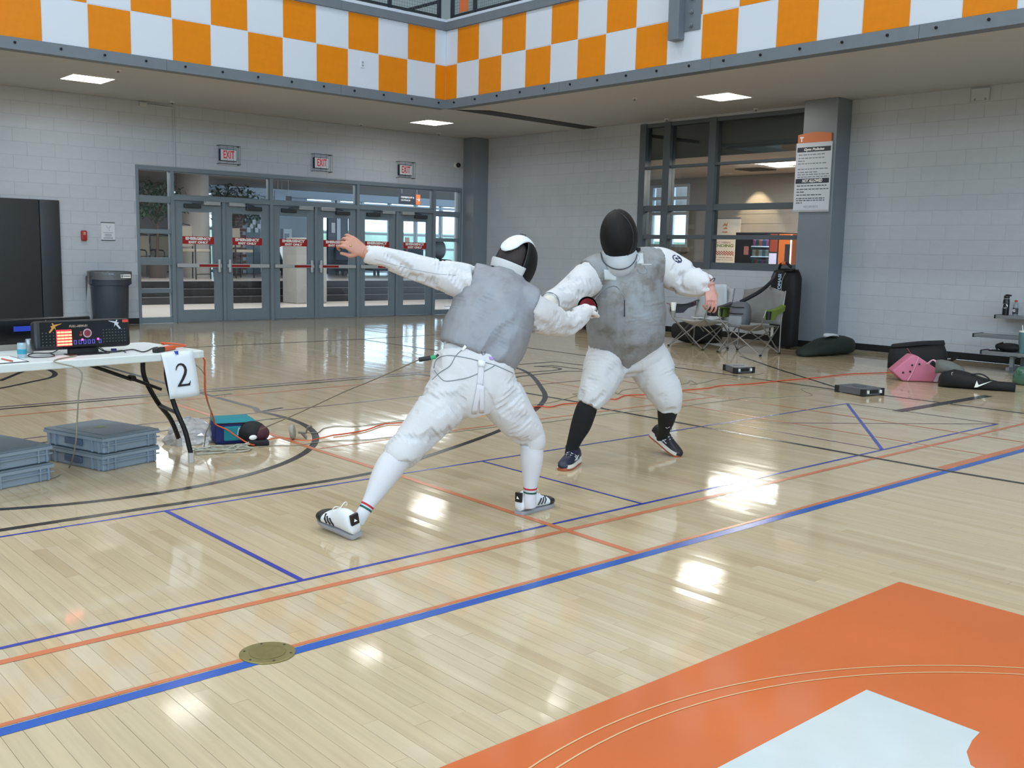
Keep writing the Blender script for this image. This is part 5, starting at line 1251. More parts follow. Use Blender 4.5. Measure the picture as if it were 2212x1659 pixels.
# ================================================================== BAGS AND CHAIRS ALONG THE WINDOW WALL
def reel_box(c0, c1, c2, label):
    """c0: left corner, c1: front corner, c2: right corner on the floor"""
    u, v = c0-c1, c2-c1; v = v.normalized()*.28; u = u.normalized()*.36
    t = thing('wire_reel', label, 'wire reel', (c1+u*.5+v*.5), group='flat grey wire reels'); h = .075
    base = [c1, c1+v, c1+v+u, c1+u]; M_RL = mat('reel_grey', '#6a6d72', .4, .4, var=.05); M_RLB = mat('reel_black', '#141416', .5)
    m = MB(); m.add([p+Vector((0, 0, z)) for z in (.008, h) for p in base], [(3, 2, 1, 0), (4, 5, 6, 7), (0, 1, 5, 4), (1, 2, 6, 5), (2, 3, 7, 6), (3, 0, 4, 7)]); m.build('case', M_RL, t, bevel=.004)
    for p in base:
        q = p.lerp(c1+u*.5+v*.5, .06); MB().cbox((q.x, q.y, .037), (.045, .045, .072)).build('corner', M_RLB, t, bevel=.004)
    f0, f1 = c1.lerp(c1+v, .3), c1.lerp(c1+v, .75); nn = -u.normalized()*.003
    m = MB(); m.add([f0+nn+Vector((0, 0, .025)), f1+nn+Vector((0, 0, .025)), f1+nn+Vector((0, 0, .06)), f0+nn+Vector((0, 0, .06))], [(0, 1, 2, 3)]); m.build('handle_slot', M_RLB, t)
    for q in (.2, .85):
        f = c1.lerp(c1+v, q)+nn+Vector((0, 0, .042)); MB().cbox(tuple(f), (.012, .03, .03)).build('socket', M_TXT, t)
    ctr = c1+u*.5+v*.5; MB().lathe([(.07, 0), (.07, .003)], (ctr.x, ctr.y, h-.0005), 20).build('reel_cover', mat('reel_lid', '#55585e', .4, .4), t)
reel_box(fl(1803, 846), fl(1865, 857), fl(1903, 854), 'grey flat wire reel box on the floor nearer the pink bag')
reel_box(fl(1556, 797), fl(1588, 808), fl(1641, 805), 'grey flat wire reel box on the floor below the camp chairs')

# ---- camp chairs (local: front faces -x)
M_TUB = mat('chair_tube', '#8d8a88', .35, .6); M_FOOT = mat('chair_foot', '#141416', .6)
def camp_chair(x, y, rz, label, fab, arm, wide=.5, dep=.46, back_h=.88):
    t = thing('camp_chair', label, 'chair', (x, y, 0), rz, 'folding camp chairs by the window wall')
    w, d = wide/2, dep/2; sz = .44
    def bar(nm, pts, r=.009): return MB().tube(pts, r, 8).build(nm, M_TUB, t, world=False)
    F = {(i, j): (i*d*1.1, j*w*1.06, .012) for i in (-1, 1) for j in (-1, 1)}
    S = {(i, j): (i*d, j*w, sz) for i in (-1, 1) for j in (-1, 1)}
    S[(1, 1)] = (d, w, sz-.05); S[(1, -1)] = (d, -w, sz-.05)
    for i in (-1, 1):
        bar('leg', [F[(i, -1)], S[(i, 1)]]); bar('leg', [F[(i, 1)], S[(i, -1)]])
    for j in (-1, 1):
        bar('leg', [F[(-1, j)], S[(1, j)]]); bar('leg', [F[(1, j)], S[(-1, j)]])
        bar('back_post', [F[(1, j)], (d*1.15, j*w*1.04, sz), (d*1.5, j*w*1.04, back_h)], .010)
        bar('arm_post', [S[(-1, j)], (-d*1.1, j*w*1.12, sz+.09), (-d*.95, j*w*1.16, sz+.19)], .009)
    for i in (-1, 1):
        for j in (-1, 1): MB().ell((F[(i, j)][0], F[(i, j)][1], .014), (.022, .022, .014), 10, 6).build('foot', M_FOOT, t, world=False, smooth=True)
    # sagging seat
    m = MB(); n = 8; vs = []
    for a in range(n+1):
        for b in range(n+1):
            u, v = a/n, b/n; vs.append((-d+2*d*u, -w+2*w*v, sz-.05*u-.07*math.sin(PI*u)*math.sin(PI*v)-.03*math.sin(PI*v)))
    m.add(vs, [(a*(n+1)+b, a*(n+1)+b+1, (a+1)*(n+1)+b+1, (a+1)*(n+1)+b) for a in range(n) for b in range(n)]); o = m.build('seat', fab, t, world=False, smooth='all'); o.modifiers.new('cloth', 'SOLIDIFY').thickness = .005
    m = MB(); vs = []
    for a in range(n+1):
        for b in range(n+1):
            u, v = a/n, b/n; h = sz-.03+(back_h-sz+.05-.03*math.cos(2*PI*v))*u; vs.append((d*1.05+d*.45*u+.06*math.sin(PI*v), -w*1.04+2.08*w*v, h))
    m.add(vs, [(a*(n+1)+b, a*(n+1)+b+1, (a+1)*(n+1)+b+1, (a+1)*(n+1)+b) for a in range(n) for b in range(n)]); o = m.build('backrest', fab, t, world=False, smooth='all'); o.modifiers.new('cloth', 'SOLIDIFY').thickness = .006
    for j in (-1, 1):
        m = MB(); vs = []
        for a in range(7):
            u = a/6; xx = -d*.98+d*2.3*u; zz = sz+.19-.035*math.sin(PI*u)+.05*u
            vs += [(xx, j*(w*1.16), zz), (xx, j*(w*1.16-.07), zz+.008), (xx, j*(w*1.16-.01), zz-.13*(1 if a < 4 else .6))]
        m.add(vs, [(3*a, 3*a+1, 3*a+4, 3*a+3) for a in range(6)]+[(3*a, 3*a+3, 3*a+5, 3*a+2) for a in range(6)]); o = m.build('arm_rest', arm, t, world=False); o.modifiers.new('cloth', 'SOLIDIFY').thickness = .005
        MB().lathe([(.035, 0), (.042, .11), (.045, .11)], (-d*.75, j*w*1.2, sz+.06), 14, caps=False).build('cup_holder', M_FOOT, t, world=False)
    return t
M_FGR = mat('cloth_grey', '#8c8a88', .8, var=.06, bump=.1); M_FGN = mat('cloth_green', '#6f8430', .8, bump=.1); M_FWH = mat('cloth_pale', '#b9babc', .75, var=.05, bump=.1)
camp_chair(11.76, 8.28, .12, 'grey camp chair with green arm pockets holding the grey backpack', M_FGR, M_FGN, wide=.62, dep=.5)
camp_chair(11.80, 9.2, -.12, 'pale grey camp chair with towel and white mug behind the facing fencer', M_FWH, mat('cloth_charcoal', '#4a4a4e', .8), wide=.66)
# towel on the pale chair
m = MB(); n = 10; vs = []
for a in range(n+1):
    u = a/n
    for b in range(7):
        v = b/6; yy = 8.92+.22*v
        if u < .55: p = (11.78+.30-.10*(.55-u)+.02, yy, .92-.46*u/.55)
        else: q = (u-.55)/.45; p = (11.98-.44*q, yy, .44-.05*math.sin(PI*q)+.02*q*(1 if q < .8 else .0))
        vs.append((p[0]+.006*math.sin(b*2.1+a), p[1], p[2]+.012+.004*math.sin(a*2+b)))
m.add(vs, [(a*7+b, a*7+b+1, (a+1)*7+b+1, (a+1)*7+b) for a in range(n) for b in range(6)]); o = m.build('towel', mat('towel_white', '#cfd5dc', .85, bump=.15), smooth='all'); o.modifiers.new('cloth', 'SOLIDIFY').thickness = .012; tag(o, 'white towel draped over the pale camp chair', 'towel')
p = at(1455, 662, 'x', 11.55); t = thing('mug', 'white mug in the arm holder of the pale camp chair', 'mug', (p.x, p.y, p.z-.03)); MB().lathe([(.03, -.06), (.034, -.05), (.042, .05), (.042, .06), (.038, .06), (.03, -.04), (0, -.045)], tuple(p), 18).build('cup', M_TXT, t, smooth=True); MB().lathe([(.03, -.16), (.036, -.06)], tuple(p), 16).build('holder_sleeve', M_FGR, t, smooth=True)
M_RDS = mat('strap_red', '#7e3a46', .7)
o = MB().tube(smooth_pts([tuple(at(x, y, 'x', 12.02)) for x, y in ((1440, 655), (1470, 662), (1497, 653), (1500, 660), (1470, 668))], 5), .006, 6).build('red_strap', M_RDS); tag(o, 'dark red strap across the pale camp chair back', 'strap')
o = MB().tube(smooth_pts([tuple(at(x, y, 'x', 12.08)) for x, y in ((1553, 618), (1562, 628), (1562, 655), (1557, 662), (1556, 650), (1560, 630))], 5), .006, 6).build('red_strap', M_RDS); tag(o, 'dark red drawcord loop beside the towel', 'cord')
# grey backpack on the green-armed chair
def soft(name, rings, mt, parent, n=20, smooth='all', wob=0.0, seed=0):
    """rings: list of (centre, ax, ay, rx, ry, power) superellipse cross sections"""
    R = []
    for c, ax, ay, rx, ry, pw in rings:
        c, ax, ay = Vector(c), Vector(ax), Vector(ay); r = []
        for k in range(n):
            th = 2*PI*k/n; a, b = math.cos(th), math.sin(th)
            a = math.copysign(abs(a)**(2/pw), a); b = math.copysign(abs(b)**(2/pw), b)
            p = c+ax*(a*rx)+ay*(b*ry)
            if wob:
                w_ = wob*noise.noise(p*7+Vector((seed, 0, 0))); p = p+(p-c).normalized()*w_
            r.append(p)
        R.append(r)
    return MB().rings(R).build(name, mt, parent, smooth=smooth)
X, Y, Z = Vector((1, 0, 0)), Vector((0, 1, 0)), Vector((0, 0, 1))
M_BPK = mat('backpack_grey', '#5f6268', .8, var=.06, bump=.15); M_BPK2 = mat('backpack_light', '#84888f', .8, bump=.15)
bc = Vector((11.64, 8.38, .36))
t = thing('backpack', 'grey backpack sitting in the green armed camp chair', 'backpack', (bc.x, bc.y, .36)); up = Vector((.12, .02, 1)).normalized()
soft('body', [(bc+up*h, Vector((1, 0, -.1)), Y, rx, ry, 3.2) for h, rx, ry in ((.0, .07, .11), (.03, .1, .145), (.14, .105, .155), (.26, .095, .15), (.33, .07, .125), (.36, .03, .08))], M_BPK, t)
soft('front_pocket', [(bc+Vector((-.1, 0, 0))+up*h, X, Y, rx, ry, 3) for h, rx, ry in ((.01, .02, .09), (.04, .04, .115), (.13, .04, .115), (.165, .02, .1))], M_BPK2, t)
for h in (.2, .29): MB().tube([bc+Vector((-.1+.01*h, -.12, 0))+up*h, bc+Vector((-.112, 0, 0))+up*(h-.005), bc+Vector((-.1+.01*h, .12, 0))+up*h], .006, 6).build('zip', M_BAGB, t)
MB().tube(smooth_pts([tuple(bc+Vector((.05, .03, .35))), (11.9, 8.25, .86), (12.25, 8.3, 1.0), (12.78, 8.6, 1.1)], 6), .028, 8).build('shoulder_strap', mat('strap_black', '#15171c', .7), t, smooth='all')
for y_ in (8.02,): o = MB().add([(11.95, y_, .38), (11.97, y_+.06, .37), (11.97, y_+.06, .24), (11.95, y_, .25)], [(0, 1, 2, 3)]).build('care_tag', M_TXT); tag(o, 'white care tag hanging under the green armed chair', 'tag')
# ---- tall black fencing bag standing against the wall
kx = 12.95
b0 = fl(1697, 755); bx_ = 12.95; by_ = at(1694, 700, 'x', 12.95).y
t = thing('fencing_bag', 'tall black fencing bag with orange handle and white lettering standing by the wall', 'bag', (bx_, by_, 0)); M_FB = mat('fencing_bag_black', '#0f1013', .7, bump=.12, bscale=30)
lean = Vector((.02, .02, 1))
soft('body', [(Vector((bx_, by_, 0))+lean*h, X, Y, rx, ry, 4) for h, rx, ry in ((.03, .10, .19), (.06, .12, .215), (.4, .12, .215), (.8, .125, .225), (1.05, .12, .225), (1.14, .1, .19), (1.18, .05, .12))], M_FB, t)
hp = Vector((bx_-.05, by_+.0, 1.2)); 
MB().tube(smooth_pts([tuple(hp+Vector((0, .11, -.02))), tuple(hp+Vector((-.02, .06, .05))), tuple(hp+Vector((-.02, -.03, .06))), tuple(hp+Vector((0, -.1, .0)))], 5), .02, 8).build('handle', M_FB, t, smooth='all'); MB().tube([tuple(hp+Vector((-.022, .045, .055))), tuple(hp+Vector((-.022, -.02, .062)))], .024, 10).build('orange_grip', mat('grip_orange', '#d9703a', .6), t, smooth=True)
MB().tube(smooth_pts([(bx_-.13, by_-.06, 1.12), (bx_-.135, by_-.01, 1.0), (bx_-.135, by_-.0, .75)], 5), .006, 6).build('zip', M_ALU, t)
text('lettering', 'S. TOMASI', .05, mat('letter_blue', '#b9d2e6', .5), Matrix(((0, 0, -1, bx_-.1275), (0, -1, 0, by_+.035), (-1, 0, 0, .93), (0, 0, 0, 1))) @ Matrix.Rotation(PI, 4, 'Z'), t, width=.34, bold=.002)
soft('hood', [(Vector((bx_-.02, by_-.08, 1.14)), X, Y, .1, .1, 2.5), (Vector((bx_-.04, by_-.15, 1.17)), X, Y, .06, .06, 2.5), (Vector((bx_-.06, by_-.19, 1.15)), X, Y, .02, .03, 2)], M_FB, t)
for s in (-1, 1): MB().lathe([(.035, -.02), (.035, .02)], n=14, M=Matrix.Translation((bx_-.06, by_+s*.12, .035)) @ Matrix.Rotation(PI/2, 4, 'X')).build('wheel', M_FOOT, t)
# ---- dark bag under the pale chair and low equipment behind the fencers
c = Vector((12.45, 9.75, 0)); t = thing('black_bag', 'black kit bag on the floor under the pale camp chair', 'bag', c)
soft('body', [(c+Vector((0, dy, .16)), X, Z, rx, rz_, 3) for dy, rx, rz_ in ((-.42, .05, .06), (-.38, .16, .14), (-.1, .2, .16), (.2, .19, .16), (.4, .12, .12), (.43, .04, .05))], M_BAGB, t); MB().tube(smooth_pts([tuple(c+Vector((-.2, -.3, .2))), tuple(c+Vector((-.24, -.2, .3))), tuple(c+Vector((-.24, -.1, .25))), tuple(c+Vector((-.2, .0, .12)))], 5), .008, 6).build('strap', MATS['chair_tube'], t)
c = Vector((12.9, 11.95, 0)); t = thing('kit_roller', 'long black and grey kit bag lying at the wall between the fencers', 'bag', c)
soft('body', [(c+Vector((0, dy, .17)), X, Z, rx, rz_, 3.5) for dy, rx, rz_ in ((-.75, .05, .08), (-.7, .2, .15), (0, .22, .17), (.7, .2, .16), (.75, .08, .08))], M_BAGB, t); soft('grey_lid', [(c+Vector((0, dy, .33)), X, Z, .17, .05, 3) for dy in (-.62, 0, .62)], M_BPK, t)
# ---- dark green bag by the column
p0, p1 = fl(1742, 772), fl(1842, 764); c = p0.lerp(p1, .5)+Vector((.15, .05, 0)); dv = (p1-p0); dv.z = 0; ln = dv.length; dv.normalize(); dn = Vector((-dv.y, dv.x, 0)); M_DG = mat('bag_dark_green', '#18231d', .75, bump=.15, bscale=25)
t = thing('green_bag', 'dark green duffel bag with white cloth on top by the grey column', 'bag', c)
soft('body', [(p0+dv*(ln*s)+dn*.1+Vector((0, 0, h)), dn, Z, rx, h-.001, 2.6) for s, rx, h in ((0, .06, .03), (.06, .13, .05), (.3, .19, .085), (.55, .23, .12), (.8, .22, .135), (.95, .17, .12), (1.0, .1, .08))], M_DG, t, wob=.012)
MB().tube(smooth_pts([tuple(p0+dv*(ln*.25)+dn*.0+Vector((0, 0, .16))), tuple(p0+dv*(ln*.28)+Vector((0, 0, .24))), tuple(p0+dv*(ln*.35)+dn*.06+Vector((0, 0, .2)))], 5), .008, 6).build('handle', M_DG, t)
q = p0+dv*(ln*.6)+dn*.08; o = soft('white_cloth', [(q+dv*s+Vector((0, 0, h)), dn, Z, rx, .022, 2.2) for s, rx, h in ((-.14, .03, .27), (-.06, .08, .285), (.04, .09, .275), (.14, .04, .25), (.18, .015, .235))], mat('cloth_white', '#c9ced2', .8), None, wob=.01); tag(o, 'crumpled white cloth lying on the dark green bag', 'cloth')
# ---- black duffel, pink bag, black rucksack, green tote
p0 = fl(1925, 795); c = Vector((12.05, 6.05, 0)); t = thing('black_duffel', 'large open black duffel bag behind the pink bag', 'bag', c)
dv = Vector((.42, -.9, 0)).normalized(); dn = Vector((-dv.y, dv.x, 0))
s0 = fl(1918, 796)+dn*.15; L_ = .62
soft('body', [(s0+dv*(L_*s)+Vector((0, 0, h)), dn, Z, rx, h-.001, 3.4) for s, rx, h in ((-.02, .1, .09), (.03, .17, .14), (.25, .19, .15), (.5, .19, .155), (.8, .19, .165), (1.0, .18, .165), (1.08, .1, .1))], M_BAGB, t, wob=.012)
m = MB(); vs = [s0+dv*(L_*.02)-dn*.16+Vector((0, 0, .29)), s0+dv*(L_*.3)-dn*.18+Vector((0, 0, .31)), s0+dv*(L_*.62)-dn*.14+Vector((0, 0, .34)), s0+dv*(L_*1.02)-dn*.1+Vector((0, 0, .35)), s0+dv*(L_*1.0)+dn*.12+Vector((0, 0, .37)), s0+dv*(L_*.6)+dn*.14+Vector((0, 0, .35)), s0+dv*(L_*.3)+dn*.12+Vector((0, 0, .32)), s0+dv*(L_*.02)+dn*.1+Vector((0, 0, .29))]
m.add(vs+[v-Vector((0, 0, .03)) for v in vs], [tuple(range(8)), tuple(reversed(range(8, 16)))]+[(i, (i+1) % 8, 8+(i+1) % 8, 8+i) for i in range(8)]); m.build('flap', M_BAGB, t, smooth=True, bevel=.01)
MB().tube([s0+dv*(L_*.33)-dn*.19+Vector((0, 0, .27)), s0+dv*(L_*.42)-dn*.22+Vector((0, 0, .2))], .007, 6).build('piping', M_RDS, t)
MB().tube(smooth_pts([tuple(s0+dv*(L_*1.05)-dn*.1+Vector((0, 0, .1))), tuple(s0+dv*(L_*1.18)-dn*.16+Vector((0, 0, .16))), tuple(s0+dv*(L_*1.25)-dn*.18+Vector((0, 0, .2)))], 4), .02, 6).build('strap', M_BAGB, t)
pa_, pb_ = fl(1950, 824), fl(2030, 827); dv = (pb_-pa_); ln = dv.length; dv.normalize(); dn = Vector((-dv.y, dv.x, 0)); M_PK = mat('bag_pink', '#c8748f', .7, var=.08, bump=.1); M_PK2 = mat('bag_pink_pale', '#dba5b8', .7)
t = thing('pink_bag', 'pink tote bag with black studs lying on its side', 'bag', pa_.lerp(pb_, .5)); sl_ = (Z*.85-dv*.45).normalized()
base = [pa_-dv*.09+Vector((0, 0, .09)), pa_+Vector((0, 0, .004)), pa_+dv*.26+Vector((0, 0, .30)), pa_+dv*.12+Vector((0, 0, .33))]
end = [p_+dv*.0+dn*.2 for p_ in base]
dd = dv*.30-Z*.0
R0 = [pa_-dv*.11+Z*.10, pa_-dv*.0+Z*.005, pa_+dn*.22+Z*.005, pa_+dn*.22-dv*.11+Z*.10]
tip = pa_+dv*.10+Z*.30
A0, A1 = pa_-dv*.12+Z*.11, pa_+dv*.08+Z*.30      # studded base panel from floor up
B0, B1 = pa_+Z*.004, None
m = MB(); prof0 = [A0, A1, A1+dv*.06-Z*.01, pa_+dv*ln*.72+Z*.20, pa_+dv*ln*.95+Z*.14, pa_+dv*ln*1.02+Z*.05, pa_+dv*ln*.95+Z*.004, pa_+Z*.004]
m.add([p_ for p_ in prof0]+[p_+dn*.24 for p_ in prof0], [tuple(reversed(range(8))), tuple(range(8, 16))]+[(i, (i+1) % 8, 8+(i+1) % 8, 8+i) for i in range(8)]); m.build('body', M_PK, t, bevel=.018, segs=3, smooth=True)
nb_ = (A1-A0).cross(dn).normalized(); nb_ = nb_ if nb_.dot(dv) < 0 else -nb_
for u, v in ((.22, .06), (.70, .06), (.3, .17), (.78, .17)):
    q = A0.lerp(A1, u)+dn*(v-.06)+nb_*.004-Vector((0, 0, 0)); 
    q = pa_.lerp(A0, .55)+(A1-A0)*u*.95+dn*(-.006)+dv*(.02+.06*(v > .1)); MB().ell(tuple(q), (.011, .011, .011), 10, 6).build('stud', M_BAGB, t, smooth=True)
MB().tube(smooth_pts([tuple(A1+dv*.07-dn*.004-Z*.02), tuple(pa_+dv*.1-dn*.008+Z*.12), tuple(pa_+dv*.05-dn*.006+Z*.01)], 5), .005, 6).build('piping', M_PK2, t)
for s in (0, .05): MB().tube(smooth_pts([tuple(pa_+dv*ln*(.6+s)+Z*.2), tuple(pa_+dv*ln*(.78+s)+Z*.25+dn*s), tuple(pa_+dv*ln*(.95+s)+Z*.17), tuple(pa_+dv*ln*(1.0+s)+Z*.12)], 5), .007, 6).build('handle', M_PK2, t, smooth='all')
MB().add([pa_+dv*ln*.82-dn*.006+Z*.01, pa_+dv*ln*.93-dn*.006+Z*.01, pa_+dv*ln*1.0-dn*.003+Z*.12, pa_+dv*ln*.95-dn*.003+Z*.13], [(0, 1, 2, 3)]).build('pale_strip', mat('strip_lilac', '#b9a8b6', .6), t)
c = fl(2090, 838); pa_, pb_ = fl(2028, 836), fl(2152, 845); dv = (pb_-pa_); ln = dv.length; dv.normalize(); dn = Vector((-dv.y, dv.x, 0))
t = thing('black_rucksack', 'black and grey rucksack lying on the floor beside the pink bag', 'backpack', c)
soft('body', [(pa_+dv*(ln*s)+dn*.1+Z*h, dn, Z, rx, h-.001, 2.8) for s, rx, h in ((-.02, .06, .05), (.06, .14, .085), (.25, .17, .10), (.5, .16, .085), (.75, .13, .06), (1.0, .11, .05), (1.08, .05, .035))], M_BAGB, t, wob=.012)
soft('grey_top', [(pa_+dv*(ln*s)+dn*.16+Z*h, dn, Z, rx, .07, 2.4) for s, rx, h in ((-.1, .05, .2), (.0, .12, .21), (.16, .13, .2), (.33, .1, .16), (.42, .04, .13))], mat('rucksack_grey', '#6b6e6c', .8, bump=.15), t, wob=.01)
soft('side_roll', [(pa_+dv*(ln*s)+dn*.05+Z*.05, dn, Z, .055, .05, 2.2) for s in (.9, 1.0, 1.2, 1.32)], M_BAGB, t)
sw = pa_+dv*(ln*.62)-dn*.075+Z*.03; m = MB(); m.add([sw, sw+dv*.02+Z*.075, sw+dv*.04+Z*.03, sw+dv*.17+Z*.085, sw+dv*.03+Z*.005], [(0, 4, 2, 1), (4, 3, 2)]); m.build('white_mark', M_TXT, t)
MB().lathe([(.012, 0), (.018, 0), (.018, .004), (.012, .004)], n=14, M=Matrix.Translation(pa_+dv*(ln*.22)-dn*.062+Z*.16) @ Matrix.Rotation(PI/2, 4, 'X'), caps=False).build('ring_pull', M_ALU2, t)
MB().tube(smooth_pts([tuple(pa_+dv*(ln*.5)+Z*.15), tuple(pa_+dv*(ln*.7)+Z*.17), tuple(pa_+dv*(ln*.85)+Z*.13), tuple(pa_+dv*(ln*.86)+Z*.08)], 5), .008, 6).build('strap', M_BAGB, t)
c = fl(2212, 832); t = thing('green_tote', 'translucent green tote bag cut by the picture edge', 'bag', c); M_GT = mat('tote_green', '#3f6a55', .25, spec=.7)
soft('body', [(c+Vector((.03, -.04, h)), X, Y, rx, ry, 2.6) for h, rx, ry in ((.002, .08, .13), (.03, .11, .17), (.1, .11, .165), (.17, .09, .14), (.2, .06, .12))], M_GT, t, wob=.01); MB().tube(smooth_pts([tuple(c+Vector((-.06, .06, .17))), tuple(c+Vector((-.09, .03, .12))), tuple(c+Vector((-.1, 0, .16)))], 4), .006, 6).build('handle', M_GT, t)
# ---- small bleacher
t = thing('bleacher', 'low silver aluminium bleacher with two seat rows at the right edge', 'bleacher', (13.1, 4.9, 0)); M_BL = mat('bleacher_alu', '#8f9498', .4, .5, var=.03)
def plankb(name, x0, x1, y1, z, par=t, h=.04):
    o = MB().box((x0, 3.0, z-h), (x1, y1, z)).build(name, M_BL, par, bevel=.004); MB().box((x0-.004, y1-.012, z-h-.004), (x1+.004, y1+.006, z+.004)).build('end_cap', M_BAGB, o); return o
ps = at(2103, 712, 'x', 13.0); plankb('seat', 12.92, 13.2, at(2103, 708, 'x', 12.92).y, .43); plankb('foot_board', 12.62, 12.84, at(2119, 750, 'x', 12.62).y, .25); plankb('foot_board', 12.86, 13.06, at(2119, 755, 'x', 12.86).y, .235)
plankb('seat', 13.38, 13.68, at(2149, 678, 'x', 13.38).y, .66)
for x_, z_ in ((12.72, .21), (13.05, .39), (13.5, .62)):
    for y_ in (5.1, 3.6): MB().box((x_-.022, y_-.022, 0), (x_+.022, y_+.022, z_)).build('leg', M_BL, t)
for y_ in (5.1, 3.6): MB().box((12.6, y_-.02, .03), (13.7, y_+.02, .07)).build('base_rail', M_BL, t); MB().bar((12.72, y_+.025, .1), (13.5, y_+.025, .55), .02, .035).build('brace', M_BL, t)
p = at(2172, 676, 'x', 13.5); M_BTB = mat('bottle_black', '#121317', .35)
t = thing('water_bottle', 'black flip-top water bottle with white oval label on the bleacher', 'bottle', (p.x, p.y, .66)); MB().lathe([(.038, 0), (.04, .01), (.04, .19), (.034, .21), (.03, .215)], tuple(t.location), 22).build('body', M_BTB, t, smooth=True); lb_ = MB().lathe([(.032, .218), (.035, .222), (.035, .25), (.02, .265), (0, .265)], tuple(t.location), 18).build('lid', M_BTB, t, smooth=True); MB().bar(tuple(t.location+Vector((-.005, .01, .262))), tuple(t.location+Vector((-.0, -.06, .256))), .03, .022).build('spout', M_BTB, lb_, bevel=.006); MB().lathe([(.0362, .212), (.0362, .217)], tuple(t.location), 20, caps=False).build('ring', M_ALU2, t)
m = MB(); 
q = t.location; vs = [(q.x-.0405*math.cos(a_*.9), q.y+.0405*math.sin(a_*.9)+.0, q.z+.12+.032*math.sin(b_)) for a_, b_ in ((math.cos(2*PI*k/20), 2*PI*k/20) for k in range(20))]; m.add([(v[0]-.001, v[1], v[2]) for v in vs], [tuple(range(20))]); ov = m.build('oval_label', M_TXT, t); MB().box((q.x-.0425, q.y-.02, q.z+.112), (q.x-.0415, q.y+.02, q.z+.128)).build('label_print', M_BTB, t)
p = at(2193, 676, 'x', 13.5); t = thing('sports_drink', 'clear sports drink bottle with red cap and dark label on the bleacher', 'bottle', (p.x, p.y, .66)); MB().lathe([(.03, 0), (.033, .01), (.033, .09), (.031, .1), (.033, .12), (.028, .15), (.014, .17), (.014, .18)], tuple(t.location), 20).build('body', mat('bottle_clear', '#8d959b', .12, spec=.8), t, smooth=True); MB().lathe([(.0338, .02), (.0338, .1)], tuple(t.location), 20, caps=False).build('label_band', mat('label_dark', '#3d3a40', .5), t, smooth=True); MB().lathe([(.018, .178), (.018, .2), (0, .2)], tuple(t.location), 16).build('cap', mat('cap_red', '#b23a2e', .4), t)
text('lettering', 'G', .045, M_TXT, Matrix(((0, 0, -1, t.location.x-.0345), (-1, 0, 0, t.location.y+.005), (0, 1, 0, t.location.z+.065), (0, 0, 0, 1))), t, bold=.002)
p = at(2205, 745, 'x', 12.73); t = thing('tumbler', 'teal tumbler with white lid and straw on the bleacher foot board', 'tumbler', (12.73, p.y-.02, .25)); MB().lathe([(.034, 0), (.036, .01), (.04, .1), (.048, .12), (.05, .25), (.05, .255)], tuple(t.location), 22).build('body', mat('tumbler_teal', '#5d8184', .4), t, smooth=True); MB().lathe([(.051, .255), (.051, .27), (.04, .275), (0, .275)], tuple(t.location), 22).build('lid', M_TXT, t, smooth=True); MB().tube([t.location+Vector((0, .01, .27)), t.location+Vector((0, .02, .34))], .005, 8).build('straw', M_TXT, t)
c = Vector((12.75, 5.25, .25)); t = thing('helmet_case', 'dark rounded cap lying on the bleacher foot board', 'cap', c); MB().ell((c.x, c.y-.1, .305), (.1, .16, .055), 18, 8).build('crown', M_BAGB, t, smooth='all'); MB().box((c.x-.1, c.y-.06, .252), (c.x+.04, c.y+.12, .262)).build('brim', M_BAGB, t, bevel=.004); MB().tube(smooth_pts([(c.x-.02, c.y+.04, .26), (c.x-.02, c.y+.06, .32), (c.x-.02, c.y-.02, .36)], 5), .01, 8).build('strap', M_BAGB, t)
# ================================================================== THE TWO FENCERS
from mathutils.bvhtree import BVHTree
def limb(keys, sub=6):
    """keys: (px, py, depth, half width px, thickness m or None) -> list of rings' (centre, n1, n2, r1, r2)"""
    K = []
    for k in keys:
        px, py, d, hw = k[:4]; c = pd(px, py, d); r1 = hw*d/FPX; r2 = k[4] if len(k) > 4 and k[4] else r1
        K.append((c.x, c.y, c.z, r1, r2))
    S = smooth_pts(K, sub); out = []
    n = len(S)
    for i, s in enumerate(S):
        c = Vector(s[:3]); t = (Vector(S[min(i+1, n-1)][:3])-Vector(S[max(i-1, 0)][:3])).normalized(); v = (c-Vector(CAMP)).normalized()
        n1 = t.cross(v)
        n1 = n1.normalized() if n1.length > .15 else Vector(RGT)
        n2 = n1.cross(t).normalized()
        out.append((c, n1, n2, max(s[3], .004), max(s[4], .004), t))
    return out
def limb_geo(mb, L, n=28, k=1.0, round_end=(False, False), scale=1.0):
    R = []
    for c, n1, n2, a, b, t in L:
        R.append([c+n1*(math.cos(2*PI*i/n)*a*scale)+n2*(math.sin(2*PI*i/n)*b*scale) for i in range(n)])
    for e, idx in ((0, 0), (1, -1)):
        if round_end[e]:
            c, n1, n2, a, b, t = L[idx]; s = -1 if e == 0 else 1; ex = []
            for q in (.4, .75, .95):
                cc = c+t*(s*q*min(a, b)*scale); f = math.sqrt(1-q*q); ex.append([cc+n1*(math.cos(2*PI*i/n)*a*scale*f)+n2*(math.sin(2*PI*i/n)*b*scale*f) for i in range(n)])
            R = list(reversed(ex))+R if e == 0 else R+ex
    mb.rings(R)
def remesh(mb, name, voxel, smooth_it=3):
    me = mb.mesh(name+'_src'); o = bpy.data.objects.new(name+'_src', me); COL.objects.link(o)
    r = o.modifiers.new('r', 'REMESH'); r.mode = 'VOXEL'; r.voxel_size = voxel
    if smooth_it:
        s = o.modifiers.new('s', 'SMOOTH'); s.factor = .5; s.iterations = smooth_it
    dg = bpy.context.evaluated_depsgraph_get(); dg.update()
    res = bpy.data.meshes.new_from_object(o.evaluated_get(dg)); res.name = name
    bpy.data.objects.remove(o); bpy.data.meshes.remove(me)
    return res
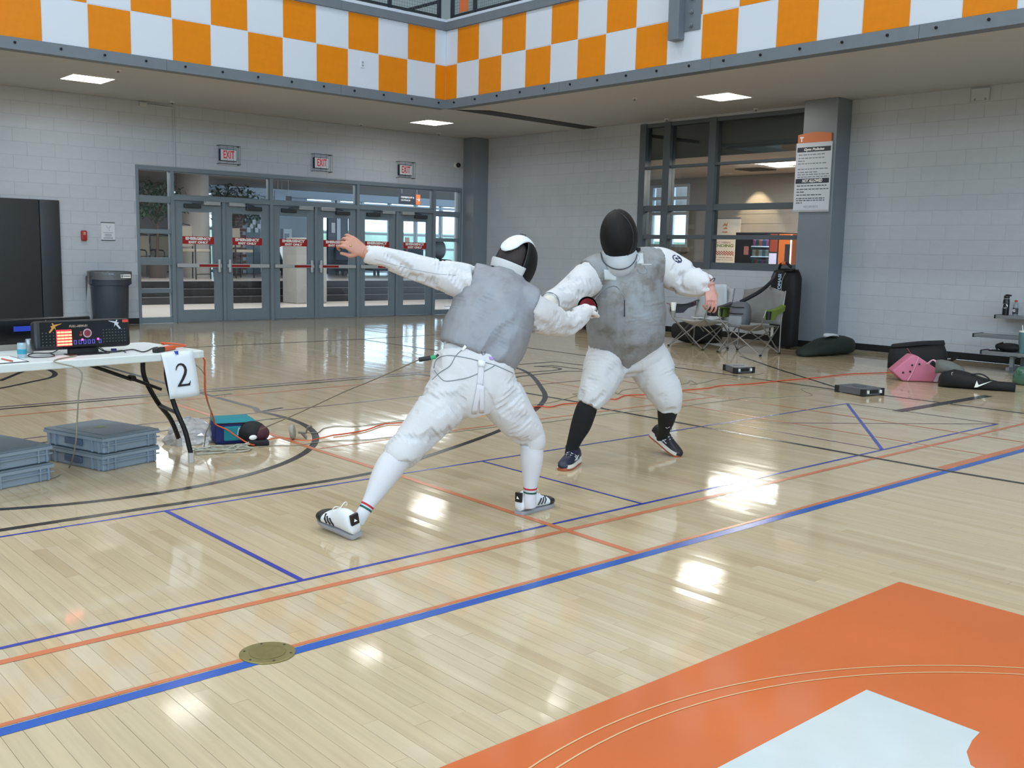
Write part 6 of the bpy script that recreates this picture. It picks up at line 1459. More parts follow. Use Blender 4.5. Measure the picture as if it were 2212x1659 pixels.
def wrinkle(me, limbs, amp, freq, seed=0.0):
    """folds that run round the limb nearest to each vertex"""
    C = []; S = []; A = []; G = []
    for li, (L, am, fq) in enumerate(limbs):
        s = 0; prev = None
        for c, n1, n2, a, b, t in L:
            if prev is not None: s += (c-prev).length
            prev = c; C.append(tuple(c)); S.append(s); A.append((n1, n2, am, fq, li))
    C = np.array(C); n = len(me.vertices); co = np.empty(n*3); me.vertices.foreach_get('co', co); co = co.reshape(-1, 3)
    no = np.empty(n*3); me.vertex_normals.foreach_get('vector', no); no = no.reshape(-1, 3)
    idx = np.empty(n, int)
    for k in range(0, n, 4000):
        d = ((co[k:k+4000, None, :]-C[None])**2).sum(2); idx[k:k+4000] = d.argmin(1)
    out = co.copy()
    for i in range(n):
        j = idx[i]; n1, n2, am, fq, li = A[j]
        dx = co[i]-C[j]; a, b = dx@np.array(n1), dx@np.array(n2); r = math.hypot(a, b)+1e-6; a /= r; b /= r
        t = S[j]+.35*(dx@np.array(np.cross(n1, n2)))
        v = noise.noise(Vector((t*fq+.6*a, a*1.1+li*7, b*1.1+seed)))+.55*noise.noise(Vector((t*fq*2.1-.8*b, a*1.6+seed, b*1.6+li*3)))
        v = v*.6+(.35-abs(v))*.7
        out[i] = co[i]+no[i]*(am*1.7*v)
    me.vertices.foreach_set('co', out.ravel()); me.update()
def garment(name, limbs, mt, parent, voxel=.007, seed=0.0, sm=3, extra=None, scale=1.0):
    """limbs: list of (keys-limb, amp, freq, round_ends)"""
    mb = MB()
    for L, am, fq, rd, *sc_ in limbs: limb_geo(mb, L, round_end=rd, scale=sc_[0] if sc_ else scale)
    if extra: extra(mb)
    me = remesh(mb, name, voxel, sm)
    wrinkle(me, [(q[0], q[1], q[2]) for q in limbs], 0, 0, seed)
    me.polygons.foreach_set('use_smooth', [True]*len(me.polygons))
    return to_linked(name, me, mt, parent)
def plainlimb(name, keys, mt, parent, sub=6, rd=(False, False), scale=1.0, n=28, world=True):
    mb = MB(); limb_geo(mb, limb(keys, sub), n, round_end=rd, scale=scale); return mb.build(name, mt, parent, smooth='all')
def bvh_of(*objs):
    V = []; F = []
    for o in objs:
        b = len(V); Mw = wmat(o); V += [Mw @ v.co for v in o.data.vertices]; F += [tuple(i+b for i in p.vertices) for p in o.data.polygons]
    return BVHTree.FromPolygons(V, F)
def hit(bv, px, py, off=.003):
    d = Vector(ray(px, py)).normalized(); h = bv.ray_cast(Vector(CAMP), d)
    return (h[0]-d*off) if h[0] is not None else None
def surf_line(bv, pts, r, name, mt, parent, sub=5, off=None, n=6):
    P = [hit(bv, x, y, r*.6 if off is None else off) for x, y in smooth_pts(pts, sub)]; P = [p for p in P if p is not None]
    return MB().tube(P, r, n).build(name, mt, parent, smooth='all')
def surf_patch(bv, pts, name, mt, parent, off=.003, nu=6, nv=6):
    """pts: four px corners -> small draped sheet"""
    a, b, c, d = [np.array(p, float) for p in pts]; V = []
    for i in range(nv+1):
        for j in range(nu+1):
            q = (a*(1-j/nu)+b*(j/nu))*(1-i/nv)+(d*(1-j/nu)+c*(j/nu))*(i/nv); h = hit(bv, q[0], q[1], off); V.append(h)
    ok = [v for v in V if v is not None]
    if not ok: return None
    dep = sum(((v-Vector(CAMP)).dot(Vector(FWD)) for v in ok))/len(ok)
    for i in range(len(V)):
        if V[i] is None:
            q = (i//(nu+1), i % (nu+1)); e = (a*(1-q[1]/nu)+b*(q[1]/nu))*(1-q[0]/nv)+(d*(1-q[1]/nu)+c*(q[1]/nu))*(q[0]/nv); V[i] = pd(e[0], e[1], dep)
    m = MB(); m.add(V, [(i*(nu+1)+j, i*(nu+1)+j+1, (i+1)*(nu+1)+j+1, (i+1)*(nu+1)+j) for i in range(nv) for j in range(nu)])
    o = m.build(name, mt, parent, smooth='all'); s = o.modifiers.new('t', 'SOLIDIFY'); s.thickness = .0015; s.offset = 1
    return o
M_KIT = mat('white_cotton', '#cfcfd2', .75, bump=.22, bscale=220, var=.02); M_KIT2 = mat('white_breeches', '#cdcdd0', .75, bump=.2, bscale=220, var=.02)
M_SKIN = mat('skin', '#b98470', .5, var=.08, vscale=25, bump=.06, bscale=90); M_SKIN2 = mat('skin_pink', '#c58f84', .5, var=.08, vscale=25, bump=.06, bscale=90)
M_SOCKW = mat('sock_white', '#cfced4', .8, bump=.15, bscale=260); M_SOCKB = mat('sock_black', '#0b0b0e', .85, bump=.15, bscale=260)
def lame_mat(name, col, stain):
    m = bpy.data.materials.new(name); m.use_nodes = True; nt = m.node_tree; p = nt.nodes['Principled BSDF']; N = nt.nodes.new; L = nt.links.new
    tc = N('ShaderNodeTexCoord'); n = N('ShaderNodeTexNoise'); n.inputs['Scale'].default_value = 6; n.inputs['Detail'].default_value = 7; n.inputs['Roughness'].default_value = .65; L(tc.outputs['Object'], n.inputs['Vector'])
    r = N('ShaderNodeValToRGB'); L(n.outputs[0], r.inputs[0]); e = r.color_ramp.elements; e[0].position = .34; e[0].color = lin(stain); e[1].position = .66; e[1].color = lin(col)
    q = r.color_ramp.elements.new(.48); q.color = lin(tuple((int(col[i:i+2], 16)*2+int(stain[i:i+2], 16))/3 for i in (1, 3, 5)))
    L(r.outputs[0], p.inputs['Base Color']); p.inputs['Roughness'].default_value = .55; p.inputs['Metallic'].default_value = .25
    b = N('ShaderNodeBump'); b.inputs['Strength'].default_value = .3; b.inputs['Distance'].default_value = .004; n2 = N('ShaderNodeTexNoise'); n2.inputs['Scale'].default_value = 38; n2.inputs['Detail'].default_value = 6; L(tc.outputs['Object'], n2.inputs['Vector']); L(n2.outputs[0], b.inputs['Height']); L(b.outputs[0], p.inputs['Normal'])
    MATS[name] = m; return m
M_LAM = lame_mat('lame_grey', '#93969d', '#7c7c82'); M_LAM2 = lame_mat('lame_worn', '#93989e', '#736f6b')

def hand_geo(mb, w, fd, pn, L=.185, curl=(.5, .5, .5, .5), side=1, thumb=(.5, .3), spread=.1):
    """w: wrist; fd: direction of the fingers; pn: back-of-hand normal; side: +1 thumb towards fd x pn"""
    w, fd, pn = Vector(w), Vector(fd).normalized(), Vector(pn); pn = (pn-fd*pn.dot(fd)).normalized(); lat = fd.cross(pn).normalized()*side
    pl = L*.50
    R = []
    for q, hw, th in ((-.25, .026, .022), (0, .028, .019), (.3, .036, .016), (.7, .042, .014), (1.0, .041, .012)):
        c = w+fd*(pl*q); R.append([c+lat*(hw*math.cos(2*PI*i/20))+pn*(th*math.sin(2*PI*i/20)) for i in range(20)])
    mb.rings(R)
    tips = []
    for i, (off, ln, r) in enumerate(((.030, .90, .0088), (.010, 1.0, .0092), (-.0105, .93, .0088), (-.0295, .74, .0078))):
        base = w+fd*(pl*.92)+lat*off; seg = [L*.50*ln*.45, L*.50*ln*.32, L*.50*ln*.25]; ang = 0; p = base; pts = [tuple(p-fd*.015)+(r,), tuple(p)+(r*1.05,)]
        d0 = (fd+lat*(spread*(1.5-i))).normalized()
        for j, sl in enumerate(seg):
            ang += curl[i]*(.8 if j == 0 else 1.1); d = (d0*math.cos(ang)-pn*math.sin(ang)).normalized(); p = p+d*sl; pts.append(tuple(p)+(r*(1-.08*(j+1)),))
        S = smooth_pts(pts, 4); mb.tube([s[:3] for s in S], [s[3] for s in S], 12); mb.ell(tuple(p), (r*.8,)*3, 12, 8); tips.append(p)
    b = w+fd*(pl*.25)+lat*.028; d1 = (fd*.75+lat*thumb[0]-pn*thumb[1]).normalized(); d2 = (fd*1.0+lat*(thumb[0]*.2)-pn*(thumb[1]*1.3)).normalized()
    pts = [tuple(b-lat*.012)+(.013,), tuple(b+d1*.035)+(.0115,), tuple(b+d1*.035+d2*.03)+(.0098,), tuple(b+d1*.035+d2*.055)+(.0085,)]
    S = smooth_pts(pts, 5); mb.tube([s[:3] for s in S], [s[3] for s in S], 12); mb.ell(S[-1][:3], (.0078,)*3, 12, 8)
    return tips
def shoe(parent, heel, fwd, up, L, cu, cs, cm=None, cap=None, tab=None, style=0):
    fwd = Vector(fwd).normalized(); up = Vector(up); up = (up-fwd*up.dot(fwd)).normalized(); lat = up.cross(fwd).normalized(); k = L/.285
    Mx = Matrix(((fwd.x, lat.x, up.x, heel[0]), (fwd.y, lat.y, up.y, heel[1]), (fwd.z, lat.z, up.z, heel[2]), (0, 0, 0, 1))) @ Matrix.Diagonal((k, k*1.04, k*1.18, 1))
    st = [(.0, .022, .055), (.012, .031, .085), (.04, .035, .10), (.085, .036, .098), (.12, .038, .085), (.16, .042, .068), (.2, .045, .055), (.24, .042, .046), (.27, .03, .038), (.284, .012, .028)]
    def ring(x, hw, h, z0=.014, n=20, s=1.0):
        r = []
        for i in range(n):
            th = 2*PI*i/n; c, q = math.cos(th), math.sin(th); y = math.copysign(abs(c)**.75, c)*hw*s; z = (z0+(h-z0)*(math.copysign(abs(q)**.7, q)*.5+.5)) if q > -.98 else z0
            r.append(Mx @ Vector((x, y*(1-.28*max(0, q)), z0+(z-z0)*s)))
        return r
    def sm(a, b):
        return [s for s in smooth_pts(st, 4) if a <= s[0] <= b]
    sh = MB().rings([ring(*s) for s in sm(-1, 1)]).build('shoe', cu, parent, smooth='all')
    MB().rings([[Mx @ Vector((x-.004, y, z)) for y, z in ((-hw*.98, 0), (hw*.98, 0), (hw*1.03, .008), (hw*1.02, .015), (-hw*1.02, .015), (-hw*1.03, .008))] for x, hw, h in sm(-1, 1)]).build('sole', cs, sh, smooth=True)
    if cm: MB().rings([[Mx @ Vector((x-.003, y, z)) for y, z in ((-hw*1.08, .011), (hw*1.08, .011), (hw*1.09, .022), (hw*1.04, .03+.012*(x < .06)), (-hw*1.04, .03+.012*(x < .06)), (-hw*1.09, .022))] for x, hw, h in sm(-1, .27)]).build('midsole', cm, sh, smooth=True)
    if cap: MB().rings([ring(x, hw*1.03, h*1.04, s=1.02) for x, hw, h in sm(.205, 1)]).build('toe_cap', cap, sh, smooth='all')
    if tab: MB().box((-.006, -.02, .055), (.008, .02, .098), Mx).build('heel_tab', tab, sh, bevel=.003*k)
    def side_mark(pts, mt, nm, w=.008):
        for s in (-1, 1):
            P = []
            for x, z in pts:
                hw = np.interp(x, [q[0] for q in st], [q[1] for q in st]); h = np.interp(x, [q[0] for q in st], [q[2] for q in st]); f = (z-.014)/(h-.014); q = (2*f-1); q = math.copysign(abs(q)**(1/.7), q); c = max(.05, 1-q*q)**.5
                P.append(Mx @ Vector((x, s*(hw*(c**.75)*(1-.28*max(0, q))+.0006), z)))
            MB().tube(P, w*k*.5, 5).build(nm, mt, sh)
    if style == 1:
        for x0 in (.135, .158, .181): side_mark([(x0-.018, .03), (x0-.006, .045), (x0+.006, .056)], MATS['shoe_black'], 'stripe', .011)
        tri = MB().prism([(-.008, 0), (.008, 0), (.004, .012)], 0, .002, Mx @ Matrix(((0, 0, -1, -.0065), (1, 0, 0, 0), (0, 1, 0, .07), (0, 0, 0, 1)))); tri.build('tab_mark', M_TXT, sh)
    if style == 2:
        for pts in ([(.10, .035), (.13, .06), (.15, .075)], [(.125, .035), (.145, .055), (.165, .066)], [(.09, .055), (.13, .045), (.17, .042)]): side_mark(pts, mat('shoe_mark_white', '#d5d6d8', .5), 'side_stripe', .006)
    lm = M_TXT if style == 1 else mat('lace_black', '#141519', .7)
    for i in range(4):
        x = .10+.022*i; h = np.interp(x, [q[0] for q in st], [q[2] for q in st])+.001; MB().tube([Mx @ Vector((x, -.016, h-.006)), Mx @ Vector((x+.006, 0, h)), Mx @ Vector((x, .016, h-.006))], .0022*k, 5).build('lace', lm, sh)
    for s in (-1, 1): MB().tube(smooth_pts([tuple(Mx @ Vector(v)) for v in ((.1, 0, .098), (.098, s*.025, .112), (.105, s*.04, .1), (.112, s*.035, .09))], 4), .0018*k, 5).build('lace', lm, sh)
    return sh
mat('shoe_black', '#121014', .4)
def mask(parent, c, fwd, up, k, tongue=True, bibm=None, rim=True):
    fwd = Vector(fwd).normalized(); up = Vector(up); up = (up-fwd*up.dot(fwd)).normalized(); lat = fwd.cross(up).normalized()
    Mx = Matrix(((lat.x, fwd.x, up.x, c[0]), (lat.y, fwd.y, up.y, c[1]), (lat.z, fwd.z, up.z, c[2]), (0, 0, 0, 1))) @ Matrix.Diagonal((k, k, k, 1))
    M_MSH = mat('mask_mesh', '#08080a', .5, bump=.3, bscale=420, spec=.25); M_RIM = mat('mask_rim', '#060608', .35)
    ax = (.106, .135, .155)
    def sp(lo, la, s=1.0):   # lo: around vertical, 0 = front
        return Mx @ Vector((ax[0]*s*math.sin(lo)*math.cos(la), ax[1]*s*math.cos(lo)*math.cos(la), ax[2]*s*math.sin(la)))
    def patch(nm, lo0, lo1, la0, la1, s, mt, th=.004, nu=24, nv=16, edge=None, par=None):
        V = []
        for i in range(nv+1):
            for j in range(nu+1):
                u, v = j/nu, i/nv; lo = lo0+(lo1-lo0)*u; la = la0+(la1-la0)*v
                if edge: lo, la = edge(u, v)
                V.append(sp(lo, la, s))
        m = MB(); m.add(V, [(i*(nu+1)+j, i*(nu+1)+j+1, (i+1)*(nu+1)+j+1, (i+1)*(nu+1)+j) for i in range(nv) for j in range(nu)])
        o = m.build(nm, mt, par if par else root, smooth='all', weld=.0004); q = o.modifiers.new('t', 'SOLIDIFY'); q.thickness = th*k; q.offset = 1; return o
    root = parent
    sh = patch('mask_shell', -1.95, 1.95, -1.25, 1.52, 1.0, M_MSH)
    root = sh
    for s in (-1, 1): MB().tube([sp(s*1.95, la, 1.01) for la in np.linspace(-1.1, 1.5, 20)], .005*k, 8).build('mask_rim', M_RIM, sh, smooth='all')
    MB().tube([sp(s, .0, 1.0) if False else sp(1.12*math.cos(a), 1.18*math.sin(a), 1.012) for a in np.linspace(0, 2*PI, 48)], .0045*k, 8, closed=True).build('mask_rim', M_RIM, sh, smooth='all')
    if tongue:
        # white tongue folded over the crown to the back
        V = []; nu, nv = 12, 14
        for i in range(nv+1):
            v = i/nv; an = 1.2+v*1.72           # angle from front over the top to the back
            wv = .056*(1 if v < .7 else math.sqrt(max(0.02, 1-((v-.7)/.31)**2)))
            for j in range(nu+1):
                x = -wv+2*wv*j/nu; f = math.sqrt(max(.05, 1-(x/ax[0])**2)); V.append(Mx @ Vector((x, ax[1]*1.07*math.cos(an)*f, ax[2]*1.06*math.sin(an)*f)))
        m = MB(); m.add(V, [(i*(nu+1)+j, i*(nu+1)+j+1, (i+1)*(nu+1)+j+1, (i+1)*(nu+1)+j) for i in range(nv) for j in range(nu)]); o = m.build('mask_tongue', mat('mask_white', '#dce2e8', .5), sh, smooth='all'); q = o.modifiers.new('t', 'SOLIDIFY'); q.thickness = .008*k
        MB().tube([Mx @ Vector((x, ax[1]*1.10*math.cos(1.75), ax[2]*1.10*math.sin(1.75)-.012*y)) for x, y in ((-.018, 0), (-.016, 1.2), (0, 2), (.016, 1.2), (.018, 0), (-.018, 0))], .002*k, 5).tube([Mx @ Vector((x, ax[1]*1.10*math.cos(1.75), ax[2]*1.10*math.sin(1.75)-.012*y)) for x, y in ((0, 0), (0, 1.9))], .002*k, 5).build('tongue_emblem', mat('emblem_grey', '#2f3238', .5), o)
        patch('mask_strap', PI-1.3, PI+1.3, -.36, -.06, 1.05, mat('strap_white', '#c9ccce', .7), .006)
    bm_ = bibm or mat('bib_white', '#d3d7dc', .6)
    V = []; nu, nv = 26, 6
    for i in range(nv+1):
        v = i/nv
        for j in range(nu+1):
            lo = -2.1+4.2*j/nu; la = -.60-.25*math.cos(lo*.8)-.34*v; s = 1.03+.16*v; p = Vector((ax[0]*s*math.sin(lo)*math.cos(la)*1.02, ax[1]*s*math.cos(lo)*math.cos(la), ax[2]*s*math.sin(la))); V.append(Mx @ p)
    m = MB(); m.add(V, [(i*(nu+1)+j, i*(nu+1)+j+1, (i+1)*(nu+1)+j+1, (i+1)*(nu+1)+j) for i in range(nv) for j in range(nu)]); o = m.build('mask_bib', bm_, sh, smooth='all'); q = o.modifiers.new('t', 'SOLIDIFY'); q.thickness = .01*k
    return Mx, sh

# ------------------------------------------------------------------ fencer seen from behind, lunging
fA = fl(960, 1125)
LA = limb([(1036, 622, 5.04, 34), (1008, 611, 5.03, 38), (980, 602, 5.0, 36), (935, 589, 4.97, 29), (882, 573, 4.93, 26), (835, 558, 4.89, 21), (805, 551, 4.87, 19.5), (790, 548, 4.86, 18.5)])
RA = limb([(1120, 655, 5.05, 36), (1148, 674, 5.1, 40), (1182, 688, 5.22, 35), (1208, 698, 5.32, 28), (1226, 700, 5.38, 24), (1244, 689, 5.46, 22), (1262, 675, 5.54, 17)])
TA = limb([(1022, 812, 4.98, 74, .13), (1027, 786, 4.99, 80, .135), (1037, 755, 5.0, 88, .14), (1055, 710, 5.02, 93, .14), (1071, 663, 5.04, 92, .135), (1084, 624, 5.06, 80, .115), (1094, 598, 5.08, 46, .085), (1102, 580, 5.09, 24, .06)])
VA = limb([(1029, 768, 4.995, 86, .142), (1037, 750, 5.0, 90, .145), (1055, 708, 5.02, 95, .147), (1071, 661, 5.04, 93, .142), (1084, 624, 5.06, 80, .122), (1093, 602, 5.08, 52, .092), (1099, 588, 5.09, 30, .07)])
PA = limb([(1022, 765, 4.99, 78, .128), (1021, 785, 4.98, 86, .135), (1021, 815, 4.98, 90, .14), (1024, 850, 4.98, 82, .135), (1030, 876, 4.985, 60, .115), (1035, 896, 4.99, 30, .085)])
L1 = limb([(992, 822, 4.97, 52, .125), (968, 862, 4.95, 55, .12), (927, 910, 4.9, 45), (893, 950, 4.87, 39), (865, 982, 4.84, 37), (852, 996, 4.83, 31)])
L2 = limb([(1060, 822, 4.99, 48, .125), (1085, 862, 5.02, 50, .12), (1115, 903, 5.07, 42), (1141, 934, 5.12, 34), (1150, 952, 5.13, 28), (1149, 968, 5.135, 24)])
S1 = [(862, 986, 4.84, 31), (843, 1008, 4.81, 31), (825, 1038, 4.78, 27), (806, 1072, 4.75, 19), (792, 1095, 4.73, 14.5), (782, 1112, 4.72, 14.5), (772, 1130, 4.715, 14)]
S2 = [(1149, 960, 5.13, 25), (1149, 990, 5.14, 24.5), (1148, 1015, 5.15, 21), (1146, 1042, 5.16, 16), (1145, 1064, 5.17, 14), (1143, 1082, 5.175, 15), (1144, 1096, 5.18, 14)]
mb = MB()
for L in (LA, RA, TA, PA, L1, L2): limb_geo(mb, L, 20, scale=.72)
for S in (S1, S2): limb_geo(mb, limb(S), 20, scale=.88)
limb_geo(mb, limb([(1098, 592, 5.085, 24, .055), (1106, 575, 5.1, 23, .055)]), 20)
mb.ell(tuple(pd(1112, 571, 5.13)), (.07, .07, .09), 20, 14)
limb_geo(mb, limb([(830, 556, 4.89, 16), (797, 549, 4.86, 13.5), (786, 545, 4.855, 13)]), 16)
wA = pd(789, 546, 4.857); fdA = pd(757, 525, 4.84)-pd(789, 546, 4.857); pnA = pd(770, 500, 4.74)-pd(778, 530, 4.85)
hand_geo(mb, wA, fdA, pnA, .19, (.75, .85, .75, .6), side=-1, thumb=(.55, .5), spread=.12)
gw = pd(1262, 676, 5.545); gd = pd(1273, 664, 5.62)-gw
hand_geo(mb, gw, gd, pd(1255, 640, 5.5)-pd(1262, 660, 5.55), .17, (1.1, 1.15, 1.2, 1.2), side=1, thumb=(.4, .6))
me = remesh(mb, 'person', .0042, 2); me.polygons.foreach_set('use_smooth', [True]*len(me.polygons))
personA = to_linked('person', me, M_SKIN); tag(personA, 'fencer in white with grey vest seen from behind, lunging with one arm stretched back', 'person')
PAR = personA
jk = garment('jacket', [(LA, .013, 10, (True, False)), (RA, .013, 11, (True, False)), (TA, .001, 6, (False, False), .92)], M_KIT, PAR, .0065, 1.3)
vest = garment('vest', [(VA, .012, 4.5, (False, False))], M_LAM, PAR, .0065, 4.2, extra=lambda mb: [limb_geo(mb, limb(q), 24, round_end=(True, False)) for q in ([(1072, 628, 5.05, 42, .115), (1045, 614, 5.04, 43, .105), (1020, 607, 5.035, 39.5, .098)], [(1090, 645, 5.055, 46, .115), (1120, 652, 5.06, 46, .11), (1147, 664, 5.075, 42, .1)])])
brA = garment('breeches', [(PA, .003, 8, (False, False)), (L1, .0105, 12, (True, False)), (L2, .0105, 12, (True, False))], M_KIT2, PAR, .0065, 2.1)
for S, nm in ((S1, 's'), (S2, 's')):
    sk = plainlimb('sock', S, M_SOCKW, PAR)
LS1, LS2 = limb(S1, 30), limb(S2, 30)
M_SR = mat('stripe_red', '#b3202c', .7); M_SG = mat('stripe_green', '#17524a', .7)
for LL, (a, b, c, d) in ((LS1, (.63, .655, .685, .71)), (LS2, (.57, .595, .64, .665))):
    n = len(LL)
    for q0, q1, mt in ((a, b, M_SR), (c, d, M_SG)):
        m = MB(); limb_geo(m, LL[int(n*q0):int(n*q1)+2], 28, scale=1.03); m.build('sock_stripe', mt, PAR, smooth='all')
M_SHW = mat('shoe_white', '#dcdfe4', .4)
h1 = fl(772, 1166); shoe(PAR, (h1.x, h1.y, .012), (-.06, 1, .10), (-.25, .05, 1), .30, M_SHW, mat('sole_grey', '#9a9a9f', .5), None, MATS['shoe_black'], MATS['shoe_black'], 1)
h2 = fl(1124, 1112); shoe(PAR, (h2.x-.005, h2.y+.01, .001), (1, .16, 0), (0, 0, 1), .285, M_SHW, MATS['sole_grey'], None, MATS['shoe_black'], MATS['shoe_black'], 1)
# head: dark hair, mask turned to the opponent
mu = Vector(UPV)*.93+Vector(RGT)*.36; mf = Vector(FWD)*.80+Vector(RGT)*.52-Vector(UPV)*.20
mc = pd(1112, 571, 5.13)
MxA, shA = mask(PAR, tuple(mc), mf, mu, .93)
hm = MB(); hm.ell((0, -.03, .005), (.088, .09, .118), 24, 16, MxA); hm.build('hair', mat('hair_dark', '#2a1f1f', .7, bump=.3, bscale=80), PAR, smooth='all')
# body wire and waist details
bvA = bvh_of(vest, brA, jk)
M_WIRE = mat('wire_grey', '#7d8488', .5)
wires = [[(937, 757), (948, 745), (975, 740), (1000, 744), (1008, 745)], [(1003, 752), (985, 768), (972, 790), (950, 805), (934, 820)], [(937, 795), (942, 778), (955, 770), (975, 768), (1008, 773), (1040, 781), (1070, 789), (1108, 806)], [(938, 800), (950, 815), (962, 823), (985, 821), (1010, 816), (1030, 808), (1050, 800), (1068, 790)]]
for w in wires: surf_line(bvA, w, .0022, 'body_wire', M_WIRE, PAR)
surf_patch(bvA, [(996, 755), (1004, 745), (1008, 750), (1000, 758)], 'clip', M_TXT, PAR, .006, 2, 2)
surf_patch(bvA, [(1035, 775), (1047, 777), (1043, 835), (1030, 835)], 'strap', M_SOCKW, PAR, .004); surf_patch(bvA, [(1031, 830), (1041, 832), (1030, 895), (1018, 895)], 'strap', M_SOCKW, PAR, .006); surf_patch(bvA, [(1036, 832), (1046, 834), (1046, 893), (1036, 893)], 'strap', M_SOCKW, PAR, .006)
surf_patch(bvA, [(1033, 778), (1049, 780), (1048, 793), (1033, 791)], 'strap_buckle', mat('buckle_white', '#dfe3e8', .4), PAR, .008, 2, 2)
for q in ([(1040, 759), (1042, 766), (1046, 766)], [(1048, 759), (1047, 766)]): surf_line(bvA, q, .0014, 'waist_mark', mat('mark_dark', '#2b2f36', .6), PAR, 3)
surf_patch(bvA, [(1056, 770), (1068, 772), (1066, 778), (1058, 777)], 'purple_stain', mat('stain_purple', '#a58ac8', .8), PAR, .002, 3, 3)
# seam of the stretched sleeve
surf_line(bvA, [(810, 560), (860, 574), (910, 585), (950, 592), (985, 594)], .0014, 'sleeve_seam', mat('seam_grey', '#a9adb3', .8), PAR)
# ring, back cord connector, reel wire to the floor
rgp = pd(757, 530, 4.835)
cA, cB = pd(905, 777, 4.86), pd(930, 773, 4.87)
t = thing('cord_connector', 'black and green body cord connector behind the lunging fencer', 'connector', tuple(cA)); MB().tube([cA, cB], .0115, 10).build('black_plug', M_CB, t, smooth=True); MB().tube([cB, pd(941, 771, 4.875)], .0105, 10).build('green_socket', mat('socket_green', '#2c9c68', .4), t, smooth=True); MB().tube([pd(941, 771, 4.875), pd(947, 766, 4.88)], .006, 8).build('hook', M_CB, t)
cable('reel_cable', 'thin tan wire running from the lunging fencer down to the floor', [pd(905, 777, 4.86), pd(820, 815, 5.3), pd(740, 848, 5.7), pd(650, 890, 6.15), pd(562, 928, 6.45)], .0035, mat('wire_tan', '#7d7264', .5), 'wire', 3)
# weapon of the lunging fencer
gc = pd(1271, 664, 5.64); gn = (pd(1345, 650, 6.1)-gc).normalized(); a_, b_, _ = frame_from(gn)
t = thing('foil', 'foil with black guard whose blade bends against the facing fencer', 'foil', tuple(gc))
Mg = Matrix(((a_.x, b_.x, gn.x, gc.x), (a_.y, b_.y, gn.y, gc.y), (a_.z, b_.z, gn.z, gc.z), (0, 0, 0, 1)))
MB().lathe([(.008, .022), (.03, .018), (.05, .006), (.06, -.012), (.062, -.012), (.052, .009), (.031, .022), (.008, .026)], n=32, M=Mg).build('guard', mat('guard_black', '#101013', .35, .3), t, smooth=True)
MB().lathe([(.052, -.008), (.03, .012), (.005, .016)], n=24, M=Mg, caps=False).build('guard_pad', mat('pad_red', '#8f2b35', .7), t, smooth=True)
MB().tube([gc-gn*.01, gc-gn*.05-b_*.01, gc-gn*.09-b_*.03], .012, 8).build('grip', M_CB, t)
tip = None
# ------------------------------------------------------------------ fencer facing the camera
RB = limb([(1305, 588, 6.36, 36), (1275, 600, 6.33, 37), (1245, 622, 6.2, 32), (1216, 642, 6.02, 27), (1196, 651, 5.92, 24), (1188, 654, 5.88, 22)])
LB = limb([(1392, 570, 6.42, 34), (1425, 573, 6.45, 37), (1455, 588, 6.46, 37), (1484, 604, 6.45, 35), (1508, 612, 6.4, 28), (1528, 613, 6.37, 21), (1535, 613, 6.36, 18)])
TB = limb([(1352, 770, 6.55, 78, .17), (1352, 735, 6.5, 80, .195), (1352, 692, 6.46, 82, .21), (1350, 645, 6.43, 81, .2), (1346, 603, 6.41, 80, .17), (1343, 572, 6.4, 72, .14), (1340, 550, 6.39, 44, .1), (1338, 535, 6.37, 26, .075)])
VB = limb([(1357, 795, 6.50, 6, .075), (1355, 784, 6.495, 24, .10), (1353, 766, 6.485, 55, .155), (1352, 745, 6.48, 78, .19), (1352, 722, 6.47, 83, .212), (1352, 688, 6.455, 86, .222), (1350, 645, 6.43, 84, .212), (1346, 603, 6.41, 83, .182), (1343, 574, 6.4, 75, .15), (1340, 556, 6.39, 48, .11), (1338, 545, 6.375, 30, .085)])
PB = limb([(1352, 730, 6.53, 76, .175), (1352, 755, 6.55, 80, .175), (1353, 785, 6.57, 74, .165), (1354, 802, 6.58, 50, .13), (1356, 815, 6.58, 24, .09)])
B1 = limb([(1318, 762, 6.52, 46, .16), (1308, 790, 6.47, 46, .15), (1295, 825, 6.42, 40, .13), (1281, 855, 6.38, 32), (1271, 876, 6.37, 25)])
B2 = limb([(1392, 762, 6.57, 46, .16), (1406, 790, 6.58, 47, .15), (1424, 825, 6.57, 43, .13), (1440, 855, 6.57, 34), (1444, 876, 6.59, 27), (1443, 888, 6.6, 23)])
SB1 = [(1271, 875, 6.375, 21), (1266, 886, 6.375, 23), (1255, 918, 6.385, 22), (1244, 944, 6.39, 17), (1236, 966, 6.395, 13.5), (1233, 982, 6.40, 13.5), (1231, 992, 6.40, 14), (1228, 1002, 6.39, 13)]
SB2 = [(1444, 872, 6.59, 24), (1442, 888, 6.61, 22), (1439, 908, 6.66, 18), (1435, 926, 6.74, 13.5), (1431, 942, 6.82, 12.5), (1428, 952, 6.86, 13)]
mb = MB()
for L in (RB, LB, TB, PB, B1, B2): limb_geo(mb, L, 20, scale=.72)
for S in (SB1, SB2): limb_geo(mb, limb(S), 20, scale=.88)
limb_geo(mb, limb([(1338, 548, 6.37, 26, .065), (1336, 525, 6.32, 24, .06)]), 20)
hcB = pd(1335, 512, 6.3); mb.ell(tuple(pd(1337, 514, 6.28)), (.075, .08, .1), 20, 14)
limb_geo(mb, limb([(1515, 613, 6.39, 15), (1531, 617, 6.37, 12), (1534, 620, 6.365, 12)]), 16)
wB = pd(1533, 616, 6.365); hand_geo(mb, wB, pd(1537, 650, 6.33)-wB, Vector(RGT)*.25-Vector(FWD)*.95+Vector(UPV)*.2, .22, (.55, .65, .75, .8), side=-1, thumb=(.5, .45), spread=.1)
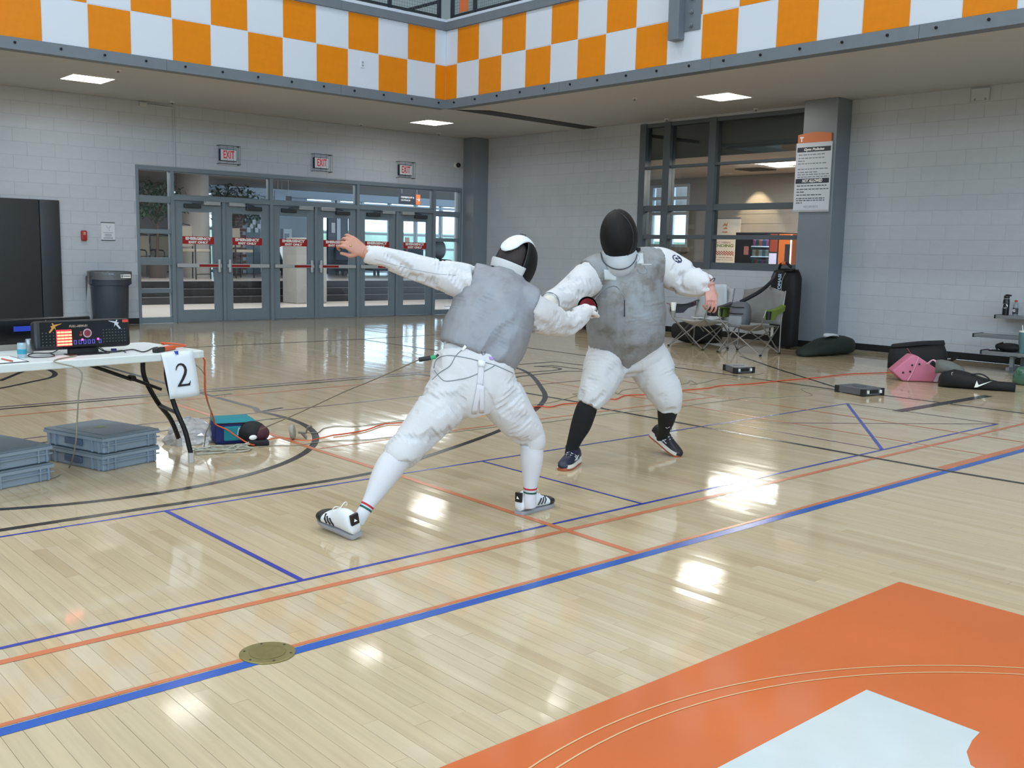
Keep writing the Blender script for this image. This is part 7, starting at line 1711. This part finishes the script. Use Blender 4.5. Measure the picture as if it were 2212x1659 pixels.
wG = pd(1180, 660, 5.84); hand_geo(mb, wG, pd(1158, 668, 5.74)-wG, pd(1180, 620, 5.8)-pd(1180, 650, 5.84), .18, (1.0, 1.1, 1.1, 1.1), side=1, thumb=(.4, .5))
me = remesh(mb, 'person', .0045, 2); me.polygons.foreach_set('use_smooth', [True]*len(me.polygons))
personB = to_linked('person', me, M_SKIN2); tag(personB, 'fencer in black mask and grey vest facing the camera with black socks', 'person')
PBp = personB
jkB = garment('jacket', [(RB, .014, 11, (True, False)), (LB, .015, 10, (True, False)), (TB, .001, 6, (False, False), .92)], M_KIT, PBp, .0075, 7.7)
vestB = garment('vest', [(VB, .010, 6, (False, False))], M_LAM2, PBp, .0075, 3.4, extra=lambda mb: [limb_geo(mb, limb(q), 24, round_end=(True, False)) for q in ([(1330, 590, 6.4, 44, .15), (1300, 590, 6.37, 44, .14), (1272, 600, 6.335, 39, .125)], [(1360, 585, 6.41, 44, .15), (1395, 578, 6.43, 44, .14), (1424, 576, 6.45, 39, .125)])])
brB = garment('breeches', [(PB, .003, 8, (False, False)), (B1, .012, 10, (True, False)), (B2, .010, 9, (True, False))], M_KIT2, PBp, .0075, 9.1)
for S in (SB1, SB2): plainlimb('sock', S, M_SOCKB, PBp)
M_NAV = mat('shoe_navy', '#141a33', .4, var=.1); M_BLKS = mat('shoe_charcoal', '#12131a', .45); M_MID = mat('midsole_white', '#d4d0c8', .5); M_GUM = mat('sole_gum', '#a5583c', .5)
hB = Vector((4.545, 4.475, .001)); shoe(PBp, tuple(hB), (-.90, -.44, 0), (0, 0, 1), .295, M_NAV, M_GUM, M_MID, None, None, 2)
tB = fl(1463, 986); hB2 = Vector((5.245, 4.455, .105)); shoe(PBp, tuple(hB2), Vector((tB.x, tB.y, .002))-hB2, (0, -.35, 1), .285, M_BLKS, M_GUM, M_MID, None, None, 2)
mfB = -Vector(FWD)*.92-Vector(RGT)*.30-Vector(UPV)*.16; mcB = pd(1337, 511, 6.26); MxB, shB = mask(PBp, tuple(mcB), mfB, Vector(UPV)*.98-Vector(RGT)*.05, 1.06, tongue=False)
# bib collar rings lying on the vest
bvB = bvh_of(vestB, jkB)
M_BIB = mat('bib_grey', '#b9bec4', .6)
plainlimb('mask_collar', [(1338, 552, 6.33, 40, .12), (1338, 564, 6.31, 40, .13), (1338, 573, 6.30, 35, .13)], M_BIB, PBp, rd=(False, True))
surf_line(bvh_of([o for o in PBp.children if o.name.startswith('mask_collar')][0], vestB), [(1298, 546), (1303, 564), (1318, 577), (1338, 582), (1358, 577), (1371, 564), (1376, 550)], .004, 'collar_edge', mat('edge_dark', '#3b4047', .6), PBp)
surf_patch(bvB, [(1305, 582), (1333, 584), (1331, 606), (1306, 605)], 'pale_patch', mat('patch_pale', '#bfc5c8', .6), PBp, .002); surf_patch(bvB, [(1372, 546), (1389, 546), (1391, 570), (1376, 570)], 'pale_patch', MATS['patch_pale'], PBp, .002)
# clip lead of the mask
bvM = bvh_of(vestB, jkB)
surf_line(bvM, [(1376, 545), (1382, 558), (1378, 568), (1388, 572), (1398, 585), (1392, 592), (1380, 588), (1376, 580)], .0016, 'mask_lead', M_WIRE, PBp); surf_line(bvM, [(1385, 572), (1400, 571), (1408, 571)], .002, 'lead_clip', M_TXT, PBp)
q = hit(bvM, 1377, 540, .012); MB().cbox(tuple(q if q else pd(1377, 540, 6.25)), (.03, .03, .03)).build('clip', M_CB, PBp, bevel=.004)
# sleeve badge
bj = bvh_of(jkB); ctr = (1463, 559)
def badge(nm, rx, ry, mt, off):
    V = [hit(bj, ctr[0], ctr[1], off)]
    for k in range(20):
        a = 2*PI*k/20; x, y = rx*math.cos(a), ry*math.sin(a); h_ = hit(bj, ctr[0]+x*.85-y*.3, ctr[1]+x*.5+y*.8, off); V.append(h_)
    if any(v is None for v in V):
        base = [v for v in V if v is not None][0]; V = [v if v is not None else base for v in V]
    m = MB(); m.add(V, [(0, 1+k, 1+(k+1) % 20) for k in range(20)]); return m.build(nm, mt, PBp)
badge('sleeve_badge', 12, 8, mat('badge_navy', '#20294a', .7), .003); badge('badge_centre', 8.5, 5.2, mat('badge_white', '#c9ccd6', .7), .0045); badge('badge_mark', 5, 2.2, MATS['badge_navy'], .006)
# bracelet, ring, sock marks
wr = limb([(1531, 610, 6.37, 15), (1535, 614, 6.365, 15)], 4); m = MB(); m.tube([wr[2][0]+wr[2][1]*(wr[2][3]*1.0*math.cos(a))+wr[2][2]*(wr[2][3]*1.0*math.sin(a)) for a in np.linspace(0, 2*PI, 20)[:-1]], .003, 6, closed=True); m.build('bracelet', mat('bracelet_dark', '#2a2228', .5), PBp)
bvb = bvh_of(personB); q = hit(bvb, 1546, 634, .001)
if q: MB().ell(tuple(q), (.004, .004, .004), 10, 6).build('ring', mat('ring_gold', '#d8b070', .25, .9), PBp, smooth='all')
bva = bvh_of(personA); q = hit(bva, 757, 531, .001)
if q: MB().ell(tuple(q), (.005, .005, .004), 10, 6).build('ring', MATS['ring_gold'], personA, smooth='all')
bs = bvh_of(*[o for o in PBp.children if o.name.startswith('sock')]); surf_line(bs, [(1438, 923), (1441, 925), (1447, 922)], .0016, 'sock_mark', M_TXT, PBp, 3)
# glove cuff of the sword arm and the cords round it
plainlimb('glove_cuff', [(1192, 653, 5.9, 19), (1182, 657, 5.85, 17), (1172, 662, 5.8, 15)], mat('glove_cream', '#d3d0c6', .7, bump=.2, bscale=120), PBp)
e = RB[-1]; m = MB(); m.tube([e[0]+e[1]*(e[3]*1.02*math.cos(a))+e[2]*(e[4]*1.02*math.sin(a)) for a in np.linspace(0, 2*PI, 28)[:-1]], .003, 6, closed=True); m.build('cuff_edge', mat('cuff_grey', '#7f8486', .6), PBp)
# glove of the lunging fencer (drawn over the hand)
mb = MB(); hand_geo(mb, gw, gd, pd(1255, 640, 5.5)-pd(1262, 660, 5.55), .176, (1.1, 1.15, 1.2, 1.2), side=1, thumb=(.4, .6))
limb_geo(mb, limb([(1254, 682, 5.5, 18), (1262, 675, 5.545, 15.5), (1267, 670, 5.57, 15)]), 20)
me = remesh(mb, 'glove', .004, 1); 
co = np.empty(len(me.vertices)*3); me.vertices.foreach_get('co', co); no = np.empty(len(me.vertices)*3); me.vertex_normals.foreach_get('vector', no); me.vertices.foreach_set('co', co+no*.0025); me.update(); me.polygons.foreach_set('use_smooth', [True]*len(me.polygons))
to_linked('glove', me, mat('glove_white', '#d8d4d2', .7, bump=.2, bscale=150), personA)
# bent blade: from the guard up and over to the chest
tipp = hit(bvh_of(vestB), 1349, 684, .004); b1 = hit(bvh_of(vestB), 1347, 640, .05); b2 = hit(bvh_of(vestB), 1330, 619, .09)
t = [o for o in COL.objects if o.name == 'foil'][0]
P = smooth_pts([tuple(gc), tuple(pd(1290, 640, 5.78)), tuple(pd(1308, 624, 5.95)), tuple(b2), tuple(b1), tuple(hit(bvh_of(vestB), 1349, 662, .026)), tuple(tipp)], 8)
MB().tube(P, [.0036-.0018*i/(len(P)-1) for i in range(len(P))], 6).build('blade', mat('blade_steel', '#8f969d', .3, .8), t, smooth='all'); MB().tube(P[-14:], .0034, 8).build('blade_end_sleeve', mat('blade_end_dark', '#2f3135', .6), t, smooth='all')  # darker, thicker sleeve over the last stretch of the blade
# weapon of the facing fencer, mostly hidden behind the other one
g2 = pd(1150, 672, 5.70); n2 = (pd(1040, 650, 5.55)-g2).normalized(); a_, b_, _ = frame_from(n2); Mg = Matrix(((a_.x, b_.x, n2.x, g2.x), (a_.y, b_.y, n2.y, g2.y), (a_.z, b_.z, n2.z, g2.z), (0, 0, 0, 1)))
t = thing('foil', 'foil held behind the lunging fencer by the facing fencer', 'foil', tuple(g2)); MB().lathe([(.008, .022), (.03, .018), (.05, .006), (.06, -.012), (.062, -.012), (.052, .009), (.031, .022), (.008, .026)], n=28, M=Mg).build('guard', M_ALU, t, smooth=True)
MB().tube([g2, g2+n2*.3+Vector((0, 0, -.02)), g2+n2*.55+Vector((0, 0, -.07))], [.0036, .003, .002], 6).build('blade', MATS['blade_steel'], t); MB().tube([g2, g2-n2*.08], .012, 8).build('grip', M_CB, t)
